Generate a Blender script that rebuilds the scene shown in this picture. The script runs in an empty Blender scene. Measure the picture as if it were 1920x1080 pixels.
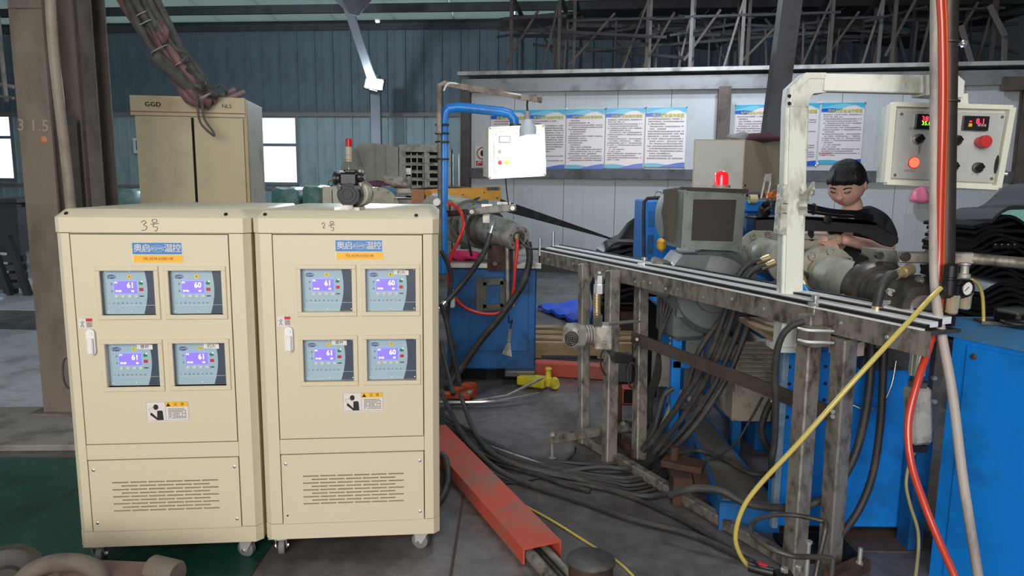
import bpy, bmesh, math, random
from mathutils import Vector, Matrix
random.seed(7)
V = Vector
scene = bpy.context.scene
COL = scene.collection
# ---------------------------------------------------------------- camera, world, lights, exposure
FPX = 1330.0; HC = 1.55; PITCH = math.radians(8.4); ROLL = 0.011
_U0 = V((0, math.sin(PITCH), math.cos(PITCH))); FW = V((0, math.cos(PITCH), -math.sin(PITCH)))
RT = V((1, 0, 0)) * math.cos(ROLL) + _U0 * math.sin(ROLL)
UP = V((-1, 0, 0)) * math.sin(ROLL) + _U0 * math.cos(ROLL)
EYE = V((0, 0, HC))
cam = bpy.data.objects.new('camera', bpy.data.cameras.new('camera')); COL.objects.link(cam)
cam.data.sensor_width = 36; cam.data.lens = FPX * 36 / 1920; cam.data.clip_end = 200
cam.matrix_world = Matrix(((RT.x, UP.x, -FW.x, EYE.x), (RT.y, UP.y, -FW.y, EYE.y), (RT.z, UP.z, -FW.z, EYE.z), (0, 0, 0, 1)))
scene.camera = cam
scene.view_settings.view_transform = 'Standard'; scene.view_settings.look = 'None'
scene.view_settings.exposure = 0.75; scene.view_settings.gamma = 1; scene.view_settings.use_curve_mapping = False
world = bpy.data.worlds.new('sky'); scene.world = world; world.use_nodes = True
world.node_tree.nodes['Background'].inputs[0].default_value = (0.88, 0.93, 1.0, 1)
world.node_tree.nodes['Background'].inputs[1].default_value = 1.35

def lamp(name, kind, loc, energy, color=(1, 1, 1), size=0.1, target=None, sy=None):
    l = bpy.data.lights.new(name, kind); l.energy = energy; l.color = color
    if kind == 'AREA':
        l.size = size
        if sy: l.shape = 'RECTANGLE'; l.size_y = sy
    else: l.shadow_soft_size = size
    o = bpy.data.objects.new(name, l); COL.objects.link(o); o.location = loc
    if target is not None: o.rotation_euler = (V(target) - V(loc)).to_track_quat('-Z', 'Y').to_euler()
    return o
lamp('doorway_daylight', 'AREA', (-1.0, -3.5, 3.0), 225, (1.0, 0.93, 0.84), 5, (-0.3, 4, 0.9), 3)
lamp('high_bay_lamp_near', 'AREA', (1.2, 4.0, 5.6), 45, (0.85, 0.92, 1.0), 0.6, (1.2, 5.0, 0))
lamp('high_bay_lamp_right', 'AREA', (3.4, 9.0, 5.3), 90, (0.75, 0.86, 1.0), 0.5, (3.3, 10.5, 0))

lamp('far_wall_fill', 'AREA', (-5.5, 14.0, 5.2), 70, (0.82, 0.9, 1.0), 0.6, (-4.5, 17.5, 1.5))  # unseen fill light added to brighten the far wall

# ---------------------------------------------------------------- measuring helpers (used once, to find real positions)
def ray(px, py): return FW + RT * ((px - 960) / FPX) - UP * ((py - 540) / FPX)
def U(px, py, Y): d = ray(px, py); return EYE + d * (Y / d.y)
def F(px, py, h=0.0): d = ray(px, py); return EYE + d * ((h - HC) / d.z)

# ---------------------------------------------------------------- materials
def lin(c):
    r = []
    for x in c:
        x /= 255.0; r.append(x / 12.92 if x < 0.04045 else ((x + 0.055) / 1.055) ** 2.4)
    return (r[0], r[1], r[2], 1)
MATS = {}
def mat(name, col, rough=0.5, metal=0.0, dirt=None, amt=0.5, sc=4.0, bump=0.0, emit=0.0, bsc=40.0, alpha=1.0, trans=0.0, stretch=None, coat=0.0):
    if name in MATS: return MATS[name]
    m = bpy.data.materials.new(name); m.use_nodes = True; nt = m.node_tree; b = nt.nodes['Principled BSDF']
    b.inputs['Base Color'].default_value = lin(col); b.inputs['Roughness'].default_value = rough; b.inputs['Metallic'].default_value = metal
    if coat: b.inputs['Coat Weight'].default_value = coat; b.inputs['Coat Roughness'].default_value = 0.12
    if alpha < 1: b.inputs['Alpha'].default_value = alpha
    if trans: b.inputs['Transmission Weight'].default_value = trans
    tc = None
    if dirt or bump:
        tc = nt.nodes.new('ShaderNodeTexCoord'); src = tc.outputs['Object']
        if stretch:
            mp = nt.nodes.new('ShaderNodeMapping'); mp.inputs['Scale'].default_value = stretch
            nt.links.new(src, mp.inputs[0]); src = mp.outputs[0]
    if dirt:
        n = nt.nodes.new('ShaderNodeTexNoise'); n.inputs['Scale'].default_value = sc; n.inputs['Detail'].default_value = 7; n.inputs['Roughness'].default_value = 0.65
        nt.links.new(src, n.inputs['Vector'])
        r = nt.nodes.new('ShaderNodeValToRGB'); r.color_ramp.elements[0].position = 0.62 - 0.3 * amt; r.color_ramp.elements[1].position = 0.86 - 0.3 * amt
        nt.links.new(n.outputs['Fac'], r.inputs[0])
        mx = nt.nodes.new('ShaderNodeMix'); mx.data_type = 'RGBA'; mx.inputs[6].default_value = lin(col); mx.inputs[7].default_value = lin(dirt)
        nt.links.new(r.outputs[0], mx.inputs[0]); nt.links.new(mx.outputs[2], b.inputs['Base Color'])
        mr = nt.nodes.new('ShaderNodeMapRange'); mr.inputs['To Min'].default_value = max(0.05, rough - 0.08); mr.inputs['To Max'].default_value = min(1, rough + 0.25)
        nt.links.new(n.outputs['Fac'], mr.inputs['Value']); nt.links.new(mr.outputs[0], b.inputs['Roughness'])
    if bump:
        n2 = nt.nodes.new('ShaderNodeTexNoise'); n2.inputs['Scale'].default_value = bsc; n2.inputs['Detail'].default_value = 5
        nt.links.new(src, n2.inputs['Vector'])
        bp = nt.nodes.new('ShaderNodeBump'); bp.inputs['Strength'].default_value = bump; bp.inputs['Distance'].default_value = 0.02
        nt.links.new(n2.outputs['Fac'], bp.inputs['Height']); nt.links.new(bp.outputs[0], b.inputs['Normal'])
    if emit:
        b.inputs['Emission Color'].default_value = lin(col); b.inputs['Emission Strength'].default_value = emit
    MATS[name] = m; return m
cream = mat('cream_powder_coat', (212, 200, 174), 0.42, bump=0.06, bsc=420)
cream_old = mat('aged_cream_paint', (192, 178, 146), 0.5, dirt=(158, 142, 114), amt=0.3, sc=2.2, bump=0.05)
cream_side = mat('pale_cream_paint', (200, 196, 180), 0.45, dirt=(150, 140, 120), amt=0.3, sc=4)
black = mat('black_plastic', (22, 22, 24), 0.4)
void_black = mat('dark_void', (8, 8, 9), 0.9)  # near-black: shade of gaps and hollows put into colour, also dark parts
rubber = mat('black_rubber_hose', (38, 37, 37), 0.55, dirt=(74, 70, 66), amt=0.45, sc=9)
hose_grey = mat('dusty_grey_hose', (50, 49, 49), 0.48, dirt=(80, 74, 69), amt=0.45, sc=8)
blue = mat('blue_machine_paint', (6, 128, 222), 0.36, dirt=(10, 74, 128), amt=0.36, sc=2.2, bump=0.03, bsc=25)
blue_dirty = mat('grimy_blue_paint', (12, 100, 168), 0.42, dirt=(20, 40, 54), amt=0.5, sc=3, bump=0.05)
blue_pipe = mat('glossy_blue_pipe_paint', (22, 120, 205), 0.3, dirt=(52, 80, 100), amt=0.42, sc=9)
steel = mat('brushed_steel', (186, 184, 178), 0.32, 0.6, dirt=(92, 88, 82), amt=0.5, sc=7)
steel_dark = mat('oily_dark_steel', (96, 92, 88), 0.38, 0.6, dirt=(42, 38, 34), amt=0.5, sc=6, bump=0.08)
steel_tube = mat('weathered_square_tube', (142, 136, 128), 0.45, 0.4, dirt=(66, 58, 52), amt=0.58, sc=20, bump=0.1, stretch=(1, 1, .6))
chrome = mat('bright_chrome', (220, 220, 218), 0.2, 0.85)
alu = mat('satin_aluminium', (206, 210, 214), 0.26, 0.95)
alu_cast = mat('cast_aluminium', (182, 178, 170), 0.42, 0.4, dirt=(90, 84, 78), amt=0.5, sc=14)
brass = mat('brass_fitting', (196, 180, 138), 0.35, 0.6)
rust = mat('rusty_steel', (84, 60, 48), 0.7, 0.2, dirt=(48, 40, 36), amt=0.6, sc=6, bump=0.1)
barrel_paint = mat('warm_grey_barrel_paint', (176, 172, 156), 0.42, dirt=(120, 112, 98), amt=0.45, sc=5, bump=0.03)
white_paint = mat('off_white_enamel', (222, 222, 212), 0.38, dirt=(130, 120, 104), amt=0.25, sc=7)
white_duct = mat('white_plastic_duct', (224, 226, 218), 0.42, dirt=(126, 118, 104), amt=0.4, sc=9, stretch=(1, 1, .4))
white = mat('white_plastic', (232, 232, 230), 0.35)
red_hose_m = mat('red_air_hose', (206, 44, 34), 0.35)
orange_hose_m = mat('orange_red_hose', (196, 62, 38), 0.3, coat=0.5)
yellow_hose_m = mat('clear_yellow_air_hose', (196, 178, 92), 0.3, coat=0.4)
red_lens = mat('red_lamp_lens', (226, 28, 30), 0.25, emit=0.5)
red_paint = mat('faded_red_steel_paint', (190, 80, 60), 0.5, dirt=(128, 112, 104), amt=0.46, sc=4, bump=0.05)
ink = mat('black_print', (24, 24, 26), 0.6)
pencil = mat('grey_marker_ink', (96, 92, 92), 0.6)
colum = mat('grey_brown_column_steel', (120, 108, 98), 0.6, dirt=(74, 64, 56), amt=0.6, sc=2.2, bump=0.08, stretch=(1, 1, .4))
colum_dark = mat('shaded_steel_column', (92, 84, 80), 0.6, dirt=(60, 54, 50), amt=0.5, sc=2.5)
pvc = mat('grey_white_conduit', (176, 166, 160), 0.45, dirt=(96, 88, 84), amt=0.5, sc=5, stretch=(1, 1, .4))

# ---------------------------------------------------------------- mesh builder
def frame(d, up=None):
    d = V(d).normalized(); up = V(up) if up is not None else V((0, 0, 1))
    if abs(d.dot(up.normalized())) > 0.98: up = V((0, 1, 0)) if abs(d.y) < 0.9 else V((1, 0, 0))
    x = d.cross(up).normalized(); y = x.cross(d).normalized()
    return x, y, d
def spl(pts, k=6, closed=False):
    pts = [V(p) for p in pts]; n = len(pts)
    if n < 3: return pts
    out = []
    rng = range(n) if closed else range(n - 1)
    for i in rng:
        if closed: a, b, c, d = pts[i - 1], pts[i], pts[(i + 1) % n], pts[(i + 2) % n]
        else: a, b, c, d = pts[max(i - 1, 0)], pts[i], pts[i + 1], pts[min(i + 2, n - 1)]
        for j in range(k):
            t = j / k
            out.append(0.5 * (2 * b + (c - a) * t + (2 * a - 5 * b + 4 * c - d) * t * t + (3 * b - a - 3 * c + d) * t ** 3))
    if not closed: out.append(pts[-1])
    return out
_txt = {}
def glyphs(s):
    if s not in _txt:
        cu = bpy.data.curves.new('lettering', 'FONT'); cu.body = s; cu.size = 1; cu.align_x = 'CENTER'; cu.align_y = 'CENTER'; cu.resolution_u = 2
        o = bpy.data.objects.new('lettering', cu); COL.objects.link(o)
        dg = bpy.context.evaluated_depsgraph_get(); me = o.evaluated_get(dg).to_mesh()
        vs = [v.co.copy() for v in me.vertices]; fs = [tuple(p.vertices) for p in me.polygons]
        o.evaluated_get(dg).to_mesh_clear(); bpy.data.objects.remove(o); bpy.data.curves.remove(cu)
        _txt[s] = (vs, fs)
    return _txt[s]
class MB:
    def __init__(s): s.v = []; s.f = []; s.m = []
    def add(s, vs, fs, mi=0):
        o = len(s.v); s.v += [V(v) for v in vs]; s.f += [tuple(i + o for i in f) for f in fs]; s.m += [mi] * len(fs); return s
    def box(s, c, size, R=None, ch=0.0, mi=0):
        a, b, h = [x / 2 for x in size]; ch = min(ch, a * .9, b * .9, h * .9); vs = []; fs = []
        if ch <= 0:
            vs = [(x * a, y * b, z * h) for x in (-1, 1) for y in (-1, 1) for z in (-1, 1)]
            fs = [(0, 1, 3, 2), (4, 6, 7, 5), (0, 4, 5, 1), (2, 3, 7, 6), (0, 2, 6, 4), (1, 5, 7, 3)]
        else:
            idx = {}
            for x in (-1, 1):
                for y in (-1, 1):
                    for z in (-1, 1):
                        for k in range(3):
                            p = [x * (a - ch), y * (b - ch), z * (h - ch)]; p[k] = (x * a, y * b, z * h)[k]
                            idx[(x, y, z, k)] = len(vs); vs.append(tuple(p))
            for k in range(3):
                i, j = (k + 1) % 3, (k + 2) % 3
                for sg in (-1, 1):
                    q = []
                    for (u, w) in ((-1, -1), (1, -1), (1, 1), (-1, 1)):
                        t = [0, 0, 0]; t[k] = sg; t[i] = u; t[j] = w; q.append(idx[(*t, k)])
                    fs.append(tuple(q if sg > 0 else q[::-1]))
            for k in range(3):
                i, j = (k + 1) % 3, (k + 2) % 3
                for u in (-1, 1):
                    for w in (-1, 1):
                        t1 = [0, 0, 0]; t1[i] = u; t1[j] = w; t2 = list(t1); t1[k] = -1; t2[k] = 1
                        q = [idx[(*t1, i)], idx[(*t1, j)], idx[(*t2, j)], idx[(*t2, i)]]
                        fs.append(tuple(q if u * w < 0 else q[::-1]))
            for x in (-1, 1):
                for y in (-1, 1):
                    for z in (-1, 1):
                        q = [idx[(x, y, z, 0)], idx[(x, y, z, 1)], idx[(x, y, z, 2)]]
                        fs.append(tuple(q if x * y * z > 0 else q[::-1]))
        c = V(c)
        return s.add([(R @ V(v) if R else V(v)) + c for v in vs], fs, mi)
    def box2(s, lo, hi, ch=0.0, mi=0):
        lo = V(lo); hi = V(hi); return s.box((lo + hi) / 2, [abs(x) for x in (hi - lo)], None, ch, mi)
    def bar(s, p, q, w, h, up=None, ch=0.0, mi=0):      # w across, h along up
        p = V(p); q = V(q); x, y, d = frame(q - p, up)
        R = Matrix((x, d, y)).transposed()
        return s.box((p + q) / 2, (w, (q - p).length, h), R, ch, mi)
    def sweep(s, prof, p, q, up=None, mi=0, cap=True):   # closed 2D profile (x right, y up) from p to q
        p = V(p); q = V(q); x, y, d = frame(q - p, up); n = len(prof)
        vs = [p + x * a + y * b for a, b in prof] + [q + x * a + y * b for a, b in prof]
        fs = [(i, (i + 1) % n, n + (i + 1) % n, n + i) for i in range(n)]
        if cap: fs += [tuple(range(n))[::-1], tuple(range(n, 2 * n))]
        return s.add(vs, fs, mi)
    def plate(s, pts, th, mi=0):                          # polygon extruded by vector th
        pts = [V(p) for p in pts]; th = V(th); n = len(pts)
        return s.add(pts + [p + th for p in pts], [tuple(range(n))[::-1], tuple(range(n, 2 * n))] + [(i, (i + 1) % n, n + (i + 1) % n, n + i) for i in range(n)], mi)
    def tube(s, pts, r, n=10, k=0, closed=False, cap=True, mi=0):
        pts = spl(pts, k, closed) if k else [V(p) for p in pts]
        pts2 = [pts[0]]
        for p in pts[1:]:
            if (p - pts2[-1]).length > 1e-5: pts2.append(p)
        pts = pts2; m = len(pts); rs = r if isinstance(r, (list, tuple)) else None
        tg = []
        for i in range(m):
            a = pts[i - 1] if (i > 0 or closed) else pts[i]; b = pts[(i + 1) % m] if (i < m - 1 or closed) else pts[i]
            t = (b - a); tg.append(t.normalized() if t.length > 1e-9 else V((0, 0, 1)))
        x, y, d = frame(tg[0]); vs = []; fs = []
        for i in range(m):
            x = (x - tg[i] * x.dot(tg[i])).normalized(); y = tg[i].cross(x)
            rr = rs[min(len(rs) - 1, int(i * len(rs) / m))] if rs else r
            for j in range(n):
                a = 2 * math.pi * j / n; vs.append(pts[i] + (x * math.cos(a) + y * math.sin(a)) * rr)
        for i in range(m if closed else m - 1):
            i2 = (i + 1) % m
            for j in range(n): fs.append((i * n + j, i * n + (j + 1) % n, i2 * n + (j + 1) % n, i2 * n + j))
        if cap and not closed: fs += [tuple(range(n))[::-1], tuple(range((m - 1) * n, m * n))]
        return s.add(vs, fs, mi)
    def lathe(s, p, axis, prof, n=28, mi=0, cap=True):    # prof: (distance along axis, radius)
        p = V(p); x, y, d = frame(axis); vs = []; fs = []; m = len(prof)
        for t, r in prof:
            for j in range(n):
                a = 2 * math.pi * j / n; vs.append(p + d * t + (x * math.cos(a) + y * math.sin(a)) * r)
        for i in range(m - 1):
            for j in range(n): fs.append((i * n + j, i * n + (j + 1) % n, (i + 1) * n + (j + 1) % n, (i + 1) * n + j))
        if cap: fs += [tuple(range(n))[::-1], tuple(range((m - 1) * n, m * n))]
        return s.add(vs, fs, mi)
    def ball(s, c, r, n=14, sc=(1, 1, 1), R=None, mi=0):
        c = V(c); vs = []; fs = []; h = n // 2
        for i in range(h + 1):
            ph = math.pi * (i + 0.001) / (h + 0.002)
            for j in range(n):
                a = 2 * math.pi * j / n; v = V((math.sin(ph) * math.cos(a) * r * sc[0], math.sin(ph) * math.sin(a) * r * sc[1], math.cos(ph) * r * sc[2]))
                vs.append(c + (R @ v if R else v))
        for i in range(h):
            for j in range(n): fs.append((i * n + j, (i + 1) * n + j, (i + 1) * n + (j + 1) % n, i * n + (j + 1) % n))
        return s.add(vs, fs, mi)
    def hexa(s, p, axis, r, h, mi=0): return s.lathe(p, axis, [(0, r), (h * .85, r), (h, r * .85)], 6, mi)
    def grid(s, fn, nu, nv, mi=0, th=None):
        vs = [V(fn(i / nu, j / nv)) for i in range(nu + 1) for j in range(nv + 1)]; w = nv + 1
        fs = [(i * w + j, (i + 1) * w + j, (i + 1) * w + j + 1, i * w + j + 1) for i in range(nu) for j in range(nv)]
        s.add(vs, fs, mi)
        if th is not None:
            th = V(th); s.add([v + th for v in vs], [f[::-1] for f in fs], mi)
            o = len(s.v) - 2 * len(vs); N = len(vs)
            rim = [i * w for i in range(nu + 1)] + [nu * w + j for j in range(1, nv + 1)] + [i * w + nv for i in range(nu - 1, -1, -1)] + [j for j in range(nv - 1, 0, -1)]
            for a, b in zip(rim, rim[1:] + rim[:1]):
                s.f.append((o + b, o + a, o + a + N, o + b + N)); s.m.append(mi)
        return s
    def text(s, st, c, xd, yd, size, mi=0, sx=1.0):
        vs, fs = glyphs(st); c = V(c); xd = V(xd).normalized(); yd = V(yd).normalized()
        return s.add([c + xd * (v.x * size * sx) + yd * (v.y * size) for v in vs], fs, mi)
    def quad(s, a, b, c, d, mi=0): return s.add([a, b, c, d], [(0, 1, 2, 3)], mi)
WM = {}
def tag(o, label=None, cat=None, group=None, kind=None):
    if label: o['label'] = label
    if cat: o['category'] = cat
    if group: o['group'] = group
    if kind: o['kind'] = kind
    return o
def thing(name, label, cat, loc=(0, 0, 0), rz=0.0, group=None):
    o = bpy.data.objects.new(name, None); COL.objects.link(o); o.empty_display_size = 0.05
    o.location = loc; o.rotation_euler = (0, 0, rz); WM[o.name] = Matrix.Translation(V(loc)) @ Matrix.Rotation(rz, 4, 'Z')
    return tag(o, label, cat, group)
def mk(name, mb, mats, M=None, ang=38):
    me = bpy.data.meshes.new(name); inv = M.inverted() if M else None
    me.from_pydata([(inv @ v if inv else v)[:] for v in mb.v], [], mb.f)
    ml = mats if isinstance(mats, (list, tuple)) else [mats]
    for m in ml: me.materials.append(m)
    if len(ml) > 1: me.polygons.foreach_set('material_index', mb.m)
    me.polygons.foreach_set('use_smooth', [True] * len(me.polygons))
    me.update(); me.set_sharp_from_angle(angle=math.radians(ang)); return me
def part(parent, name, mb, mats, label=None, local=False, kind=None, ang=38):
    W = WM[parent.name]; me = mk(name, mb, mats, None if local else W, ang)
    o = bpy.data.objects.new(name, me); COL.objects.link(o); o.parent = parent; WM[o.name] = W
    if label: o['label'] = label
    if kind: o['kind'] = kind
    return o
def solo(name, mb, mats, label, cat, group=None, kind=None, ang=38):
    xs = [v.x for v in mb.v]; ys = [v.y for v in mb.v]; zs = [v.z for v in mb.v]
    M = Matrix.Translation(((min(xs) + max(xs)) / 2, (min(ys) + max(ys)) / 2, min(zs)))
    o = bpy.data.objects.new(name, mk(name, mb, mats, M, ang)); COL.objects.link(o); o.location = M.translation; WM[o.name] = M
    return tag(o, label, cat, group, kind)
def struct(name, mb, mats, parent=None, ang=38):
    if parent is not None: return part(parent, name, mb, mats, ang=ang)
    o = solo(name, mb, mats, None, None, ang=ang); o['kind'] = 'structure'; return o
def kids(o): return [c for c in COL.objects if c.parent == o]
def dup(root, loc, rz=None, label=None, group=None):
    r = root.copy(); COL.objects.link(r); r.location = loc
    if rz is not None: r.rotation_euler = (0, 0, rz)
    WM[r.name] = Matrix.Translation(V(loc)) @ Matrix.Rotation(r.rotation_euler[2], 4, 'Z')
    if label: r['label'] = label
    if group: r['group'] = group
    def rec(a, b):
        for ch in kids(a):
            c = ch.copy(); COL.objects.link(c); c.parent = b; WM[c.name] = WM[b.name]; rec(ch, c)
    rec(root, r); return r
def pxs(pts): return [U(*p) for p in pts]
def hose(name, pts, r, m, label, cat='hose', group=None, k=6, n=10, fit=None, ends=2):
    """a hose as one thing; fit = (material, length, radius) puts a fitting on each end as a part"""
    P = [V(p) for p in pts]
    if not fit: return solo(name, MB().tube(P, r, n, k), m, label, cat, group)
    mid = (P[0] + P[-1]) / 2
    t = thing(name, label, cat, (mid.x, mid.y, min(p.z for p in P)), 0, group)
    part(t, 'hose_tube', MB().tube(P, r, n, k), m)
    for a, b in ((P[0], P[1]), (P[-1], P[-2]))[:ends]:
        d = (a - b).normalized()
        part(t, 'fitting', MB().lathe(a - d * fit[1] * .4, d, [(0, fit[2] * .9), (fit[1] * .5, fit[2] * .9), (fit[1] * .5, fit[2] * 1.15), (fit[1], fit[2] * 1.15)], 12), fit[0])
    return t
# ================================================================= SETTING
def floor_material():
    m = bpy.data.materials.new('stained_concrete_floor'); m.use_nodes = True; nt = m.node_tree; b = nt.nodes['Principled BSDF']
    tc = nt.nodes.new('ShaderNodeTexCoord')
    def noise(sc, det=8, rough=.6):
        n = nt.nodes.new('ShaderNodeTexNoise'); n.inputs['Scale'].default_value = sc; n.inputs['Detail'].default_value = det; n.inputs['Roughness'].default_value = rough
        nt.links.new(tc.outputs['Object'], n.inputs['Vector']); return n
    n1 = noise(0.9); n2 = noise(14)
    r1 = nt.nodes.new('ShaderNodeValToRGB'); e = r1.color_ramp.elements
    e[0].position = 0.35; e[0].color = lin((74, 68, 66)); e[1].position = 0.68; e[1].color = lin((128, 124, 126))
    nt.links.new(n1.outputs['Fac'], r1.inputs[0])
    mx = nt.nodes.new('ShaderNodeMix'); mx.data_type = 'RGBA'; mx.blend_type = 'MULTIPLY'; mx.inputs[0].default_value = 0.7
    r2 = nt.nodes.new('ShaderNodeValToRGB'); r2.color_ramp.elements[0].position = 0.3; r2.color_ramp.elements[0].color = (.45, .43, .4, 1); r2.color_ramp.elements[1].position = .6
    nt.links.new(n2.outputs['Fac'], r2.inputs[0]); nt.links.new(r1.outputs[0], mx.inputs[6]); nt.links.new(r2.outputs[0], mx.inputs[7]); nt.links.new(mx.outputs[2], b.inputs['Base Color'])
    mr = nt.nodes.new('ShaderNodeMapRange'); mr.inputs['From Min'].default_value = .35; mr.inputs['From Max'].default_value = .65; mr.inputs['To Min'].default_value = .2; mr.inputs['To Max'].default_value = .6
    n3 = noise(1.7); nt.links.new(n3.outputs['Fac'], mr.inputs['Value']); nt.links.new(mr.outputs[0], b.inputs['Roughness'])
    bp = nt.nodes.new('ShaderNodeBump'); bp.inputs['Strength'].default_value = .25; bp.inputs['Distance'].default_value = .01
    n4 = noise(22); nt.links.new(n4.outputs['Fac'], bp.inputs['Height']); nt.links.new(bp.outputs[0], b.inputs['Normal'])
    return m
floor_m = floor_material()
green_m = mat('worn_green_floor_paint', (24, 74, 64), 0.28, dirt=(26, 40, 38), amt=0.5, sc=2.5, bump=0.55, bsc=16)
slab_m = mat('rough_pale_slab', (138, 134, 126), 0.55, dirt=(84, 78, 72), amt=0.5, sc=4, bump=0.4, bsc=14)
pale_m = mat('wet_concrete_window_sheen', (200, 200, 208), 0.16, dirt=(96, 90, 88), amt=0.32, sc=1.6, bump=0.35, bsc=9)  # pale tone paints the windows' reflection into the wet floor
struct('floor', MB().box2((-40, -12, -.3), (30, 40, 0)), floor_m)
# left yard-side bays of floor: wet slab beyond with window reflection painted pale, rough slab strip, green paint in front
a, b_ = F(0, 815), F(140, 812)
struct('floor_green', MB().box2((-8, -3, -.01), (-1.02, 3.78, .006)), green_m)
struct('floor_slab', MB().box((-3.55, 4.2, .016), (4.1, .72, .04), Matrix.Rotation(.05, 3, 'Z'), .008), slab_m)
struct('floor_pale', MB().plate([(-9, 3.4, -.01), (-3.95, 3.9, -.01), (-2.95, 4.75, -.01), (-3.4, 7.0, -.01), (-12, 7.6, -.01)], (0, 0, .022)), pale_m)
struct('floor_pale', MB().plate([(-14, 8.6, -.01), (-4.6, 8.2, -.01), (-5.6, 10.8, -.01), (-16, 11.4, -.01)], (0, 0, .018)), pale_m)
# floor joints right of the cabinets
jm = mat('rust_stained_joint', (70, 52, 42), .8)
struct('trim_1', MB().box2((-.238, 1.2, 0), (-.226, 3.7, .004)), jm)
struct('trim_2', MB().box((2.1, 3.35, .003), (1.2, 1.0, .006)), mat('oil_brown_floor', (92, 74, 62), .5, dirt=(52, 42, 38), amt=.5, sc=3))

# far factory wall (sheet panels) : plan line
def WB(x): return 19.4 - 0.1 * x
wall_dir = V((1, -0.1, 0)).normalized(); wall_n = V((-.1, -1, 0)).normalized()
sheet_lo = mat('teal_grey_wall_sheet', (150, 172, 178), 0.5, dirt=(118, 136, 142), amt=0.4, sc=1.4)
sheet_hi = mat('shaded_upper_wall_sheet', (96, 112, 122), 0.55, dirt=(70, 86, 96), amt=0.5, sc=1.0)  # same sheet as below; dimmer light up there put into the colour
girt = mat('dusty_girt', (128, 122, 122), .6)
dark_steel = mat('dark_roof_steel', (62, 64, 68), .6, dirt=(44, 44, 48), amt=.5, sc=2)
wall = thing('wall_back', None, None, (0, WB(0), 0)); wall['kind'] = 'structure'
ZG = U(400, 214, WB(-7)).z; ZE = 5.72
def wp(x, off=0.0, z=0.0): return V((x, WB(x), z)) + wall_n * off
pitch = 0.5
cx = lambda i: i * pitch * wall_dir.x
wrect = [(cx(-33), cx(-29), 1.5, 3.32), (cx(-15), cx(-12), 1.47, 3.3)]
nleft = -46; nright = 34
def sheet(z0, z1, m):
    mb = MB(); prof = [(0, 0), (.02, .035), (.06, .035), (.08, 0), (.24, 0), (.25, .01), (.27, .01), (.28, 0), (.5, 0)]
    vs = []; fs = []
    for (u, o) in prof: vs += [wall_dir * u + wall_n * o + V((0, 0, z0)), wall_dir * u + wall_n * o + V((0, 0, z1))]
    for i in range(len(prof) - 1): fs.append((2 * i, 2 * i + 2, 2 * i + 3, 2 * i + 1))
    mb.add(vs, fs); return mk('wall_sheet', mb, m)
cache = {}
for i in range(nleft, nright):
    x = i * pitch * wall_dir.x; spans = [(0.0, ZG, sheet_lo), (ZG, ZE, sheet_hi)]
    for w in wrect:
        if x + .25 > w[0] and x + .25 < w[1]:
            spans = [(0, w[2], sheet_lo)] + ([(w[3], ZG, sheet_lo)] if w[3] < ZG - .01 else []) + [(ZG, ZE, sheet_hi)]
    for (z0, z1, m) in spans:
        key = (round(z0, 3), round(z1, 3))
        if key not in cache: cache[key] = sheet(z0, z1, m)
        o = bpy.data.objects.new('wall_sheet', cache[key]); COL.objects.link(o); o.parent = wall; o.location = V((x, WB(x), 0)) - V((0, WB(0), 0)); WM[o.name] = Matrix()
struct('trim_3', MB().bar(wp(nleft * pitch, .06, ZG), wp(nright * pitch, .06, ZG), .06, .1), girt)
struct('trim_4', MB().bar(wp(nleft * pitch, .06, 1.35), wp(nright * pitch, .06, 1.35), .06, .08), girt)
win_frame = mat('grey_window_frame', (118, 128, 136), .5)
m = bpy.data.materials.new('dusty_window_glass'); m.use_nodes = True; nt = m.node_tree; nt.nodes.clear()
_o = nt.nodes.new('ShaderNodeOutputMaterial'); _t = nt.nodes.new('ShaderNodeBsdfTransparent'); _g = nt.nodes.new('ShaderNodeBsdfGlossy'); _x = nt.nodes.new('ShaderNodeMixShader')
_x.inputs[0].default_value = .08; _g.inputs['Roughness'].default_value = .1; nt.links.new(_t.outputs[0], _x.inputs[1]); nt.links.new(_g.outputs[0], _x.inputs[2]); nt.links.new(_x.outputs[0], _o.inputs[0])
glass = m
def window(i, x0, x1, z0, z1, mull):
    w = thing('window_%d' % i, None, None, wp((x0 + x1) / 2, 0, z0)); w['kind'] = 'structure'
    fr = MB()
    for (p, q) in ((wp(x0, .02, z0), wp(x1, .02, z0)), (wp(x0, .02, z1), wp(x1, .02, z1)), (wp(x0, .02, z0), wp(x0, .02, z1)), (wp(x1, .02, z0), wp(x1, .02, z1)), (wp(x0, .02, z0 + (z1 - z0) * mull), wp(x1, .02, z0 + (z1 - z0) * mull))):
        fr.bar(p, q, .08, .08, (0, -1, 0))
    part(w, 'window_frame', fr, win_frame)
    for (za, zb) in ((z0, z0 + (z1 - z0) * mull), (z0 + (z1 - z0) * mull, z1)):
        for (xa, xb) in ((x0, x1),):
            part(w, 'pane', MB().plate([wp(xa, 0, za), wp(xb, 0, za), wp(xb, 0, zb), wp(xa, 0, zb)], wall_n * .006), glass)
window(1, *wrect[0], .66); window(2, *wrect[1], .58)
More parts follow.
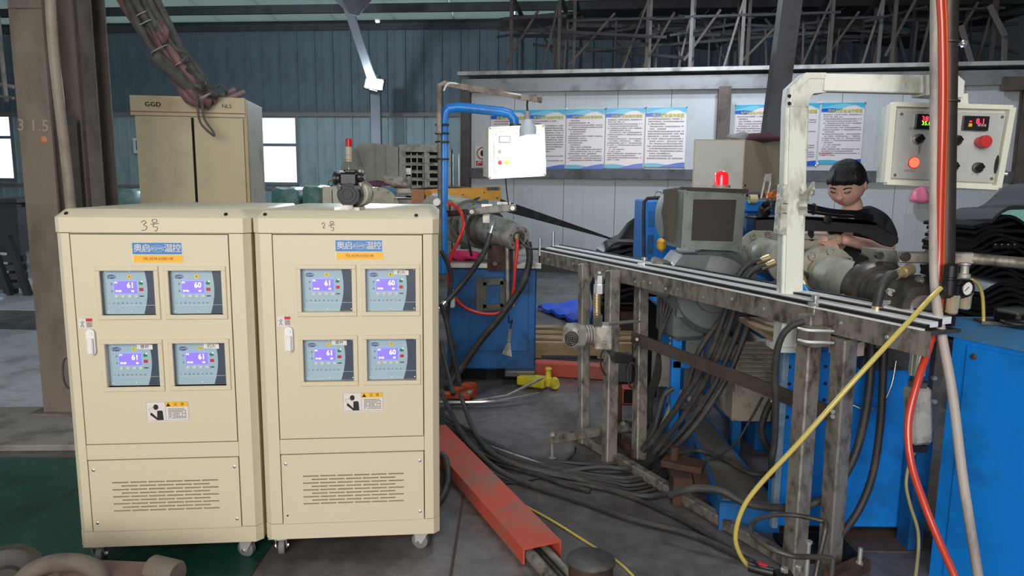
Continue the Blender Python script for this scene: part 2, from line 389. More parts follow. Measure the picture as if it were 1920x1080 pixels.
# roof
roof = thing('ceiling', None, None, (0, 10, 5.6)); roof['kind'] = 'structure'
roof_d = mat('shaded_roof_sheet', (90, 100, 104), .6, dirt=(70, 78, 82), amt=.5, sc=1)  # right-hand roof bays, the darkness there put into the colour
roof_m = mat('pale_green_roof_sheet', (160, 176, 170), .6, dirt=(128, 142, 138), amt=.5, sc=1)
_nt = roof_m.node_tree; _b = _nt.nodes['Principled BSDF']; _tr = _nt.nodes.new('ShaderNodeBsdfTranslucent'); _tr.inputs[0].default_value = lin((186, 200, 196)); _ms = _nt.nodes.new('ShaderNodeMixShader'); _ms.inputs[0].default_value = .5
_nt.links.new(_b.outputs[0], _ms.inputs[1]); _nt.links.new(_tr.outputs[0], _ms.inputs[2]); _nt.links.new(_ms.outputs[0], _nt.nodes['Material Output'].inputs[0])
SL = 0.05
def rp(x, d, dz=0): return V((x, WB(x) - d, ZE + SL * d + dz))
for i in range(-14, 10):
    x0, x1 = i * 1.6, i * 1.6 + 1.58
    part(roof, 'roof_sheet', MB().plate([rp(x0, -.1, .1), rp(x1, -.1, .1), rp(x1, 28, .1), rp(x0, 28, .1)], (0, 0, .05)), roof_m if i < 1 else roof_d)
for k, d in enumerate((1.7, 3.3, 4.1, 5.6, 7.1, 8.6, 10.1, 12, 14, 16, 18, 20, 22, 24, 26)):
    struct('trim_%d' % (5 + k if k < 8 else 22 + k), MB().bar(rp(-22, d, -.085), rp(16, d, -.085), .1, .2), dark_steel)
struct('trim_13', MB().plate([wp(-23, -.06, ZE - .1), wp(17, -.06, ZE - .1), wp(17, -.06, ZE + .2), wp(-23, -.06, ZE + .2)], wall_n * .05).bar(rp(-22, 0, -.09), rp(16, 0, -.09), .12, .14), dark_steel)

# rest of the building shell outside the frame: right wall, rear wall with a wide open doorway, left wall with an opening added to light the left floor
shell = mat('dusty_shell_sheet', (120, 134, 138), .6)
w_ = thing('wall_far_right', None, None, (12, 5, 0)); w_['kind'] = 'structure'
part(w_, 'wall_sheet', MB().box2((12, -9, 0), (12.1, 19.5, 9)), shell)
w_ = thing('wall_rear', None, None, (0, -9, 0)); w_['kind'] = 'structure'
for lo_, hi_ in (((-17, -9.1, 0), (-6, -9, 9)), ((3, -9.1, 0), (12, -9, 9)), ((-6, -9.1, 5), (3, -9, 9))): part(w_, 'wall_sheet', MB().box2(lo_, hi_), shell)
w_ = thing('wall_left', None, None, (-17, 5, 0)); w_['kind'] = 'structure'
for lo_, hi_ in (((-17.1, -9, 0), (-17, 3, 9)), ((-17.1, 11, 0), (-17, 21, 9)), ((-17.1, 3, 4.5), (-17, 11, 9))): part(w_, 'wall_sheet', MB().box2(lo_, hi_), shell)
# portal frame column at the far wall that carries the flood lamp, with its diagonal brace
cs = mat('pale_steel_section', (120, 126, 134), .5)
pc = U(706, 265, 18.6)
colm = thing('trim_14', None, None, (pc.x, 18.6, 0)); colm['kind'] = 'structure'
part(colm, 'column_shaft', MB().bar((pc.x, 18.7, 0), (pc.x - .02, 18.7, U(706, 140, 18.6).z), .24, .2, (0, 1, 0)), cs)
part(colm, 'brace', MB().bar(U(698, 150, 18.3), U(652, 12, 16.8), .2, .12, (0, 1, 0)), cs)
part(colm, 'brace', MB().bar(U(652, 14, 16.8), U(615, -20, 16.4), .16, .14, (0, 1, 0)), cs)
part(colm, 'gusset', MB().plate([U(640, -4, 16.6), U(700, -4, 16.6), U(672, 30, 16.6), U(655, 26, 16.6)], (0, .03, 0)), dark_steel)

# big left H-section column and the ones behind it
def hbeam(p, q, w, h, tf, tw, up):
    a, b = w / 2, h / 2; t = tw / 2
    return [(-a, -b), (a, -b), (a, -b + tf), (t, -b + tf), (t, b - tf), (a, b - tf), (a, b), (-a, b), (-a, b - tf), (-t, b - tf), (-t, -b + tf), (-a, -b + tf)]
bl = F(82, 786); br = F(122, 786); 
cw = thing('trim_15', None, None, (bl.x + .2, bl.y, 0)); cw['kind'] = 'structure'
c0 = V((bl.x + .105, bl.y + .16, 0))
part(cw, 'column_shaft', MB().sweep(hbeam(0, 0, .20, .32, .02, .02, 0), c0, c0 + V((0, 0, 7.2)), (0, 1, 0)), colum)
part(cw, 'base_plate', MB().box(c0 + V((0, 0, .03)), (.34, .4, .04)), colum)
part(cw, 'side_plate', MB().box2((c0.x + .10, c0.y - .1, 0), (c0.x + .16, c0.y + .0, 1.95)), colum_dark)
for z in (2.55, 3.1): part(cw, 'weld_seam', MB().tube([c0 + V((-.1, -.162, z)), c0 + V((.1, -.162, z + .004))], .004, 6), colum_dark)
part(cw, 'chalk_mark', MB().text('3 1.5', U(62, 236, c0.y - .163), (1, 0, -.02), (.05, 0, 1), .10), mat('chalk', (158, 144, 130), .9))
part(cw, 'rust_spot', MB().ball(U(82, 262, c0.y - .162), .022, 8, (1, .25, 1)), mat('copper_rust', (190, 120, 86), .7))
struct('trim_16', MB().sweep(hbeam(0, 0, .17, .3, .02, .02, 0), (U(128, 300, 6.2).x, 6.2, 0), (U(128, 300, 6.2).x, 6.2, 7), (0, 1, 0)), mat('brown_steel_column', (96, 78, 68), .6, dirt=(66, 54, 50), amt=.5, sc=3))
struct('trim_17', MB().sweep(hbeam(0, 0, .3, .3, .02, .02, 0), (U(180, 300, 8.4).x, 8.4, 0), (U(180, 300, 8.4).x, 8.4, 7), (0, 1, 0)), colum)

# white sandwich-panel room on the right
def wl(px):
    """plan point of the white wall's face seen at picture column px"""
    d = ray(px, 400); k = math.tan(math.radians(11.0)); y0 = 12.75; x0 = -.9
    t = (y0 + k * x0) / (d.y + k * d.x); return V((d.x * t, d.y * t, 0))
A0, A1 = wl(872), wl(1905); wd = (A1 - A0).normalized(); wn = V((wd.y, -wd.x, 0)); Lw = (A1 - A0).length
def wq(s, z, off=0.0): return A0 + wd * s + wn * off + V((0, 0, z))
def wxy(px, py, off=0.0):
    """point on the white wall's face at a picture point"""
    d = ray(px, py); t = (A0 - EYE).dot(wn) / d.dot(wn); p = EYE + d * t; return p + wn * off
panel_m = mat('white_sandwich_panel', (196, 200, 202), .45, dirt=(170, 174, 176), amt=.35, sc=.8)
ZT = 3.33
wr = thing('wall_right', None, None, A0.lerp(A1, .5)); wr['kind'] = 'structure'
npan = 10; pw = Lw / npan
for i in range(npan + 4):
    mb = MB(); s0 = i * pw
    mb.plate([wq(s0 + .004, .1), wq(s0 + pw - .004, .1), wq(s0 + pw - .004, ZT), wq(s0 + .004, ZT)], -wn * .08)
    for k in range(1, 5): mb.plate([wq(s0 + pw * k / 5 - .006, .1, .003), wq(s0 + pw * k / 5 + .006, .1, .003), wq(s0 + pw * k / 5 + .006, ZT, .003), wq(s0 + pw * k / 5 - .006, ZT, .003)], -wn * .004)
    part(wr, 'wall_panel', mb, panel_m)
part(wr, 'joint_backing', MB().plate([wq(0, .05, -.03), wq(Lw * 1.4, .05, -.03), wq(Lw * 1.4, ZT, -.03), wq(0, ZT, -.03)], -wn * .04), mat('panel_joint_grey', (96, 98, 100), .6))
part(wr, 'side_return', MB().plate([wq(0, 0), wq(0, 0) - wn * 4 , wq(0, ZT) - wn * 4, wq(0, ZT)], -wd * .06), panel_m)
part(wr, 'roof_panel', MB().plate([wq(-.1, ZT + .05, .15), wq(Lw * 1.4, ZT + .05, .15), wq(Lw * 1.4, ZT + .05, -4), wq(-.1, ZT + .05, -4)], (0, 0, .06)), mat('dusty_white_edge', (190, 188, 182), .5, dirt=(110, 100, 92), amt=.5, sc=3))
struct('baseboard_right', MB().plate([wq(0, 0, .01), wq(Lw * 1.4, 0, .01), wq(Lw * 1.4, .17, .01), wq(0, .17, .01)], -wn * .1), mat('dark_wall_base', (70, 68, 66), .7))
tr = mat('grey_metal_flashing', (150, 152, 154), .4, .3, dirt=(100, 98, 96), amt=.5, sc=2)
struct('trim_18', MB().bar(wq(-.05, ZT - .12, .05), wq(Lw * 1.4, ZT - .12, .05), .08, .22), tr)
rz = wxy(1080, 326).z
rusty = mat('rusty_brown_rail', (104, 92, 84), .6, dirt=(60, 52, 48), amt=.5, sc=3)
struct('trim_19', MB().bar(wq(-.05, rz, .05), wq(Lw, rz, .05), .08, .17), mat('grey_channel_rail', (104, 106, 110), .5, .2, dirt=(66, 62, 60), amt=.5, sc=3))
for k, (px, wdt) in enumerate(((876, .16), (1346, .2), (1902, .24))):
    p = wl(px); struct('trim_%d' % (20 + k), MB().sweep(hbeam(0, 0, wdt, .14, .012, .012, 0), p + wn * .09, p + wn * .09 + V((0, 0, ZT - .2)), wn), rusty if px > 1000 else colum_dark)
struct('trim_23', MB().bar(wq(Lw * .95, ZT - .22, .12), wq(Lw * 1.1, ZT - .22, .12), .1, .2), rusty)
# leaning steel channel behind the duct
pA, pB = U(1486, -30, 8.3), U(1447, 262, 8.3)
pC = pA + (pB - pA) * (pA.z / (pA.z - pB.z)); dd = pB - pA; pC = pB + dd * ((pB.z) / (-dd.z))
struct('trim_24', MB().sweep([(-.11, -.08), (.11, -.08), (.11, .08), (.095, .08), (.095, -.06), (-.095, -.06), (-.095, .08), (-.11, .08)], pA - dd * .6, pC, (0, 1, 0)), mat('grey_painted_channel', (96, 96, 102), .5, dirt=(72, 66, 66), amt=.4, sc=3))
# ================================================================= TEMPERATURE CONTROL CABINETS (local coordinates: x right, y back, z up)
lcd = mat('blue_backlit_screen', (92, 78, 255), .3, emit=1.3)
lcd_txt = mat('white_screen_digits', (235, 235, 255), .3, emit=1.6)
ctl_pale = mat('pale_blue_faceplate', (158, 184, 198), .35)
ctl_dark = mat('dark_slate_faceplate', (62, 72, 90), .3)
ctl_grey = mat('pale_trim_line', (196, 206, 214), .4)
navy = mat('navy_oval_print', (54, 66, 132), .4)
yel = mat('yellow_print', (236, 196, 62), .5)
grn = mat('green_indicator', (40, 122, 66), .4); redi = mat('red_indicator', (196, 36, 58), .4)
key_m = mat('pale_key', (206, 206, 200), .5)
st_blue = mat('sticker_blue', (58, 126, 190), .4); st_yel = mat('sticker_orange_yellow', (240, 182, 42), .4); st_red = mat('sticker_red_print', (186, 56, 16), .5)
paper = mat('white_paper', (226, 224, 220), .7)
note_w = mat('white_sticker', (222, 214, 210), .5)
bezel_paint = cream  # plain body cream
EX, EZ = V((1, 0, 0)), V((0, 0, 1))
def fq(mb, x0, z0, x1, z1, y, mi=0): return mb.quad((x0, y, z0), (x1, y, z0), (x1, y, z1), (x0, y, z1), mi)
def slab(mb, x0, z0, x1, z1, y0, y1, ch=0.0, mi=0): return mb.box2((x0, y0, z0), (x1, y1, z1), ch, mi)
def poly(mb, pts, y, mi=0): return mb.add([(a, y, b) for a, b in pts], [tuple(range(len(pts)))], mi)
def oval(cx, cz, rx, rz, n=24): return [(cx + rx * math.cos(2 * math.pi * i / n), cz + rz * math.sin(2 * math.pi * i / n)) for i in range(n)]
def controller(cab, x0, z1, letter, temp, tape=None, glare=False, rnd=None):
    """one controller window: raised bezel frame and the faceplate set back in it"""
    w, h = .194, .170; z0 = z1 - h; x1 = x0 + w
    b = MB(); o = .018
    for (xa, za, xb, zb) in ((x0 - o, z1, x1 + o, z1 + o), (x0 - o, z0 - o, x1 + o, z0), (x0 - o, z0, x0, z1), (x1, z0, x1 + o, z1)): slab(b, xa, za, xb, zb, -.007, .028, .002)
    part(cab, 'bezel', b, cream, local=True)
    y = .022
    pl = part(cab, 'controller', slab(MB(), x0, z0, x1, z1, y, y + .012), ctl_dark, label='controller %s faceplate with blue screen reading %s' % (letter, temp), local=True)
    X = lambda u: x0 + u * w; Z = lambda v: z1 - v * h
    arc = [(X(.0), Z(1)), (X(.0), Z(0)), (X(.78), Z(0))] + [(X(.78 + .05 * math.sin(math.pi * t)-.05*t*t), Z(t)) for t in (0.15, .3, .45, .6, .75, .88, 1)]
    part(pl, 'pale_face', poly(MB(), arc[::-1], y - .0006), ctl_pale, local=True)
    part(pl, 'trim_line', fq(MB(), x0, Z(.805), x1, Z(.798), y - .0012), ctl_grey if not glare else ctl_grey, local=True)
    part(pl, 'logo_oval', poly(MB(), oval(X(.15), Z(.15), .018, .0082), y - .0012), navy, local=True)
    part(pl, 'logo_text', MB().text('AQWK', (X(.15), y - .0018, Z(.15)), EX, EZ, .0115), ctl_grey, local=True)
    part(pl, 'letter_disc', poly(MB(), oval(X(.49), Z(.15), .0085, .0085), y - .0012), yel, local=True)
    part(pl, 'letter', MB().text(letter, (X(.49), y - .0018, Z(.15)), EX, EZ, .0125), ink, local=True)
    sc = part(pl, 'screen', slab(MB(), X(.20), Z(.52), X(.615), Z(.25), y - .004, y), lcd, local=True)
    part(pl, 'screen_digits', MB().text(temp, (X(.51), y - .0046, Z(.345)), EX, EZ, .030, sx=.9).text('SV', (X(.25), y - .0046, Z(.475)), EX, EZ, .010).text('00', (X(.31), y - .0046, Z(.475)), EX, EZ, .010).text('60', (X(.545), y - .0046, Z(.475)), EX, EZ, .010).text('PV', (X(.24), y - .0046, Z(.285)), EX, EZ, .010), lcd_txt, local=True)
    part(pl, 'green_key', slab(MB(), X(.665), Z(.33), X(.735), Z(.265), y - .003, y, .001), grn, local=True)
    part(pl, 'red_key', slab(MB(), X(.665), Z(.475), X(.74), Z(.405), y - .003, y, .001), redi, local=True)
    part(pl, 'mode_bar', slab(MB(), X(.665), Z(.605), X(.745), Z(.58), y - .002, y), ctl_dark, local=True)
    part(pl, 'indicator', MB().ball((X(.725), y - .003, Z(.262)), .0022, 8), mat('lit_red_pin', (255, 190, 190), .3, emit=1.5), local=True)
    for i in range(4): part(pl, 'key', slab(MB(), X(.195 + .125 * i), Z(.625), X(.265 + .125 * i), Z(.565), y - .003, y, .0008), key_m, local=True)
    t = MB()
    for i, ch in enumerate('工业温控技术先锋'): t.text(ch, (X(.08 + .085 * i), y - .0016, Z(.755)), EX, EZ, .0072)
    part(pl, 'slogan', t, mat('dark_plum_print', (92, 74, 96), .6), local=True)
    for u in (.04, .49, .965):
        for v in (.045, .955): part(pl, 'screw', MB().lathe((X(u), y, Z(v)), (0, -1, 0), [(0, .0024), (.001, .0024), (.0016, .0012)], 8), chrome, local=True)
    for v in (.3, .46): part(pl, 'warning_triangle', MB().add([(X(.125), y - .0012, Z(v + .035)), (X(.17), y - .0012, Z(v + .035)), (X(.1475), y - .0012, Z(v - .02))], [(0, 1, 2)]), mat('triangle_grey', (120, 126, 122), .6), local=True)
    if tape:
        part(pl, 'tape_label', poly(MB(), [(X(.56), Z(.145)), (X(.56), Z(.03)), (X(.86), Z(.045)), (X(.86), Z(.16))][::-1], y - .005), paper, label='white paper label handwritten %s' % tape, local=True)
        part(pl, 'tape_writing', MB().text(tape, (X(.71), y - .0056, Z(.095)), EX, V((0, 0, 1)), .0165), ink, local=True)
def cabinet(name, loc, rz, label, door_x, top_txt, ctls, screws, noteoff, stx):
    W, D, HB, HT = .706, 1.0, .095, 1.405
    c = thing(name, label, 'cabinet', loc, rz, 'cream temperature control cabinets on casters')
    d0, d1 = door_x; dz0, dz1 = .522, 1.346; v0, v1 = .157, .458
    e = .024
    # body: chamfered corner posts, side walls, back, base skirt, rails between door and vent panel
    def oct_(x0, x1, y0, y1, z0, z1, mb, e=e):
        pts = [(x0 + e, y0), (x1 - e, y0), (x1, y0 + e), (x1, y1 - e), (x1 - e, y1), (x0 + e, y1), (x0, y1 - e), (x0, y0 + e)]
        n = 8; mb.add([(a, b, z0) for a, b in pts] + [(a, b, z1) for a, b in pts], [tuple(range(n))[::-1], tuple(range(n, 2 * n))] + [(i, (i + 1) % n, n + (i + 1) % n, n + i) for i in range(n)])
    b = MB()
    b.add([(0, e, .163), (e, 0, .163), (d0 - .0015, 0, .163), (d0 - .0015, .03, .163), (0, .03, .163), (0, e, 1.348), (e, 0, 1.348), (d0 - .0015, 0, 1.348), (d0 - .0015, .03, 1.348), (0, .03, 1.348)], [(0, 1, 2, 3, 4)[::-1], (5, 6, 7, 8, 9)] + [(i, (i + 1) % 5, 5 + (i + 1) % 5, 5 + i) for i in range(5)])
    b.add([(W, e, .163), (W - e, 0, .163), (d1 + .0015, 0, .163), (d1 + .0015, .03, .163), (W, .03, .163), (W, e, 1.348), (W - e, 0, 1.348), (d1 + .0015, 0, 1.348), (d1 + .0015, .03, 1.348), (W, .03, 1.348)], [(0, 1, 2, 3, 4), (9, 8, 7, 6, 5)] + [(i, 5 + i, 5 + (i + 1) % 5, (i + 1) % 5) for i in range(5)])
    b.box2((0, .03, .163), (.012, D, 1.348)).box2((W - .012, .03, .163), (W, D, 1.348)).box2((0, D - .012, .163), (W, D, 1.348))
    b.box2((d0, .001, v1 + .002), (d1, .03, dz0 - .002)).box2((d0, .004, dz1 + .001), (d1, .03, 1.349))
    part(c, 'body', b, cream, local=True)
    k = MB(); oct_(-.001, W + .001, -.001, D, HB, .161, k); part(c, 'base_skirt', k, cream, local=True)
    # top cover with sloped shoulders
    e2 = .024; t = MB(); zc = (1.351, 1.407, 1.437); ins = .028
    rings = []
    for (z, i_) in ((zc[0], 0), (zc[1], 0), (zc[2], ins)):
        x0, x1, y0, y1 = -.003 + i_, W + .003 - i_, -.003 + i_, D + .003 - i_
        rings.append([(x0 + e2, y0, z), (x1 - e2, y0, z), (x1, y0 + e2, z), (x1, y1 - e2, z), (x1 - e2, y1, z), (x0 + e2, y1, z), (x0, y1 - e2, z), (x0, y0 + e2, z)])
    vs = sum(rings, []); fs = [tuple(range(8))[::-1], tuple(range(16, 24))]
    for r in range(2): fs += [(r * 8 + i, r * 8 + (i + 1) % 8, r * 8 + 8 + (i + 1) % 8, r * 8 + 8 + i) for i in range(8)]
    top = part(c, 'top_cover', t.add(vs, fs), cream, local=True)
    for x in (.045, W - .085): part(top, 'bolt_hole', MB().lathe((x, .009, 1.4215), (0, -.8, .7), [(0, .0075), (.001, .0075)], 12), ink, local=True)
    three = top_txt[0] == '3'; hx0 = .327 if three else .268; ht = 1.0 if three else .8; S2 = lambda L: [(hx0 + a_ * ht, -.0045, 1.377 + b2 * ht) for a_, b2 in L]
    hw = MB()
    for st_ in ([(-.012, .012), (0, .02), (.006, .012), (-.004, .003), (.008, -.002), (.004, -.014), (-.012, -.018)] if three else [(-.012, .010), (-.004, .018), (.004, .010), (-.006, -.006), (.006, -.006)],
                [(.030, .024), (.030, .013), (.044, .014), (.044, .024), (.030, .024)], [(.022, .006), (.052, .009)], [(.034, .006), (.031, -.004), (.046, -.005), (.041, -.020), (.034, -.018)]):
        hw.tube(S2(st_), .0011, 5, 3)
    part(top, 'marker_writing', hw, pencil, label='handwritten %s in grey marker' % top_txt, local=True)
    # near-black partition behind door puts the interior darkness into colour
    part(c, 'inner_panel', MB().box2((.012, .06, .17), (W - .012, .07, 1.345)), void_black, local=True)
    # door, built round its four openings
    xs = [d0 + .002] + [v for x in ctls for v in ()] ; 
    colx = sorted(set([ctls[0][0], ctls[1][0]])); rowz = [ctls[0][1], ctls[2][1]]
    door = MB(); w, h = .194, .170
    xa = [d0 + .0025, colx[0], colx[0] + w, colx[1], colx[1] + w, d1 - .0025]
    za = [dz0 + .0025, rowz[1] - h, rowz[1], rowz[0] - h, rowz[0], dz1 - .0025]
    for (z0, z1, cols) in ((za[0], za[1], [(0, 5)]), (za[1], za[2], [(0, 1), (2, 3), (4, 5)]), (za[2], za[3], [(0, 5)]), (za[3], za[4], [(0, 1), (2, 3), (4, 5)]), (za[4], za[5], [(0, 5)])):
        for (i, j) in cols: door.box2((xa[i], -.001, z0), (xa[j], .018, z1))
    part(c, 'door', door, cream, local=True)
    # door handle
    hx = d0 + .052; hz = .933
    hd = MB(); pr = []
    for i in range(24):
        a = 2 * math.pi * i / 24; pr.append((hx + .0155 * math.cos(a), hz + (.036 if math.sin(a) > 0 else -.036) + .0155 * math.sin(a)))
    hd.plate([(a_, -.003, b2) for a_, b2 in pr], (0, -.010, 0))
    hh = part(c, 'handle', hd, white, label='white paddle door handle', local=True)
    part(hh, 'paddle', MB().box((hx, -.019, hz - .014), (.022, .010, .064), None, .004), white, local=True)
    part(hh, 'lock', MB().lathe((hx, -.013, hz + .033), (0, -1, 0), [(0, .0085), (.003, .008)], 14), white, local=True)
    # small hazard sticker by the handle
    sx0, sz1 = d0 + .0085, 1.024
    s = part(c, 'hazard_sticker', fq(MB(), sx0, sz1 - .038, sx0 + .05, sz1, -.0022), note_w, label='small white electric hazard sticker', local=True)
    part(s, 'red_heading', fq(MB(), sx0 + .027, sz1 - .012, sx0 + .05, sz1, -.0026), redi, local=True)
    fg = MB(); fg.tube([(sx0 + .006, -.003, sz1 - .014), (sx0 + .013, -.003, sz1 - .019), (sx0 + .021, -.003, sz1 - .014)], .0008, 4).tube([(sx0 + .008, -.003, sz1 - .033), (sx0 + .013, -.003, sz1 - .02), (sx0 + .018, -.003, sz1 - .034)], .0011, 4).ball((sx0 + .014, -.003, sz1 - .012), .0022, 6)
    for r in range(5):
        for q in range(4): fq(fg, sx0 + .029 + q * .005, sz1 - .034 + r * .0042, sx0 + .033 + q * .005, sz1 - .0315 + r * .0042, -.0028)
    part(s, 'print', fg, ink, local=True)
    # company sticker
    tx, tz = stx; s = part(c, 'company_sticker', fq(MB(), tx, tz - .078, tx + .184, tz, -.0022), note_w, label='blue and yellow company sticker', local=True)
    part(s, 'blue_field', fq(MB(), tx + .002, tz - .046, tx + .181, tz - .002, -.0027), st_blue, local=True)
    part(s, 'yellow_field', fq(MB(), tx + .004, tz - .077, tx + .183, tz - .049, -.0027), st_yel, local=True)
    tt = MB()
    for ch, u in (('奥', .022), ('启', .052), ('温', .133), ('控', .163)): tt.text(ch, (tx + u, -.0032, tz - .0245), EX, EZ, .033).text(ch, (tx + u + .0007, -.0031, tz - .0245), EX, EZ, .033)
    ov = oval(tx + .0925, tz - .0245, .0245, .0125, 28); ov2 = oval(tx + .0925, tz - .0245, .0232, .0114, 28)
    n = 28; tt.add([(a_, -.0032, b2) for a_, b2 in ov] + [(a_, -.0032, b2) for a_, b2 in ov2], [(i, (i + 1) % n, n + (i + 1) % n, n + i) for i in range(n)])
    tt.text('AQWK', (tx + .0925, -.0032, tz - .0245), EX, EZ, .0155, sx=.85)
    part(s, 'white_lettering', tt, note_w, local=True)
    part(s, 'phone_number', MB().text('TEL:0574-62585198', (tx + .093, -.0032, tz - .063), EX, EZ, .0145, sx=.92).text('TEL:0574-62585198', (tx + .0935, -.0031, tz - .0632), EX, EZ, .0145, sx=.92), st_red, local=True)
    # notice sticker (attention)
    nx, nz = noteoff; s = part(c, 'notice_sticker', fq(MB(), nx, nz - .08, nx + .16, nz, -.0022), note_w, label='white notice sticker, attention heading on yellow', local=True)
    part(s, 'yellow_heading', fq(MB(), nx + .073, nz - .021, nx + .157, nz - .002, -.0027), st_yel, local=True)
    p = MB(); Zt = lambda a_, b2: (nx + a_, nz - b2)
    poly(p, [Zt(.037 + .0095 * math.cos(a_), .021 + .011 * math.sin(-a_)) for a_ in [i * math.pi / 8 for i in range(16)]], -.0028)
    poly(p, [Zt(.041, .036), Zt(.058, .035), Zt(.062, .04), Zt(.064, .074), Zt(.04, .074), Zt(.014, .052), Zt(.016, .044), Zt(.022, .045), Zt(.040, .064)][::-1], -.0028)
    poly(p, [Zt(.0755, .019), Zt(.084, .004), Zt(.0925, .019)], -.0032)
    part(s, 'pictogram', p.text('注', (nx + .111, -.0032, nz - .0115), EX, EZ, .014).text('意', (nx + .137, -.0032, nz - .0115), EX, EZ, .014), ink, local=True)
    ln = MB()
    for (xa_, za_, xb_, zb_) in ((.001, .0008, .158, .0016), (.001, .071 + .004, .158, .0758), (.001, .001, .0018, .0755), (.1574, .001, .1582, .0755), (.0722, .001, .073, .0755)): fq(ln, nx + xa_, nz - zb_, nx + xb_, nz - za_, -.0026)
    ln.tube([(nx + .008, -.003, nz - .028), (nx + .022, -.003, nz - .024), (nx + .03, -.003, nz - .017)], .0004, 4).tube([(nx + .022, -.003, nz - .024), (nx + .038, -.003, nz - .036)], .0004, 4).tube([(nx + .008, -.003, nz - .028), (nx + .022, -.003, nz - .048)], .0004, 4)
    rnd = random.Random(3)
    for r in range(7):
        for q in range(11):
            if rnd.random() < .92: fq(ln, nx + .0835 + q * .0062, nz - .0275 - r * .0062 - .0034, nx + .0875 + q * .0062, nz - .0275 - r * .0062, -.0028)
    part(s, 'fine_print', ln, mat('grey_fine_print', (84, 78, 76), .6), local=True)
    # controllers
    for (x, z, L_, T_, tp, gl) in ctls: controller(c, x, z, L_, T_, tp, gl)
    # ventilation panel with real slots
    vp = MB(); x0, x1 = d0 + .0025, d1 - .0025; z0, z1 = v0 + .002, v1 - .002
    sx = d0 + .086; pt = .0685; sl = .062; st = .0052; rp_ = .01475; ztop = .3635
    bands = []
    for r in range(9):
        zc_ = ztop - r * rp_; off = 0 if r % 2 == 0 else .0345; nn = 6 if r % 2 == 0 else 5
        bands.append((zc_ - st / 2, zc_ + st / 2, [(sx + off + i * pt, sx + off + i * pt + sl) for i in range(nn)]))
    bands = bands[::-1]; zz = z0
    for (a_, b2, sl_) in bands:
        vp.box2((x0, -.001, zz), (x1, .012, a_)); zz = b2; xx = x0
        for (p_, q_) in sl_: vp.box2((xx, -.001, a_), (p_, .012, b2)); xx = q_
        vp.box2((xx, -.001, a_), (x1, .012, b2))
    vp.box2((x0, -.001, zz), (x1, .012, z1))
    vv = part(c, 'vent_panel', vp, cream, local=True)
    part(c, 'vent_backing', MB().box2((x0 + .01, .0125, z0 + .01), (x1 - .01, .016, z1 - .01)), void_black, local=True)  # near-black sheet added so the slots read dark
    for i, (u, v) in enumerate(((.02, .418), (d1 - d0 - .018, .417), (.02, .197), (d1 - d0 - .018, .196))):
        if i in screws: part(vv, 'screw', MB().lathe((d0 + u, -.001, v), (0, -1, 0), [(0, .0065), (.002, .006), (.0035, .003)], 12), chrome, local=True)
        else: part(vv, 'screw_hole', MB().lathe((d0 + u, -.0012, v), (0, -1, 0), [(0, .004), (.0004, .004)], 10), ink, local=True)
    # casters
    for i, (x, y, a_) in enumerate(((.05, .05, .1), (W - .07, .06, 1.2), (.06, D - .08, .5), (W - .06, D - .08, .9))):
        R_ = Matrix.Rotation(a_, 3, 'Z'); ax = R_ @ V((1, 0, 0)); o = V((x, y, 0)) + (R_ @ V((0, .012, 0)))
        q = part(c, 'caster', MB().box((x, y, HB - .004), (.09, .075, .006)), chrome, label='swivel caster with steel fork', local=True)
        f_ = MB()
        for sgn in (-1, 1): f_.plate([o + ax * sgn * .019 + V((0, 0, .03)) + (R_ @ V((0, -.014, 0))), o + ax * sgn * .019 + V((0, 0, .03)) + (R_ @ V((0, .014, 0))), V((x, y, HB - .008)) + ax * sgn * .019 + (R_ @ V((0, .03, 0))), V((x, y, HB - .008)) + ax * sgn * .019 + (R_ @ V((0, -.034, 0)))], ax * sgn * .003)
        f_.box((x, y, HB - .012), (.05, .05, .012), R_)
        part(q, 'fork', f_, mat('zinc_fork', (196, 196, 194), .35, .3), local=True)
        part(q, 'wheel', MB().lathe(o + V((0, 0, .036)) - ax * .014, ax, [(0, .012), (0, .030), (.004, .036), (.024, .036), (.028, .030), (.028, .012)], 24), mat('grey_caster_tyre', (120, 118, 118), .6), local=True)
        part(q, 'axle_nut', MB().hexa(o + V((0, 0, .036)) + ax * .022, ax, .008, .006).hexa(o + V((0, 0, .036)) - ax * .022, -ax, .008, .006), chrome, local=True)
    return c
cabL = cabinet('temperature_control_cabinet', (-1.7095, 2.641, 0), math.radians(5.6), 'cream temperature control cabinet marked 3 nearest the steel column', (.055, .629), '3号',
    [(.154, 1.206, 'A', '61', None, True), (.402, 1.206, 'B', '60', None, True), (.153, .923, 'C', '61', '螺杆', False), (.402, .923, 'D', '61', '机头', False)], (0, 1, 2, 3), (.288, .691), (.275, 1.315))
cabR = cabinet('temperature_control_cabinet', (-.9955, 2.721, 0), math.radians(5.8), 'cream temperature control cabinet marked 2 with a black gearmotor on its top', (.07, .645), '2号',
    [(.174, 1.211, 'A', '61', None, False), (.422, 1.211, 'B', '60', '机头', False), (.174, .929, 'C', '61', '螺杆', False), (.422, .929, 'D', '60', None, False)], (0, 1, 3), (.323, .711), (.307, 1.326))

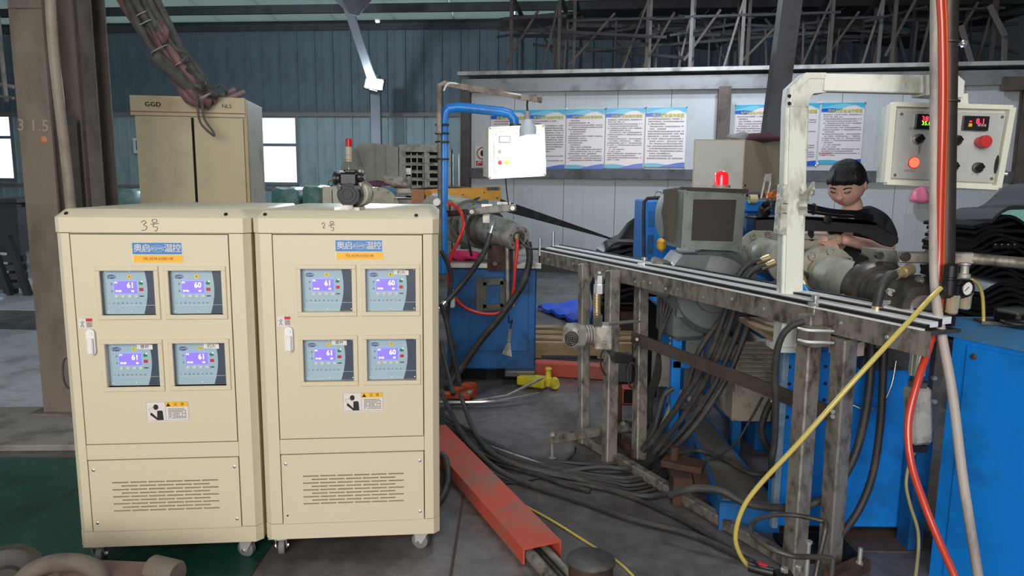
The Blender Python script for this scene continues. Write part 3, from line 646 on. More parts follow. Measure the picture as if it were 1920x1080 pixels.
# black worm gearmotor standing on the right-hand cabinet
g0 = U(659, 397, 2.86); zt = 1.4371; g0 = V((g0.x, g0.y, zt))
gm = thing('gear_pump_motor', 'black cast gearmotor with round ribbed cover standing on the cabinet top', 'motor', g0)
s_ = 1.0; gx = lambda a, b, c: g0 + V((a, b, c)) * s_
part(gm, 'foot_plate', MB().box(gx(-.01, .02, .006), (.1, .11, .012)).box(gx(-.01, -.03, .012), (.05, .02, .016)), steel)
part(gm, 'round_housing', MB().lathe(gx(-.005, -.03, .062), (.12, 1, 0), [(0, .03), (0, .046), (.012, .050), (.03, .050), (.034, .044), (.07, .044)], 30), black)
part(gm, 'cover_rings', MB().lathe(gx(-.005, -.034, .062), (.12, 1, 0), [(0, .012), (0, .018), (.004, .018), (.004, .024), (0.001, .024), (.001, .032), (.006, .034)], 30), mat('worn_black_casting', (48, 48, 52), .5))
part(gm, 'gear_housing', MB().box(gx(-.004, 0, .122), (.072, .06, .052), None, .008).box(gx(-.002, 0, .097), (.062, .055, .05), None, .006), black)
part(gm, 'input_flange', MB().lathe(gx(-.042, 0, .124), (-1, 0, 0), [(0, .02), (.012, .02), (.012, .026), (.022, .028), (.026, .02)], 20), black)
part(gm, 'output_cap', MB().lathe(gx(.03, 0, .13), (1, 0, 0), [(0, .02), (.014, .02), (.02, .016), (.026, .016)], 16), black)
part(gm, 'terminal_lid', MB().box(gx(.0, 0, .153), (.05, .05, .012), None, .003), black)
part(gm, 'name_tag', MB().box(gx(-.028, -.01, .152), (.022, .03, .008)), alu_cast)
for a_ in (-.036, .036): part(gm, 'ear', MB().lathe(gx(a_ - .004, -.034, .088), (0, 1, 0), [(0, .005), (0, .009), (.03, .009)], 12), black)
for k in range(5): part(gm, 'cooling_fin', MB().lathe(gx(.008 + .002 * k, .035 + .018 * k, .066), (.12, 1, 0), [(0, .04), (0, .058 - .0015 * abs(k - 2)), (.005, .058 - .0015 * abs(k - 2)), (.005, .04)], 24), alu_cast)
part(gm, 'motor_body', MB().lathe(gx(.006, .03, .066), (.12, 1, 0), [(0, .047), (.11, .047), (.115, .03)], 24), alu_cast)
part(gm, 'side_casting', MB().box(gx(.036, .03, .125), (.012, .05, .07), None, .002), alu_cast)
# cable beside the left edge of the left cabinet
part(cabL, 'side_cable', MB().tube([U(150, 690, 2.95), U(123, 672, 2.95), U(118, 700, 2.95), U(126, 725, 2.92), U(150, 735, 2.9)], .004, 8, 6), hose_grey, label='thin grey cable looping out of the left side')
# ================================================================= BACKGROUND THINGS, LEFT HALF
# --- tall aged cream switchgear cabinet
Yg = 5.85
gA, gB = U(250, 195, Yg), U(462, 205, Yg + .12)
gdir = V((gB.x - gA.x, gB.y - gA.y, 0)).normalized(); gw = V((-gdir.y, gdir.x, 0)); Wg = (gB - gA).length; Hg = 2.215; Dg = .62
gb = V((gA.x, gA.y, 0))
gt = thing('switchgear_cabinet', 'tall aged cream electrical cabinet with two doors behind cabinet 3', 'cabinet', (gb.x + Wg / 2, gb.y + .3, 0))
g = lambda u, v, z: gb + gdir * u + gw * v + V((0, 0, z))
def gbox(u0, u1, v0, v1, z0, z1, mb=None):
    mb = mb or MB(); return mb.plate([g(u0, v0, z0), g(u1, v0, z0), g(u1, v1, z0), g(u0, v1, z0)], (0, 0, z1 - z0))
part(gt, 'body', gbox(0, Wg, .02, Dg, 0.05, Hg - .01), cream_side)
part(gt, 'plinth', gbox(.01, Wg - .01, .01, Dg - .02, 0, .05), void_black)
hd = part(gt, 'header', gbox(-.02, Wg - .01, -.015, .03, 2.06, Hg), cream_old)
part(hd, 'red_stripe', gbox(-.018, Wg - .012, -.018, -.014, 2.085, 2.092), mat('faded_red_stripe', (150, 60, 56), .6))
tx_ = MB(); [tx_.text(c, g(.11 + i * .042 + o, -.019, 2.145), gdir, (0, 0, 1), .052) for i, c in enumerate('GGD') for o in (0, .002, .004)]
part(hd, 'lettering', tx_, ink, label='black letters GGD')
part(hd, 'lettering', MB().text('NLS', g(Wg - .15, -.019, 2.145), gdir, (0, 0, 1), .044), ink, label='black letters NLS')
part(gt, 'door', gbox(.012, Wg * .50, -.005, .02, .08, 2.05), cream_old)
part(gt, 'door', gbox(Wg * .525, Wg - .03, -.005, .02, .08, 2.05), cream_old)
part(gt, 'edge_strip', gbox(Wg - .022, Wg, 0, .03, .05, Hg - .02), mat('ochre_edge', (176, 152, 104), .5))
part(gt, 'door_gap', gbox(Wg * .50, Wg * .525, .004, .021, .08, 2.05), void_black)
# --- hanging bundle of cables running down onto that cabinet
cb = thing('cable_bundle', 'thick twisted bundle of dusty cables descending from the roof onto the tall cabinet', 'cables', U(380, 190, 5.9))
pinkish = mat('dusty_maroon_cable', (128, 92, 92), .5, dirt=(90, 78, 76), amt=.6, sc=7); olive = mat('dusty_olive_cable', (84, 84, 80), .6, dirt=(60, 58, 56), amt=.5, sc=8)
rr = random.Random(5)
spine = [(232, -60), (262, 10), (290, 60), (318, 105), (350, 145), (372, 175), (395, 188)]
for k, (dx, dy, r, m_) in enumerate(((-20, 8, .040, pinkish), (0, 4, .046, pinkish), (17, -6, .036, pinkish), (10, -14, .030, olive), (-8, 19, .034, olive), (23, -17, .026, olive), (-2, -2, .04, olive), (-26, 16, .026, pinkish), (28, -10, .03, olive), (-12, 4, .03, olive))):
    pts = []
    for i, (x, y) in enumerate(spine):
        t = i / 6; sp = 1.0 - .45 * t; a = k * .8 + i * .9
        pts.append(U(x + dx * sp + 5 * math.sin(a), y + dy * sp + 4 * math.cos(a * 1.3), 5.6 + .04 * t * 6 + .03 * math.sin(a)))
    part(cb, 'cable', MB().tube(pts, r, 10, 6), m_)
part(cb, 'sleeve_pipe', MB().lathe(U(290, 104, 5.62), U(378, 182, 5.8) - U(290, 104, 5.62), [(0.06, .03), (0.06, .046), (0, .05), (0, .056), (.32, .056), (.44, .036)], 20), olive, label='dark open-ended plastic sleeve')
for (x, y, r_) in ((268, 28, .085), (276, 44, .085), (302, 92, .08), (340, 118, .05), (385, 180, .04)):
    c_ = U(x, y, 5.68); d_ = (U(x + 14, y + 22, 5.7) - c_).normalized(); xx, yy, _ = frame(d_)
    part(cb, 'tie', MB().tube([c_ + xx * math.cos(a) * r_ + yy * math.sin(a) * r_ for a in [i * math.pi / 8 for i in range(16)]], .005, 6, 0, True), mat('pale_tie_wire', (170, 160, 150), .5))
for pts, r_, m_ in (([(300, 40, 5.6), (312, 58, 5.55), (308, 78, 5.6), (296, 60, 5.6)], .018, pinkish), ([(318, 75, 5.6), (331, 92, 5.55), (352, 102, 5.6), (340, 116, 5.6)], .014, olive), ([(352, 130, 5.7), (376, 146, 5.6), (382, 165, 5.7), (366, 160, 5.7)], .02, olive)):
    part(cb, 'cable', MB().tube(pxs(pts), r_, 8, 6), m_)
part(cb, 'loose_loop', MB().tube(pxs([(370, 180, 5.74), (371, 205, 5.74), (377, 232, 5.74), (400, 254, 5.72), (399, 246, 5.72), (383, 222, 5.74), (379, 190, 5.76)]), .009, 8, 6), olive)
part(cb, 'cable_tail', MB().tube(pxs([(392, 190, 5.9), (400, 168, 5.9), (412, 160, 5.95), (423, 168, 5.95), (424, 176, 6)]), .012, 8, 6), olive)
for a_ in ((390, 192, 440, 168, .022), (400, 193, 458, 172, .02), (396, 194, 450, 184, .016), (385, 193, 420, 182, .02)):
    part(cb, 'cable_tail', MB().tube([U(a_[0], a_[1], 5.92), U((a_[0] + a_[2]) / 2, (a_[1] + a_[3]) / 2 + 2, 6.0), U(a_[2], a_[3], 6.1)], a_[4], 8, 4), mat('dusty_pink_tail', (138, 112, 112), .6))
# --- grey conduit standing along the big column
solo('conduit', MB().tube([U(92, -40, 4.2), U(100, 90, 4.22), U(112, 200, 4.25), U(125, 310, 4.3), U(136, 420, 4.3), U(150, 560, 4.3), F(168, 770, 0.0)], .028, 12, 4), mat('beige_conduit', (150, 138, 122), .5, dirt=(104, 94, 84), amt=.5, sc=4), 'beige pipe running down beside the big steel column', 'pipe')
# --- sign on the far wall
sgn = U(241, 268, 18.9)
q = thing('wall_sign', 'small white sign on the far wall left of the tall cabinet', 'sign', (sgn.x + .1, 19.9, sgn.z - .3))
e_ = U(238, 282, 19.9); 
part(q, 'board', MB().box((e_.x + .2, 20.35, e_.z + .15), (.5, .02, .42)), paper)
part(q, 'lettering', MB().text('L', (e_.x + .1, 20.335, e_.z + .15), EX, EZ, .4), navy)
# --- plastic wrapped bales
wrap = mat('green_stretch_wrap', (96, 140, 132), .3, dirt=(176, 196, 192), amt=.4, sc=2.5, bump=.5, bsc=6)
def bale(px0, px1, ytop, Y, lab, seed, h=None, m=None, dz=.5):
    a_, b2 = U(px0, 380, Y), U(px1, 380, Y); zt_ = U((px0 + px1) / 2, ytop, Y).z; w = b2.x - a_.x; R_ = random.Random(seed); mb = MB(); ph = R_.random() * 9
    def fn(u, v, side):
        x = a_.x + w * u
        return x
    n = 20; vs = []; fs = []; rows = 7
    for i in range(rows + 1):
        t = i / rows; z = zt_ * min(1, t * 1.16) if i < rows else zt_; ins = 0 if i < rows - 1 else (.06 * w if i == rows - 1 else .2 * w)
        if i == rows - 1: z = zt_ * .96
        for j in range(n):
            an = 2 * math.pi * j / n; ca, sa = math.cos(an), math.sin(an); se = .35
            x = math.copysign(abs(ca) ** se, ca) * (w / 2 - ins); y = math.copysign(abs(sa) ** se, sa) * (dz - ins * .6)
            wob = 1 + .035 * math.sin(5 * an + i * 1.7 + ph) + .03 * math.sin(9 * an - i + ph)
            vs.append((a_.x + w / 2 + x * wob, Y + dz + y * wob, z * (1 + .012 * math.sin(3 * an + ph))))
    for i in range(rows):
        for j in range(n): fs.append((i * n + j, i * n + (j + 1) % n, (i + 1) * n + (j + 1) % n, (i + 1) * n + j))
    fs += [tuple(range(n))[::-1], tuple(range(rows * n, rows * n + n))]
    return solo('wrapped_bale', mb.add(vs, fs), m or wrap, lab, 'bale', 'plastic wrapped bales along the far wall', ang=70)
bale(146, 203, 356, 10.6, 'green plastic-wrapped bale between the two left columns', 1)
bale(207, 252, 355, 10.6, 'green plastic-wrapped bale just left of the tall cabinet', 2)
bale(503, 560, 352, 12.2, 'green plastic-wrapped bale right of the tall cabinet, under the window', 3)
bale(563, 604, 349, 12.2, 'narrow green plastic-wrapped bale beside the pale junction box', 4)
# --- evaporative air cooler with louvred face
Yc = 12.0
ac = thing('air_cooler', 'large beige ducted air cooler with a black louvred side', 'cooler', (U(760, 370, Yc).x, Yc + .4, 0))
f0, f1 = U(750, 372, Yc), U(843, 372, Yc); ft = U(750, 273, Yc).z
beige_d = mat('beige_duct_sheet', (172, 166, 152), .5, dirt=(140, 134, 124), amt=.4, sc=2)
slm = mat('chipped_white_slat', (176, 172, 160), .6, dirt=(96, 88, 80), amt=.45, sc=9)
part(ac, 'casing', MB().box2((f0.x + .03, Yc + .06, .05), (f1.x - .02, Yc + .85, ft - .02)), void_black)
for k, (xa_, xb_) in enumerate(((f0.x - .02, f0.x + .1), (f1.x - .09, f1.x + .02))): part(ac, 'frame_post', MB().box2((xa_, Yc, .05), (xb_, Yc + .1, ft)), slm)
part(ac, 'frame_top', MB().box2((f0.x, Yc - .01, ft - .1), (f1.x, Yc + .1, ft + .02)), slm)
xm = U(799, 300, Yc).x; part(ac, 'frame_mullion', MB().box2((xm - .03, Yc - .005, .05), (xm + .04, Yc + .1, ft - .08)), slm)
for k in range(12):
    z = ft - .2 - k * .125
    for (xa_, xb_) in ((f0.x + .1, xm - .03), (xm + .04, f1.x - .09)):
        part(ac, 'slat', MB().plate([(xa_, Yc + .0, z), (xb_, Yc + .0, z), (xb_, Yc + .09, z + .06), (xa_, Yc + .09, z + .06)], (0, 0, .014)), slm)
for k in range(8):
    x = f0.x + .18 + k * .1 - (0 if k < 4 else -.1)
    part(ac, 'pull_rod', MB().box2((x, Yc + .05, .3), (x + .012, Yc + .06, ft - .12)), steel)
hp = [U(748, 276, Yc), U(700, 268, Yc), U(672, 272, Yc), U(655, 285, Yc), U(640, 310, Yc), U(636, 335, Yc), V((U(636, 335, Yc).x, Yc, .4)), V((f0.x - .02, Yc, .4))]
part(ac, 'duct_hood', MB().plate(hp[::-1], (0, .9, 0)), beige_d)
for (x0_, x1_) in ((707, 710), (726, 730)): part(ac, 'hood_rib', MB().box2((U(x0_, 300, Yc).x, Yc - .03, .4), (U(x1_, 300, Yc).x, Yc, U(705, 270, Yc).z)), beige_d)
part(ac, 'hood_rib', MB().bar(U(672, 276, Yc - .02), U(694, 345, Yc - .02), .03, .03, (0, 1, 0)), beige_d)
# --- pale junction box and stack light
Yj = 7.6
j0, j1 = U(605, 383, Yj), U(640, 383, Yj); jt = U(610, 350, Yj).z
jb = thing('junction_cabinet', 'small pale cream junction cabinet left of the stack light', 'cabinet', ((j0.x + j1.x) / 2, Yj + .1, 0))
part(jb, 'body', MB().box2((j0.x, Yj, 0.02), (j1.x + .03, Yj + .3, jt), .006), cream_side)
part(jb, 'door_seam', MB().box2((j0.x + .1, Yj - .004, .05), (j0.x + .108, Yj, jt - .03)), ink)
part(jb, 'lifting_eye', MB().tube([U(620 + 4 * math.cos(a), 344 + 5 * math.sin(a), Yj + .1) for a in [i * math.pi / 6 for i in range(12)]], .006, 6, 0, True), steel_dark)
Ys = 7.4
sl0 = U(656, 372, Ys)
sl = thing('stack_light', 'thin signal tower with red top lens on a grey stem', 'signal light', (sl0.x, Ys, 0.9))
cz = lambda y: U(654, y, Ys)
part(sl, 'stem', MB().tube([V((cz(300).x, Ys, .9)), cz(302)], .012, 10), steel)
part(sl, 'cup', MB().lathe(cz(314), (0, 0, 1), [(0, .014), (.05, .028)], 14), steel)
part(sl, 'white_module', MB().lathe(cz(303), (0, 0, 1), [(0, .032), (cz(275).z - cz(303).z, .032)], 18), mat('cream_module', (206, 196, 170), .4))
part(sl, 'red_lens', MB().lathe(cz(275), (0, 0, 1), [(0, .034), (cz(260).z - cz(275).z - .01, .034), (cz(260).z - cz(275).z, .026)], 18), mat('red_lens_unlit', (222, 36, 44), .3))
for z in (291, 300): part(sl, 'band', MB().lathe(cz(z), (0, 0, 1), [(0, .034), (.004, .034)], 18), mat('module_band', (150, 140, 120), .5))
solo('machine_bed', MB().box2((U(640, 380, 7.1).x, 7.1, 0), (U(795, 380, 7.1).x, 7.9, U(700, 354, 7.1).z - .1), .01).box2((U(700, 380, 7.05).x, 7.05, U(700, 361, 7.05).z), (U(835, 380, 7.05).x, 7.95, U(700, 353, 7.05).z)), barrel_paint, 'long cream machine bed behind the gearmotor', 'machine')
# flange wheel on the bed
fw0 = U(722, 392, 6.6)
fl = thing('flanged_gear_housing', 'round grey flanged housing half hidden behind cabinet 2', 'machine', (fw0.x, 6.6, .6))
part(fl, 'drum', MB().lathe(fw0 + V((-.06, 0, 0)), (.5, -1, 0), [(-.35, .2), (0, .2), (0, .165), (.02, .165), (.02, .1), (.05, .1)], 36), barrel_paint)
for k in range(12):
    a = k * math.pi / 6; x_, y_, d_ = frame((.5, -1, 0))
    part(fl, 'bolt', MB().hexa(fw0 + V((-.06, 0, 0)) + (x_ * math.cos(a) + y_ * math.sin(a)) * .183, d_, .013, .014), steel)
part(fl, 'support', MB().box2((fw0.x - .25, 6.5, 0), (fw0.x + .2, 6.9, fw0.z - .1)), barrel_paint)
# rags on the bed
def blob(name, c, r, sc, m, lab, cat, seed=0, rough=.25, n=18, group=None):
    R_ = random.Random(seed); mb = MB().ball((0, 0, 0), r, n, sc); a_, b2, c_ = R_.random() * 6, R_.random() * 6, R_.random() * 6
    for i, v in enumerate(mb.v):
        k = 1 + rough * (math.sin(v.x / r * 4 + a_) * math.cos(v.y / r * 5 + b2) + .6 * math.sin(v.z / r * 7 + c_ + v.x / r * 3))
        mb.v[i] = V(c) + v * k
    return solo(name, mb, m, lab, cat, group, ang=80)
zb = U(700, 353, 7.1).z
blob('rag', (U(706, 350, 7.2).x, 7.2, zb + .03), .14, (1.4, .8, .32), mat('maroon_rag', (92, 56, 66), .9), 'dark maroon rag lying on the cream machine bed', 'rag', 1)
blob('rag', (U(738, 348, 7.2).x, 7.2, zb + .05), .14, (1.2, .9, .5), mat('grey_white_rag', (168, 158, 146), .9, dirt=(96, 88, 84), amt=.5, sc=14), 'crumpled dirty white rag on the cream machine bed', 'rag', 2)
blob('rag', (U(728, 360, 7.02).x, 7.0, zb - .06), .07, (1, .4, 1.3), mat('blue_rag', (84, 120, 156), .9), 'blue rag hanging over the front of the machine bed', 'rag', 3)
stt = thing('small_stand', 'little grey steel bracket with white tag beside the louvres', 'bracket', (U(765, 350, 7.1).x, 7.2, zb))
part(stt, 'upright', MB().box2((U(762, 350, 7.1).x, 7.15, zb), (U(769, 350, 7.1).x, 7.2, U(765, 330, 7.1).z)), steel_dark)
part(stt, 'tag', MB().box2((U(761, 350, 7.1).x, 7.13, U(765, 327, 7.1).z), (U(770, 350, 7.1).x, 7.15, U(765, 315, 7.1).z)), alu_cast)
# --- yellow beam on machine 1
Yy = 6.8
yb = thing('yellow_lifting_beam', 'yellow painted steel beam lying behind the blue pipe', 'beam', (U(850, 380, Yy).x, Yy + .1, .8))
yp = mat('chipped_yellow_paint', (214, 150, 30), .45, dirt=(116, 80, 44), amt=.42, sc=6, bump=.05)
y0_, y1_ = U(772, 380, Yy), U(940, 372, Yy - .05)
part(yb, 'beam_web', MB().bar(U(774, 369, Yy), U(940, 362, Yy), .1, .125), yp)
part(yb, 'end_block', MB().box(U(784, 370, Yy - .06), (.12, .06, .15)), mat('brown_stained_block', (150, 96, 48), .5))
part(yb, 'slot_plate', MB().box(U(800, 371, Yy - .07), (.07, .01, .12)), yp)
for px in (790, 797): part(yb, 'slot', MB().box(U(px, 370, Yy - .078), (.012, .01, .05)), ink)
for px, py in ((868, 362), (880, 372), (908, 358), (930, 352), (932, 368), (830, 374), (812, 376)): part(yb, 'bolt_hole', MB().lathe(U(px, py + 3, Yy - .052), (0, -1, 0), [(0, .007), (.002, .007)], 10), ink)
part(yb, 'top_lump', MB().box(U(925, 354, Yy), (.12, .1, .03)).tube(pxs([(770, 355, Yy), (850, 351, Yy), (900, 355, Yy)]), .012, 6, 4), steel_dark)
part(yb, 'foot', MB().box2((U(800, 380, Yy).x, Yy - .03, 0.6), (U(815, 380, Yy).x, Yy + .05, U(800, 376, Yy).z)).box2((U(900, 380, Yy).x, Yy, 0.6), (U(910, 380, Yy).x, Yy + .05, U(900, 372, Yy).z)), steel_dark)
solo('plastic_sheet', MB().grid(lambda u, v: U(838 + 78 * u, 372 + 30 * v + 3 * math.sin(u * 14), 6.7 + .06 * math.sin(u * 9 + v * 4)), 16, 6, th=(0, .01, 0)), mat('blue_grey_tarp', (90, 122, 142), .4), 'blue-grey plastic sheet tucked under the yellow beam', 'sheet')

# --- LED flood lamp on the far column
fl_c = U(701, 157, 18.3)
fm = thing('flood_lamp', 'bright square LED flood lamp fixed on the far wall column', 'lamp', fl_c)
glow = mat('led_panel_light', (236, 244, 255), .3, emit=55)
Rf = Matrix.Rotation(-.35, 3, 'X') @ Matrix.Rotation(.15, 3, 'Y')
part(fm, 'housing', MB().box(fl_c + V((0, .06, .0)), (.52, .08, .34), Rf, .02), steel_dark)
part(fm, 'led_panel', MB().box(fl_c, (.40, .03, .26), Rf, .01), glow)
part(fm, 'bracket', MB().box(fl_c + V((0, .16, -.02)), (.06, .16, .06)), steel_dark)
lamp('flood_lamp_light', 'AREA', fl_c + V((0, -.08, 0)), 260, (.75, .87, 1.0), .4, fl_c + V((0, -4, -2)))
# small dim lamp near the roof
sm = U(708, 38, 17.5)
sn = thing('ceiling_light', 'small white lamp under the roof above the flood lamp', 'lamp', sm)
part(sn, 'fitting', MB().box(sm, (.12, .08, .05)), white); part(sn, 'diffuser', MB().box(sm + V((0, -.02, -.04)), (.08, .06, .03)), mat('faint_lamp', (250, 246, 230), .4, emit=2))
# --- left: distant dark machine under the window
dk = mat('dark_machine_grey', (56, 58, 64), .5, dirt=(36, 36, 40), amt=.5, sc=4)
dm = thing('workbench', 'dark steel bench standing at the far left under the window', 'bench', (U(20, 400, 10.5).x, 10.8, 0))
bx0, bx1 = U(-60, 400, 10.5).x, U(42, 400, 10.5).x; bz = U(20, 372, 10.5).z
part(dm, 'bench_top', MB().box2((bx0, 10.4, bz - .06), (bx1, 11.3, bz)), dk)
part(dm, 'bench_panel', MB().box2((bx0 + .05, 10.5, .45), (bx1 - .1, 11.2, bz - .06)), dk)
for x in (bx0 + .1, bx1 - .12): part(dm, 'leg', MB().box2((x, 10.45, 0), (x + .08, 10.55, bz - .06)), dk)
st_ = thing('steel_frame_stack', 'low dark stack of steel frames beside the big column', 'frame', (U(20, 430, 9.4).x, 9.5, 0))
for k in range(4):
    z = .12 + .12 * k; part(st_, 'beam', MB().bar((U(-30, 430, 9.4).x, 9.3, z), (U(34, 430, 9.4).x, 9.5, z), .1, .08), dk)
for px in (-10, 26): part(st_, 'leg', MB().bar((U(px, 400, 9.3).x - .1, 9.3, .75), (U(px, 430, 9.3).x + .12, 9.3, 0), .08, .08), dk)
for px in (6,): part(st_, 'upright', MB().box2((U(px, 400, 9.4).x, 9.4, 0), (U(px + 6, 400, 9.4).x, 9.5, .8)), dk)
hs = MB(); 
for k in range(3): hs.tube([F(-20, 545 + 3 * k, .02), F(10, 540 + 3 * k, .03), F(20, 549, .02), F(4, 553 - k, .02), F(-20, 551, .02)], .014, 6, 5)
solo('hose_coil', hs, mat('pale_coil', (150, 168, 180), .4), 'flattened pale hose coil lying on the floor at the far left', 'hose')
solo('wall_pipe', MB().tube([U(-20, 155, 17), U(25, 163, 17)], .05, 10).tube([U(-20, 178, 16.8), U(26, 184, 16.8)], .035, 8).tube([U(12, 190, 16.9), U(-4, 30, 16.9)], .05, 8), pvc, 'pale pipes crossing the dark wall left of the big column', 'pipe')
# ================================================================= WHITE ROOM: POSTERS, FRAMES ON ITS ROOF
p_pink = mat('poster_paper', (232, 222, 222), .25); p_cyan = mat('poster_cyan', (70, 176, 210), .25); p_lb = mat('poster_light_blue', (120, 200, 220), .25); p_bl = mat('poster_blue', (24, 96, 200), .25)
p_yel = mat('poster_title_yellow', (236, 224, 90), .4); p_grn = mat('poster_title_outline', (110, 140, 60), .4); p_txt = mat('poster_small_print', (128, 118, 126), .6)
titles = ['设备安全操作规程', '空压机安全操作规程', '生产现场安全管理规定', '机修工安全操作规程', '电工安全操作规程', '生产设备维护保养规程', '安全用电操作规程', '挤出机安全操作规程']
labs = ['poster half hidden behind the left end of the small white control box', 'poster partly behind the hanging bulb', 'white and blue poster right of the hanging bulb', 'densely printed poster, second from right in the left row', 'poster at the right end of the left row, next to the rusty post', 'wide poster left of the leaning grey channel', 'poster crossed by the white duct', 'poster with red closing lines just above the worker']
def wframe(p0, p1):
    d = (p1 - p0); return d
def poster(i, xl, xr, yt, yb_, seed):
    tl, tr_, bl_, br_ = wxy(xl, yt), wxy(xr, yt - .012 * (xr - xl)), wxy(xl - 2, yb_), wxy(xr - 2, yb_ - .012 * (xr - xl))
    W_ = (tr_ - tl).dot(wd); zt_, z0_ = (tl.z + tr_.z) / 2, (bl_.z + br_.z) / 2; H_ = zt_ - z0_
    o = V((tl.x, tl.y, z0_)) + wn * .012; X = lambda u, v, k=0: o + wd * (u * W_) + V((0, 0, 1)) * (v * H_) + wn * (.002 * k)
    t = thing('wall_poster', labs[i], 'poster', X(.5, 0), 0, 'safety posters on the white wall')
    part(t, 'board', MB().plate([X(0, 0), X(1, 0), X(1, 1), X(0, 1)], -wn * .01), p_pink)
    cv = lambda a, b2, c, f, n=14: [(k / n, a + b2 * math.sin(c + f * k / n)) for k in range(n + 1)]
    def band(name, f_lo, f_hi, m_, k):
        mb = MB(); n = 14; vs = []; 
        for q_ in range(n + 1):
            u = q_ / n; lo, hi = f_lo(u), f_hi(u); hi = max(hi, lo + .0005); vs += [X(u, lo, k), X(u, hi, k)]
        mb.add(vs, [(2 * q_, 2 * q_ + 2, 2 * q_ + 3, 2 * q_ + 1) for q_ in range(n)]); part(t, name, mb, m_)
    band('header_band', lambda u: .915 - .05 * math.sin(u * 6.2 + .3), lambda u: 1, p_cyan, 1)
    band('header_wave', lambda u: .905 - .05 * math.sin(u * 6.2 + .3) , lambda u: .955 - .03 * math.sin(u * 6.2 + 1.6), p_lb, 1.5)
    band('header_corner', lambda u: max(.83 + .02 * math.cos(u * 3), .83 + (u - .25) * .3), lambda u: .89 + .02 * math.sin(u * 5 + .6) if u < .45 else .8, p_bl, 2)
    band('footer_band', lambda u: 0, lambda u: .03 + .03 * (1 - u) + .015 * math.sin(u * 6), p_cyan, 1)
    band('footer_wave', lambda u: 0, lambda u: max(0, .085 * math.sin((u - .35) * 2.2)) if u > .35 else 0, p_bl, 2)
    part(t, 'title_outline', MB().text(titles[i], X(.55, .862, 3), wd, (0, 0, 1), .80 * W_ / len(titles[i])), p_grn)
    part(t, 'title', MB().text(titles[i], X(.545, .866, 4), wd, (0, 0, 1), .79 * W_ / len(titles[i])), p_yel)
    R_ = random.Random(seed); mb = MB(); rows = 17 + seed % 4; v = .80
    dv = .70 / rows
    for r in range(rows):
        u = .06 if R_.random() < .6 else .11; end = .93 if R_.random() < .6 else R_.uniform(.3, .9)
        while u < end:
            w_ = R_.choice((.018, .022, .024)); hh = dv * R_.uniform(.35, .5)
            if R_.random() < .93: mb.quad(X(u, v, 2.5), X(u + w_, v, 2.5), X(u + w_, v + hh, 2.5), X(u, v + hh, 2.5))
            u += .031
        v -= dv
    part(t, 'small_print', mb, p_txt, kind='stuff')
    if i == 7: part(t, 'red_heading', MB().text('安全提示:', X(.16, .165, 3), wd, (0, 0, 1), .05), mat('poster_red', (206, 70, 90), .5))
    for (u, v) in ((.0, 1), (1, 1), (0, 0), (1, 0)): part(t, 'corner_pin', MB().ball(X(u, v, 3), .012, 8, (1, 1, 1)), chrome)
for i, (a_, b2, c_, d_) in enumerate(((921, 989, 207, 318), (990, 1061, 206, 318), (1063, 1135, 205, 317), (1137, 1209, 203, 316), (1212, 1288, 202, 314))): poster(i, a_, b2, c_, d_, i)
for i, (a_, b2, c_, d_) in enumerate(((1379, 1450, 197, 311), (1459, 1537, 194, 311), (1541, 1622, 193, 308))): poster(5 + i, a_, b2, c_, d_, i + 1)
# small red-white safety notice
n0, n1 = wxy(891, 313), wxy(915, 274)
sg = thing('safety_notice', 'small white notice with red lower band at the left end of the white wall', 'sign', n0)
S_ = lambda u, v, k=0: n0 + wd * (u * (n1 - n0).dot(wd)) + V((0, 0, 1)) * (v * (n1.z - n0.z)) + wn * (.014 + .002 * k)
part(sg, 'board', MB().plate([S_(0, 0), S_(1.3, 0), S_(1.3, 1), S_(0, 1)], -wn * .01), paper)
part(sg, 'red_band', MB().quad(S_(.08, .05, 1), S_(1.22, .05, 1), S_(1.22, .3, 1), S_(.08, .3, 1)), redi)
part(sg, 'lettering', MB().text('严禁', S_(.55, .175, 2), wd, (0, 0, 1), .09), paper)
rg = MB(); cN = S_(.62, .66, 1)
rg.tube([cN + wd * .1 * math.cos(a) + V((0, 0, .1 * math.sin(a))) for a in [i * math.pi / 12 for i in range(24)]], .012, 6, 0, True)
part(sg, 'red_ring', rg, mat('brown_red_ring', (186, 90, 60), .5)); part(sg, 'flame_symbol', MB().ball(cN, .045, 8, (1, .2, 1.3)), ink)
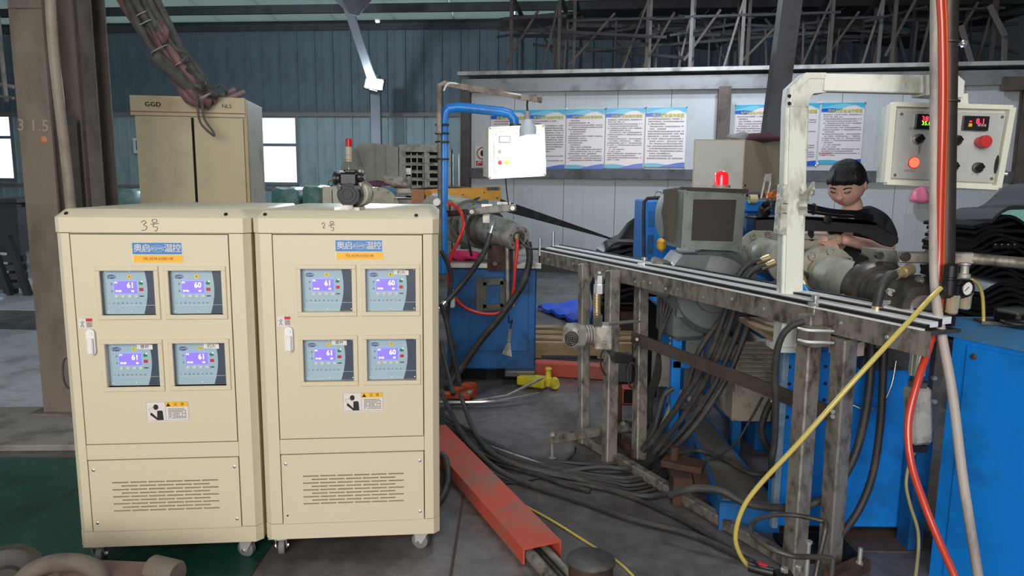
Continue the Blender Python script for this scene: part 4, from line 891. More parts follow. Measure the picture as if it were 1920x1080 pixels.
# stacked trolley frames on the white room's roof
fr_m = mat('rusty_frame_tube', (88, 78, 72), .6, .2, dirt=(62, 56, 54), amt=.5, sc=3); fr_d = mat('dark_frame_tube', (54, 54, 58), .6, dirt=(46, 44, 46), amt=.5, sc=3); fr_l = mat('pale_frame_tube', (112, 108, 106), .5, dirt=(96, 88, 82), amt=.5, sc=4)
zr = ZT + .12
def rfp(px, off):   # plan point on the roof at picture column px, off metres behind the face
    p = wl(px); return p - wn * off * 1.0
descr = ['at the left end of the roof', 'second from the left on the roof', 'behind the rusty post', 'left of the leaning channel', 'right of the leaning channel', 'under the roof lamp glow', 'behind the dark pole', 'at the right end of the roof']
cols_ = [(945, 1035), (1060, 1200), (1205, 1290), (1283, 1380), (1395, 1555), (1560, 1660), (1665, 1745), (1790, 1870)]
for i, (xa_, xb_) in enumerate(cols_):
    R_ = random.Random(40 + i); H_ = R_.uniform(1.25, 1.5) if i < 4 else R_.uniform(1.2, 1.55); off = .5 + .3 * (i % 3)
    t = thing('trolley_frame', 'rusty welded trolley frame standing ' + descr[i], 'frame', rfp((xa_ + xb_) / 2, off) + V((0, 0, zr)), 0, 'welded frames stored on the white room roof')
    a_, b2 = rfp(xa_, off), rfp(xb_, off); c_, d_ = a_ - wn * 1.1, b2 - wn * 1.1; z = V((0, 0, 1))
    m1 = fr_l if i in (2, 3, 5) else fr_m
    for p_ in (a_, b2): part(t, 'post', MB().bar(p_ + z * zr, p_ + z * (zr + H_), .055, .055, wn), m1)
    for p_ in (c_, d_): part(t, 'post', MB().bar(p_ + z * zr, p_ + z * (zr + H_ * .9), .05, .05, wn), fr_d)
    for h_ in (1.0, .72):
        part(t, 'rail', MB().bar(a_ + z * (zr + H_ * h_) - wd * .12, b2 + z * (zr + H_ * h_) + wd * .12, .06, .09 if h_ == 1 else .04), m1 if h_ == 1 else fr_d)
        part(t, 'rail', MB().bar(c_ + z * (zr + H_ * h_ * .92) - wd * .2, d_ + z * (zr + H_ * h_ * .88) + wd * .3, .06, .06), fr_d)
    part(t, 'side_rail', MB().bar(a_ + z * (zr + H_), c_ + z * (zr + H_ * .9), .06, .06), fr_d); part(t, 'side_rail', MB().bar(b2 + z * (zr + H_), d_ + z * (zr + H_ * .9), .06, .06), fr_d)
    part(t, 'brace', MB().bar(a_ + z * (zr + .2) - wd * .1, a_.lerp(b2, .55) + z * (zr + H_ * .8), .04, .04, wn), fr_m)
    part(t, 'brace', MB().bar(d_ + z * (zr + .1), c_.lerp(d_, .3) + z * (zr + H_ * .85), .04, .04, wn), fr_d)
    part(t, 'brace', MB().bar(b2 + z * (zr + H_ * .95), b2.lerp(a_, .35) + z * (zr + .02) , .035, .035, wn), m1)
    for k in range(R_.randint(3, 5)):
        u = R_.uniform(-.15, 1.1); p_ = (a_.lerp(b2, u)) - wn * R_.uniform(.2, .9); part(t, 'thin_upright', MB().bar(p_ + z * zr, p_ + z * (zr + H_ * R_.uniform(.5, .95)) + wd * R_.uniform(-.1, .1), .03, .03, wn), R_.choice((fr_m, fr_d, m1)))
    for p_ in (a_, b2):
        part(t, 'caster', MB().lathe(p_ + z * (zr + H_ + .12) - wd * .03, wd, [(0, .04), (0, .085), (.06, .085), (.06, .04)], 16).bar(p_ + z * (zr + H_ + .04), p_ + z * (zr + H_ + .14), .03, .08, wn), fr_d)
    part(t, 'diagonal_strut', MB().bar(a_ + z * (zr + H_ * .55) - wd * .35 - wn * .4, b2 + z * (zr + H_ * .7) - wn * .5, .04, .04), fr_d)
# long tubes lying among the frames
for k, (xa_, ya_, xb_, yb_) in enumerate(((905, 52, 1250, 70), (1100, 95, 1560, 60), (1250, 40, 1700, 62), (1480, 88, 1910, 44), (1000, 84, 1300, 110), (1620, 30, 1915, 100))):
    solo('steel_tube', MB().bar(U(xa_, ya_, 13.4 + .2 * k), U(xb_, yb_, 12.6 + .1 * k), .05, .05), fr_d, ['long dark tube resting across the left frames', 'long dark tube crossing behind the leaning channel', 'long dark tube near the roof above the rusty post', 'long dark tube above the control box', 'lower dark tube through the left frames', 'steep dark tube at the upper right corner'][k], 'tube', 'loose tubes lying in the frames')
for k, (xa_, ya_, xb_, yb_) in enumerate(((1855, 10, 1885, 68), (1802, 48, 1825, 130), (1884, 70, 1882, 130))):
    solo('steel_strut', MB().bar(U(xa_, ya_, 11.6), U(xb_, yb_, 11.5), .07, .04, (0, 1, 0)), fr_l, ['pale flat strut leaning at the upper right', 'pale strut leaning just right of the dark pole', 'pale upright strut at the upper right corner'][k], 'strut')
# flat dark mezzanine clutter behind (long plates on the frames)
for k in range(7):
    xa_ = 950 + k * 135; solo('steel_plate', MB().box(U(xa_ + 60, 40 + 18 * (k % 3), 14.2), (1.5, .9, .06), Matrix.Rotation(.1 * (k % 3 - 1), 3, 'Y')), fr_d, ['dark plate resting on the first roof frame', 'dark plate over the second roof frame', 'dark plate behind the rusty post top', 'dark plate left of the leaning channel top', 'dark plate right of the leaning channel top', 'dark plate left of the pole top', 'dark plate right of the pole top'][k], 'plate', 'plates stored on the frames')
# big roof lamp beyond the top edge (its glow lights the frames)
rl = V((U(1310, -40, 11).x, 11, U(1310, -40, 11).z + .02))
t = thing('high_bay_lamp', 'bright high bay lamp hanging above the white room', 'lamp', rl)
part(t, 'housing', MB().lathe(rl + V((0, 0, .06)), (0, 0, 1), [(0, .22), (.12, .2), (.2, .08), (.25, .06)], 24), steel_dark); part(t, 'emitter', MB().lathe(rl, (0, 0, 1), [(0, .2), (.05, .2)], 24), glow)
part(t, 'rod', MB().tube([rl + V((0, 0, .4)), V((rl.x, rl.y, 5.85))], .012, 6), steel_dark)
# ================================================================= EXTRUDER ONE (middle distance) AND ITS CONTROL BOX
def lerp(a, b, t): return a + (b - a) * t
Ye = 5.35
e1 = thing('extruder', 'steel extruder barrel with round die on the dark blue base behind the cabinets', 'machine', (U(930, 500, 5.7).x, 5.7, 0.0))
bx0, bx1 = U(838, 600, 5.42).x, U(1005, 600, 5.42).x; btop = U(1000, 503, 5.42).z
part(e1, 'base', MB().box2((bx0, 5.42, .1), (bx1, 6.4, btop), .012), blue_dirty)
part(e1, 'base_foot', MB().box2((bx1 - .3, 5.5, 0), (bx1 - .1, 5.7, .1)).box2((bx0 + .1, 5.5, 0), (bx0 + .3, 5.7, .1)), void_black)
part(e1, 'top_plate', MB().box2((bx0 - .05, 5.36, btop), (bx1 + .035, 6.45, btop + .045), .006), steel)
part(e1, 'side_door', MB().box2((bx0 + .18, 5.408, .25), (bx1 - .06, 5.42, btop - .1), .004), blue_dirty)
dF = U(973, 446, 5.22); dR = U(848, 409, 6.3); ax = (dF - dR).normalized(); LL = (dF - dR).length
at = lambda t: dR + ax * t
part(e1, 'feed_section', MB().lathe(at(0), ax, [(-.3, .2), (LL * .30, .2)], 30), barrel_paint)
part(e1, 'large_flange', MB().lathe(at(LL * .30), ax, [(0, .2), (0, .165), (.03, .175), (.1, .175), (.1, .15), (.16, .15), (.16, .178), (.26, .178), (.28, .165)], 36), steel)
part(e1, 'clamp_ring', MB().lathe(at(LL * .30 + .28), ax, [(0, .14), (0, .16), (.07, .16), (.08, .13)], 36), steel_dark)
part(e1, 'barrel_nose', MB().lathe(at(LL * .30 + .36), ax, [(0, .12), (LL * .7 - .56, .115), (LL * .7 - .50, .105)], 32), steel)
part(e1, 'die_ring', MB().lathe(dF, ax, [(-.13, .09), (-.12, .1), (-.02, .1), (0, .092), (0, .055), (-.015, .05), (-.015, .03)], 36), steel)
part(e1, 'die_insert', MB().lathe(dF - ax * .012, ax, [(0, .03), (.006, .045), (.012, .045), (.012, .02), (.004, .018)], 24), steel_dark)
for k in range(6):
    a = k * math.pi / 3 + .3; x_, y_, _ = frame(ax); part(e1, 'bolt', MB().hexa(dF + (x_ * math.cos(a) + y_ * math.sin(a)) * .072 - ax * .002, ax, .009, .008), steel_dark)
for k in range(10):
    a = k * math.pi / 5 + .2; part(e1, 'bolt', MB().lathe(at(LL * .30 + .1) + (x_ * math.cos(a) + y_ * math.sin(a)) * .162, ax, [(0, .014), (.03, .014), (.03, .007), (.02, .007)], 10), steel_dark)
cl = part(e1, 'clamp_lever', MB().bar(U(878, 397, 5.35), U(966, 389, 5.2), .05, .055, ch=.006), alu_cast, label='steel clamp lever over the die')
part(cl, 'pivot_bolt', MB().lathe(U(885, 397, 5.33), (0, -1, 0), [(0, .026), (.02, .026), (.03, .016)], 14), steel); part(cl, 'pivot_bolt', MB().lathe(U(961, 390, 5.16), (0, -1, 0), [(0, .026), (.02, .026), (.03, .016)], 14), steel)
part(cl, 'lever_rod', MB().tube([U(829, 402, 5.32), U(878, 397, 5.32)], .022, 12), rust)
part(cl, 'clevis', MB().box(U(913, 385, 5.3), (.08, .05, .02)).box(U(945, 381, 5.25), (.1, .05, .02)).box(U(912, 400, 5.4), (.05, .06, .14)), steel)
part(e1, 'support_bracket', MB().box2((U(914, 480, 5.35).x, 5.33, btop - .01), (U(962, 480, 5.35).x, 5.6, U(930, 468, 5.35).z)).box2((U(922, 480, 5.35).x, 5.32, U(930, 492, 5.35).z), (U(950, 480, 5.35).x, 5.36, U(930, 460, 5.35).z)), rust)
part(e1, 'bracket_bolt', MB().hexa(U(928, 494, 5.31), (0, -1, 0), .022, .02), steel_dark)
part(e1, 'threaded_rod', MB().tube([U(951, 462, 5.3), U(953, 583, 5.3)], .016, 10), steel)
part(e1, 'drain_tube', MB().tube([U(966, 465, 5.25), U(963, 574, 5.28)], .012, 10), pvc)
fp = MB(); q0, q1, q2, q3 = [U(*p) for p in ((906, 529, 5.37), (944, 527, 5.37), (944, 575, 5.37), (906, 577, 5.37))]
for (a_, b2) in ((q0, q1), (q1, q2), (q2, q3), (q3, q0)): fp.bar(a_, b2, .02, .05, (0, 0, 1) if abs((b2 - a_).z) < .05 else (1, 0, 0))
part(e1, 'guide_plate', fp.box(U(899, 553, 5.36), (.05, .03, .28)), mat('olive_grey_plate', (96, 100, 88), .5, dirt=(52, 54, 50), amt=.5, sc=8))
hose('air_hose', pxs([(846, 381, 5.3), (862, 395, 5.2), (870, 418, 5.15), (862, 445, 5.1), (846, 480, 5.1), (840, 510, 5.1), (846, 545, 5.1), (866, 572, 5.1), (895, 586, 5.1), (930, 588, 5.1), (955, 572, 5.12), (963, 540, 5.1), (966, 500, 5.1), (970, 465, 5.12), (969, 446, 5.2)]), .0125, red_hose_m, 'red air hose looping in front of the dark blue extruder base', fit=(brass, .05, .016))
hose('black_hose', pxs([(990, 455, 5.2), (993, 488, 5.15), (982, 528, 5.1), (966, 555, 5.1), (935, 598, 5.0), (900, 640, 4.9), (865, 690, 4.8), (838, 728, 4.6)]), .026, rubber, 'thick black hose curving down in front of the hanging scraper')
hose('steam_hose', pxs([(921, 432, 5.1), (916, 448, 5.05), (905, 478, 5.0), (878, 518, 5.0), (850, 552, 4.9), (828, 575, 4.8)]), .02, hose_grey, 'dark hose with steel end fitting screwed into the barrel', fit=(chrome, .1, .026))
hose('thin_hose', pxs([(873, 392, 5.15), (874, 430, 5.15), (880, 460, 5.15), (884, 480, 5.2)]), .009, rubber, 'thin black tube hanging over the barrel from the clamp lever')
sp = thing('scraper', 'small steel scraper hanging on a wire hook against the blue base', 'tool', U(955, 640, 5.38))
part(sp, 'hook', MB().tube(pxs([(954, 592, 5.38), (955, 606, 5.38), (961, 600, 5.38), (958, 612, 5.38), (957, 617, 5.38)]), .004, 6, 4), ink)
part(sp, 'handle', MB().plate(pxs([(954, 616, 5.38), (961, 616, 5.38), (957, 643, 5.38), (951, 643, 5.38)])[::-1], (0, .015, 0)), steel_tube)
part(sp, 'blade', MB().plate(pxs([(951, 643, 5.38), (957, 643, 5.38), (960, 669, 5.38), (940, 664, 5.38)])[::-1], (0, .004, 0)), steel)
blob('cloth', U(872, 479, 5.5), .07, (1.7, 1, .55), mat('magenta_cloth', (206, 44, 104), .7), 'bright magenta cloth on the machine table left of the die', 'cloth', 9)
gq = thing('pressure_gauge', 'small round white gauge beside the foot of the blue pipe', 'gauge', U(819, 380, 5.0))
part(gq, 'case', MB().lathe(U(819, 379, 5.0), (0, -1, 0), [(0, .03), (.03, .03), (.034, .026), (.03, .025)], 20), steel); part(gq, 'dial', MB().lathe(U(819, 379, 4.968), (0, -1, 0), [(0, .025), (.001, .025)], 20), paper)
part(gq, 'stem', MB().tube(pxs([(820, 384, 5.0), (824, 400, 5.05), (828, 470, 5.1)]), .01, 8), steel)
for k, pts in enumerate(([(826, 570, 4.7), (836, 600, 4.7), (846, 650, 4.6), (862, 720, 4.5)], [(828, 470, 5.0), (846, 520, 5.0), (838, 600, 4.9), (850, 660, 4.8), (838, 710, 4.8)], [(826, 640, 4.5), (834, 680, 4.4), (850, 740, 4.2)])):
    hose('black_hose', pxs(pts), .016, rubber, ['black hose dropping beside cabinet 2, nearest the cabinet edge', 'thin black hose hanging down the left end of the blue base', 'short black hose low beside cabinet 2'][k])
vl = thing('valve_block', 'small steel valve block with red hose tail at the foot of the blue pipe', 'valve', U(836, 392, 5.1))
part(vl, 'body', MB().box(U(836, 388, 5.1), (.07, .05, .07), None, .01), steel_dark); part(vl, 'hand_lever', MB().bar(U(838, 380, 5.08), U(858, 388, 5.05), .02, .012), red_hose_m); part(vl, 'filter_bowl', MB().lathe(U(848, 577, 5.1), (0, 0, 1), [(0, .012), (.01, .022), (.09, .022), (.1, .03), (.13, .03)], 16), white)
# pipe arm carrying small control box
pa = thing('pipe_arm', 'bright blue bent pipe standing beside the extruder and carrying the small control box', 'pipe', (U(833, 500, 5.1).x, 5.1, .9))
part(pa, 'pipe', MB().tube([V((U(831, 500, 5.1).x, 5.1, .9)), U(831, 400, 5.1), U(832, 300, 5.1), U(832, 225, 5.1), U(834, 211, 5.1), U(842, 203, 5.1), U(860, 201, 5.1), U(900, 205, 5.1), U(940, 209, 5.1), U(956, 213, 5.1), U(964, 224, 5.1), U(965, 238, 5.1)], .033, 14), blue_pipe)
part(pa, 'side_conduit', MB().tube(pxs([(825, 480, 5.05), (824, 300, 5.05), (824, 200, 5.05), (822, 158, 5.05)]), .014, 10), mat('grimy_side_conduit', (110, 104, 98), .5, dirt=(60, 56, 52), amt=.5, sc=8))
part(pa, 'pipe_collar', MB().lathe(U(966, 238, 5.1) - V((0, 0, .03)), (0, 0, 1), [(0, .09), (.02, .09), (.022, .045), (.05, .042)], 20), steel_dark)
for y in (236, 252, 300, 268): part(pa, 'wire_tie', MB().lathe(U(829, y, 5.08), (0, 0, 1), [(0, .05), (.012, .05)], 12), ink)
Yb = 5.02
bxc = thing('control_box', 'small white control box lit by the hanging bulb at the end of the blue pipe', 'control box', U(966, 332, Yb))
c00, c10, c01, c11 = U(918, 334, Yb - .02), U(1022, 328, Yb - .02), U(918, 240, Yb - .02), U(1019, 236, Yb - .02)
l00, l01 = U(906, 330, Yb + .12), U(905, 238, Yb + .12)
part(bxc, 'case', MB().add([c00, c10, c11, c01, l00, c10 + V((0, .16, 0)), c11 + V((0, .16, 0)), l01], [(0, 1, 2, 3), (4, 7, 6, 5), (0, 4, 5, 1), (3, 2, 6, 7), (0, 3, 7, 4), (1, 5, 6, 2)]), white_paint)
bf = lambda u, v, k=0.0: (c00 * (1 - u) * (1 - v) + c10 * u * (1 - v) + c01 * (1 - u) * v + c11 * u * v) - V((0, k, 0))
fpn = part(bxc, 'face_plate', MB().plate([bf(.09, .07, .002), bf(.93, .07, .002), bf(.93, .9, .002), bf(.09, .9, .002)], (0, -.004, 0)), mat('reflective_panel_steel', (200, 206, 212), .2, .9))
part(bxc, 'lid_edge', MB().bar(bf(0, 0, .006), bf(1, 0, .006), .012, .015).bar(bf(0, 1, .006), bf(1, 1, .006), .012, .015).bar(bf(0, 0, .006), bf(0, 1, .006), .015, .012, (0, 1, 0)).bar(bf(1, 0, .006), bf(1, 1, .006), .015, .012, (0, 1, 0)), white_paint)
part(bxc, 'display', MB().box(bf(.28, .76, .012), (.085, .02, .05)), mat('grey_display', (120, 130, 136), .3)); part(bxc, 'display_glass', MB().box(bf(.28, .76, .024), (.066, .004, .034)), mat('pale_display', (196, 206, 206), .2))
for u, v, m_ in ((.19, .52, steel), (.19, .3, redi), (.32, .3, st_yel), (.47, .3, steel), (.17, .4, steel)):
    part(bxc, 'push_button', MB().lathe(bf(u, v, .006), (0, -1, 0), [(0, .016), (.01, .016), (.01, .011), (.02, .01)], 16), m_)
for u, v in ((.12, .86), (.5, .87), (.9, .84), (.12, .11), (.5, .1), (.9, .1)): part(bxc, 'screw', MB().lathe(bf(u, v, .006), (0, -1, 0), [(0, .005), (.003, .004)], 8), steel_dark)
solo('cord', MB().tube([U(948, 334, 5.08), U(950, 360, 5.15), U(954, 386, 5.2)], .004, 6), ink, 'thin black cord from the small control box down to the clamp lever', 'cord')
# hanging bulb and its arm
ba = thing('lamp_arm', 'old taped wooden arm with wire from which the bulb hangs', 'lamp arm', U(826, 156, 4.95))
arm_m = mat('taped_old_arm', (150, 140, 130), .7, dirt=(84, 74, 66), amt=.5, sc=12)
part(ba, 'arm', MB().bar(U(836, 157, 4.98), U(1014, 188, 4.72), .03, .035), arm_m)
part(ba, 'arm_post', MB().tube(pxs([(823, 250, 5.0), (823, 190, 5.0), (824, 160, 4.98), (836, 155, 4.98)]), .018, 10), arm_m)
part(ba, 'wire', MB().tube(pxs([(832, 170, 4.96), (842, 156, 4.95), (870, 160, 4.92), (910, 172, 4.86), (950, 174, 4.8), (985, 180, 4.74)]), .006, 6, 4), white)
part(ba, 'clamp', MB().box(U(991, 183, 4.74), (.1, .03, .035)).box(U(1012, 187, 4.72), (.03, .05, .03)), steel_dark)
bl_ = thing('light_bulb', 'large glowing bulb with white body hanging before the small control box', 'lamp', U(991, 280, 4.74))
part(bl_, 'cord', MB().tube(pxs([(990, 184, 4.74), (988, 196, 4.74), (989, 208, 4.74)]), .006, 8), ink)
part(bl_, 'socket', MB().lathe(U(989, 208, 4.74), (0, 0, -1), [(0, .012), (.02, .018), (.07, .02), (.075, .026)], 16), mat('grey_socket', (150, 150, 154), .5))
part(bl_, 'heat_sink', MB().lathe(U(990, 224, 4.74), (0, 0, -1), [(0, .026), (.03, .04), (.05, .054), (.115, .056)], 24), mat('bluish_white_bulb_body', (190, 200, 212), .5))
part(bl_, 'diffuser', MB().lathe(U(991, 254, 4.74), (0, 0, -1), [(0, .056), (.015, .062), (.07, .062), (.085, .05), (.09, .02)], 24), mat('bulb_glow', (245, 250, 255), .3, emit=7))
lamp('bulb_light', 'POINT', U(991, 290, 4.74), 2.6, (.9, .95, 1.0), .06)

# --- black strip, pile and tarps behind
solo('rubber_strip', MB().grid(lambda u, v: U(938 + 216 * u, (373 + 76 * u - 12 * u * (1 - u) * 1.2) + v * (22 - 19 * u) + 3 * math.sin(math.pi * u), 6.3 + 1.6 * u), 16, 2, th=(0, .012, 0)), rubber, 'long black rubber strip sagging across in front of the white wall', 'strip')
blob('rubber_pile', (U(1196, 450, 7.9).x, 7.9, .3), .52, (1.0, .7, 1.6), mat('black_rubber_mass', (22, 22, 24), .6), 'black heap of rubber profile left of the blue cabinet', 'heap', 4, .08, 26)
rp_ = thing('rubber_profile_stack', 'layered black rubber strips lying before the black heap', 'stack', (U(1165, 470, 7.0).x, 7.0, 0))
for k in range(9):
    z0_ = .9 - .065 * k
    part(rp_, 'strip_layer', MB().grid(lambda u, v: V((U(1128 + 90 * u, 470, 7.0).x, 6.85 + v * .6, max(.05, z0_ + .12 * math.sin(u * 3.0) - .02 * v + .02 * math.sin(u * 9 + k)))), 14, 2, th=(0, 0, -.03)), black)
part(rp_, 'pallet', MB().box2((U(1166, 470, 7.0).x, 6.9, 0), (U(1218, 470, 7.0).x, 7.5, .3)), rust)
# blue tarpaulin on the floor, pallet, red beams, jack
tarp = mat('blue_tarpaulin', (26, 84, 214), .35, dirt=(70, 120, 214), amt=.4, sc=5)
tA, tB, tC, tD = F(1008, 574, .05), F(1078, 565, .05), F(1160, 600, .05), F(1090, 606, .05)
solo('tarpaulin', MB().grid(lambda u, v: (tA.lerp(tB, u)).lerp(tD.lerp(tC, u), v) + V((0, 0, max(0, .03 * math.sin(v * 22)) + .012 * math.sin(u * 9))), 16, 20, th=(0, 0, -.04)), tarp, 'folded blue tarpaulin lying on the floor by the white wall', 'tarpaulin')
wood = mat('worn_pallet_wood', (176, 148, 108), .7, dirt=(110, 84, 60), amt=.5, sc=6, stretch=(.4, 3, 3))
pl0 = F(1000, 672, 0); pl = thing('pallet', 'worn wooden pallet on the floor between the blue base and the table legs', 'pallet', (pl0.x + .5, pl0.y + .4, 0))
for k in range(4): part(pl, 'deck_board', MB().box((pl0.x + .62, pl0.y + .06 + k * .24, .125), (1.5, .13 if k else .1, .025), None, .004), wood)
for k in range(3): part(pl, 'stringer', MB().box((pl0.x + .02 + k * .6, pl0.y + .42, .06), (.1, .9, .1)), wood)
part(pl, 'front_board', MB().box((pl0.x + .62, pl0.y, .09), (1.5, .03, .11)), wood)
def cbeam(name, p, q, w, h, m_, lab, cat='beam', hollow=True, **k):
    t = .008; prof = [(-w / 2, 0), (w / 2, 0), (w / 2, h), (-w / 2, h)]
    t_ = thing(name, lab, cat, (V(p) + V(q)) / 2)
    part(t_, 'tube_wall', MB().sweep([(-w / 2, 0), (-w / 2 + t, 0), (-w / 2 + t, h - t), (w / 2 - t, h - t), (w / 2 - t, 0), (w / 2, 0), (w / 2, h), (-w / 2, h)], p, q), m_)
    return t_
rbA, rbB = F(1003, 702, 0), F(1150, 712, 0)
solo('red_steel_beam', MB().bar(rbA + V((0, 0, .06)), rbB + V((.1, 0, .06)), .12, .11, ch=.004), red_paint, 'red painted steel beam lying crosswise beyond the table legs', 'beam')
rcA, rcB = F(1168, 716, 0), F(1180, 760, 0)
rc = thing('red_steel_beam', 'short red box beam end pointing at the viewer between the table legs', 'beam', rcB)
part(rc, 'tube_wall', MB().bar(rcA + V((0, .1, .065)), rcB + V((0, 0, .065)), .1, .12, ch=.004), red_paint); part(rc, 'open_end', MB().bar(rcB + V((0, 0, .065)), rcB + V((0, -.004, .065)), .084, .1), void_black)
jk = thing('floor_jack', 'yellow low floor jack beside the foot of the blue extruder base', 'jack', F(1005, 728, 0))
jp = F(975, 722, 0); jq = F(1040, 730, 0); ye = mat('yellow_jack_paint', (206, 190, 40), .45, dirt=(100, 92, 40), amt=.4, sc=12)
part(jk, 'body', MB().bar(jp + V((0, 0, .05)), jq + V((-.06, 0, .05)), .13, .07, ch=.01), ye)
part(jk, 'head', MB().lathe(jq + V((-.05, 0, .03)), (0, 0, 1), [(0, .03), (.06, .03), (.07, .022), (.12, .02), (.13, .028), (.14, .02)], 16).lathe(jq + V((0.0, -.05, .05)), (0, 1, 0), [(0, .035), (.1, .035)], 16), ye)
part(jk, 'dark_pump', MB().box(jp + V((.0, .03, .09)), (.24, .1, .05), None, .01), steel_dark)
part(jk, 'handle', MB().tube([jq + V((-.1, -.05, .1)), F(950, 742, .05), F(890, 752, .03)], .01, 8), steel)
oj = thing('orange_caster_plate', 'orange steel trolley piece on the floor beside cabinet 2', 'trolley', F(865, 740, 0))
op = mat('orange_paint', (206, 84, 40), .5, dirt=(90, 60, 48), amt=.4, sc=8)
part(oj, 'plate', MB().bar(F(836, 735, .06), F(886, 738, .06), .2, .035, ch=.006), op); part(oj, 'round_end', MB().lathe(F(880, 740, .0), (0, 0, 1), [(0, .06), (.08, .06), (.085, .05)], 20), op)
part(oj, 'pivot_bolt', MB().hexa(F(880, 738, .08), (0, 0, 1), .02, .02), steel)
solo('steel_pipe', MB().tube([F(800, 755, .04), F(930, 752, .05), F(1010, 738, .06)], .012, 8, 4), chrome, 'thin bright steel pipe on the floor near the yellow jack', 'pipe')

# ================================================================= GUIDE TABLE
A, B = F(1014, 470, 1.08), F(1744, 621, 1.08); td = (B - A).normalized(); tn = V((td.y, -td.x, 0)); tn = tn if tn.y < 0 else -tn; TL = (B - A).length
tb = thing('guide_table', 'long steel guide table with aluminium track running toward the camera', 'table', A.lerp(B, .5) - V((0, 0, 1.08)))
tq = lambda s, off, z: A + td * s + tn * off + V((0, 0, z - 1.08))
part(tb, 'side_beam', MB().bar(tq(0, 0, 1.035), tq(TL, 0, 1.035), .014, .085), steel_tube)
part(tb, 'side_beam', MB().bar(tq(0, -.16, 1.035), tq(TL - .25, -.16, 1.035), .014, .085), steel_dark)
part(tb, 'bed_plate', MB().bar(tq(0, -.08, 1.07), tq(TL, -.08, 1.07), .15, .012), steel_dark)
trk = mat('bright_track_strip', (236, 238, 242), .3, .1)
for o_, w_, m_, z_, h_ in ((.004, .012, trk, 1.081, .006), (-.014, .02, black, 1.086, .022), (-.045, .04, trk, 1.095, .018), (-.075, .02, black, 1.098, .028), (-.108, .044, trk, 1.105, .024), (-.142, .02, black, 1.102, .04)):
    part(tb, 'track_strip', MB().bar(tq(.02, o_, z_), tq(TL - .02, o_, z_), w_, h_), m_)
part(tb, 'end_cap', MB().bar(tq(-.006, .01, 1.035), tq(-.006, -.17, 1.035), .012, .085), void_black)
for s in [.14, .5, .86] + [1.22, 1.3, 1.36, 1.44, 1.5] + [.2 * k for k in range(8, 17)]:
    if s < TL: part(tb, 'bolt', MB().hexa(tq(s, .008, 1.03 + .012 * (int(s * 10) % 3 - 1)), tn, .008, .006), steel)
def s_at(px, off=0.0): # parameter on the beam seen at column px
    lo, hi = -1.0, TL + 1
    for _ in range(30):
        m_ = (lo + hi) / 2; p = tq(m_, off, 1.04) - EYE; x = 960 + FPX * p.dot(RT) / p.dot(FW)
        if x < px: lo = m_
        else: hi = m_
    return lo
def leg(px, foot, w=.06, off=.03, m_=steel_tube, zt=1.06):
    s = s_at(px, off); top = tq(s, off, zt); part(tb, 'leg', MB().bar(foot, top, w, w, tn, ch=.006), m_); return top
f1 = F(1094, 832); f2 = F(1142, 868); f3 = F(1198, 862); n1 = F(1487, 1078); n2 = F(1555, 1056)
leg(1095, f1, .058); leg(1149, f2, .068, .04); leg(1203, f3, .066, -.19)
leg(1520, n1, .07, .04); leg(1586, n2, .07, -.02, steel_tube, .985)
part(tb, 'base_rail', MB().bar(F(1080, 822) + V((0, 0, .03)), F(1505, 1080) + V((0, 0, .03)), .05, .05, ch=.005), steel_tube)
part(tb, 'base_rail', MB().bar(f3 + V((-.02, .0, .03)), F(1150, 822) + V((0, 0, .03)), .05, .05, ch=.005), rust)
cr = part(tb, 'outrigger', MB().bar(F(1030, 824, .12), F(1177, 800, .12), .05, .045, ch=.005), steel_tube)
for px, py in ((1036, 823), (1168, 802)):
    p_ = F(px, py, .12); part(cr, 'levelling_bolt', MB().tube([V((p_.x, p_.y, 0)), p_ + V((0, 0, .04))], .009, 8).hexa(p_ + V((0, 0, .02)), (0, 0, 1), .018, .014).lathe(V((p_.x, p_.y, 0)), (0, 0, 1), [(0, .02), (.008, .02)], 10), steel)
part(tb, 'outrigger', MB().bar(F(1155, 788, .06), F(1215, 800, .06), .05, .04), steel_tube)
part(tb, 'cross_brace', MB().bar(U(1185, 632, f3.y + .0), U(1575, 782, 2.68), .012, .062), mat('brown_flat_bar', (88, 78, 72), .5, .3, dirt=(60, 52, 48), amt=.5, sc=6))
for px, py, Y in ((1194, 636, f3.y - .06), (1560, 771, 2.64), (1560, 780, 2.64)): part(tb, 'bolt', MB().hexa(U(px, py, Y), (0, -1, 0), .01, .01), steel)
for px in (1018, 1042): part(tb, 'guide_pin', MB().lathe(U(px - 6 if px < 1020 else 1037, 479 if px < 1020 else 466, 4.98 if px < 1020 else 5.0), (0, 0, 1), [(0, .016), (.01, .016), (.01, .01), (.12, .01)], 10), alu)
for px, py, Y in ((1528, 570, 2.75), (1208, 494, 3.95)): part(tb, 'clamp_bolt', MB().lathe(U(px, py, Y), (0, 0, 1), [(-.05, .008), (.02, .008), (.02, .016), (.035, .016)], 10).bar(U(px - 12, py, Y), U(px + 8, py + 1, Y), .02, .012), chrome)
part(tb, 'tape_wrap', MB().bar(U(1527, 612, 2.66), U(1524, 646, 2.66), .085, .085, tn), steel_tube)
for y in (618, 640): part(tb, 'cable_tie', MB().tube(pxs([(1497, y - 3, 2.55), (1515, y + 1, 2.5), (1540, y + 2, 2.52), (1562, y + 3, 2.6)]), .005, 6, 4), white)
part(tb, 'tape_wrap', MB().bar(U(1588, 638, 2.68), U(1586, 664, 2.68), .088, .088, tn), mat('old_cream_tape', (170, 160, 140), .7, dirt=(110, 100, 84), amt=.5, sc=20))
# profile being drawn over the track
hose('rubber_profile', [dF + V((0, -.02, .0)), dF.lerp(A, .5) + V((0, 0, -.03)), tq(0.05, -.08, 1.1)], .008, steel_dark, 'thin extruded profile running from the die to the guide table', 'profile')
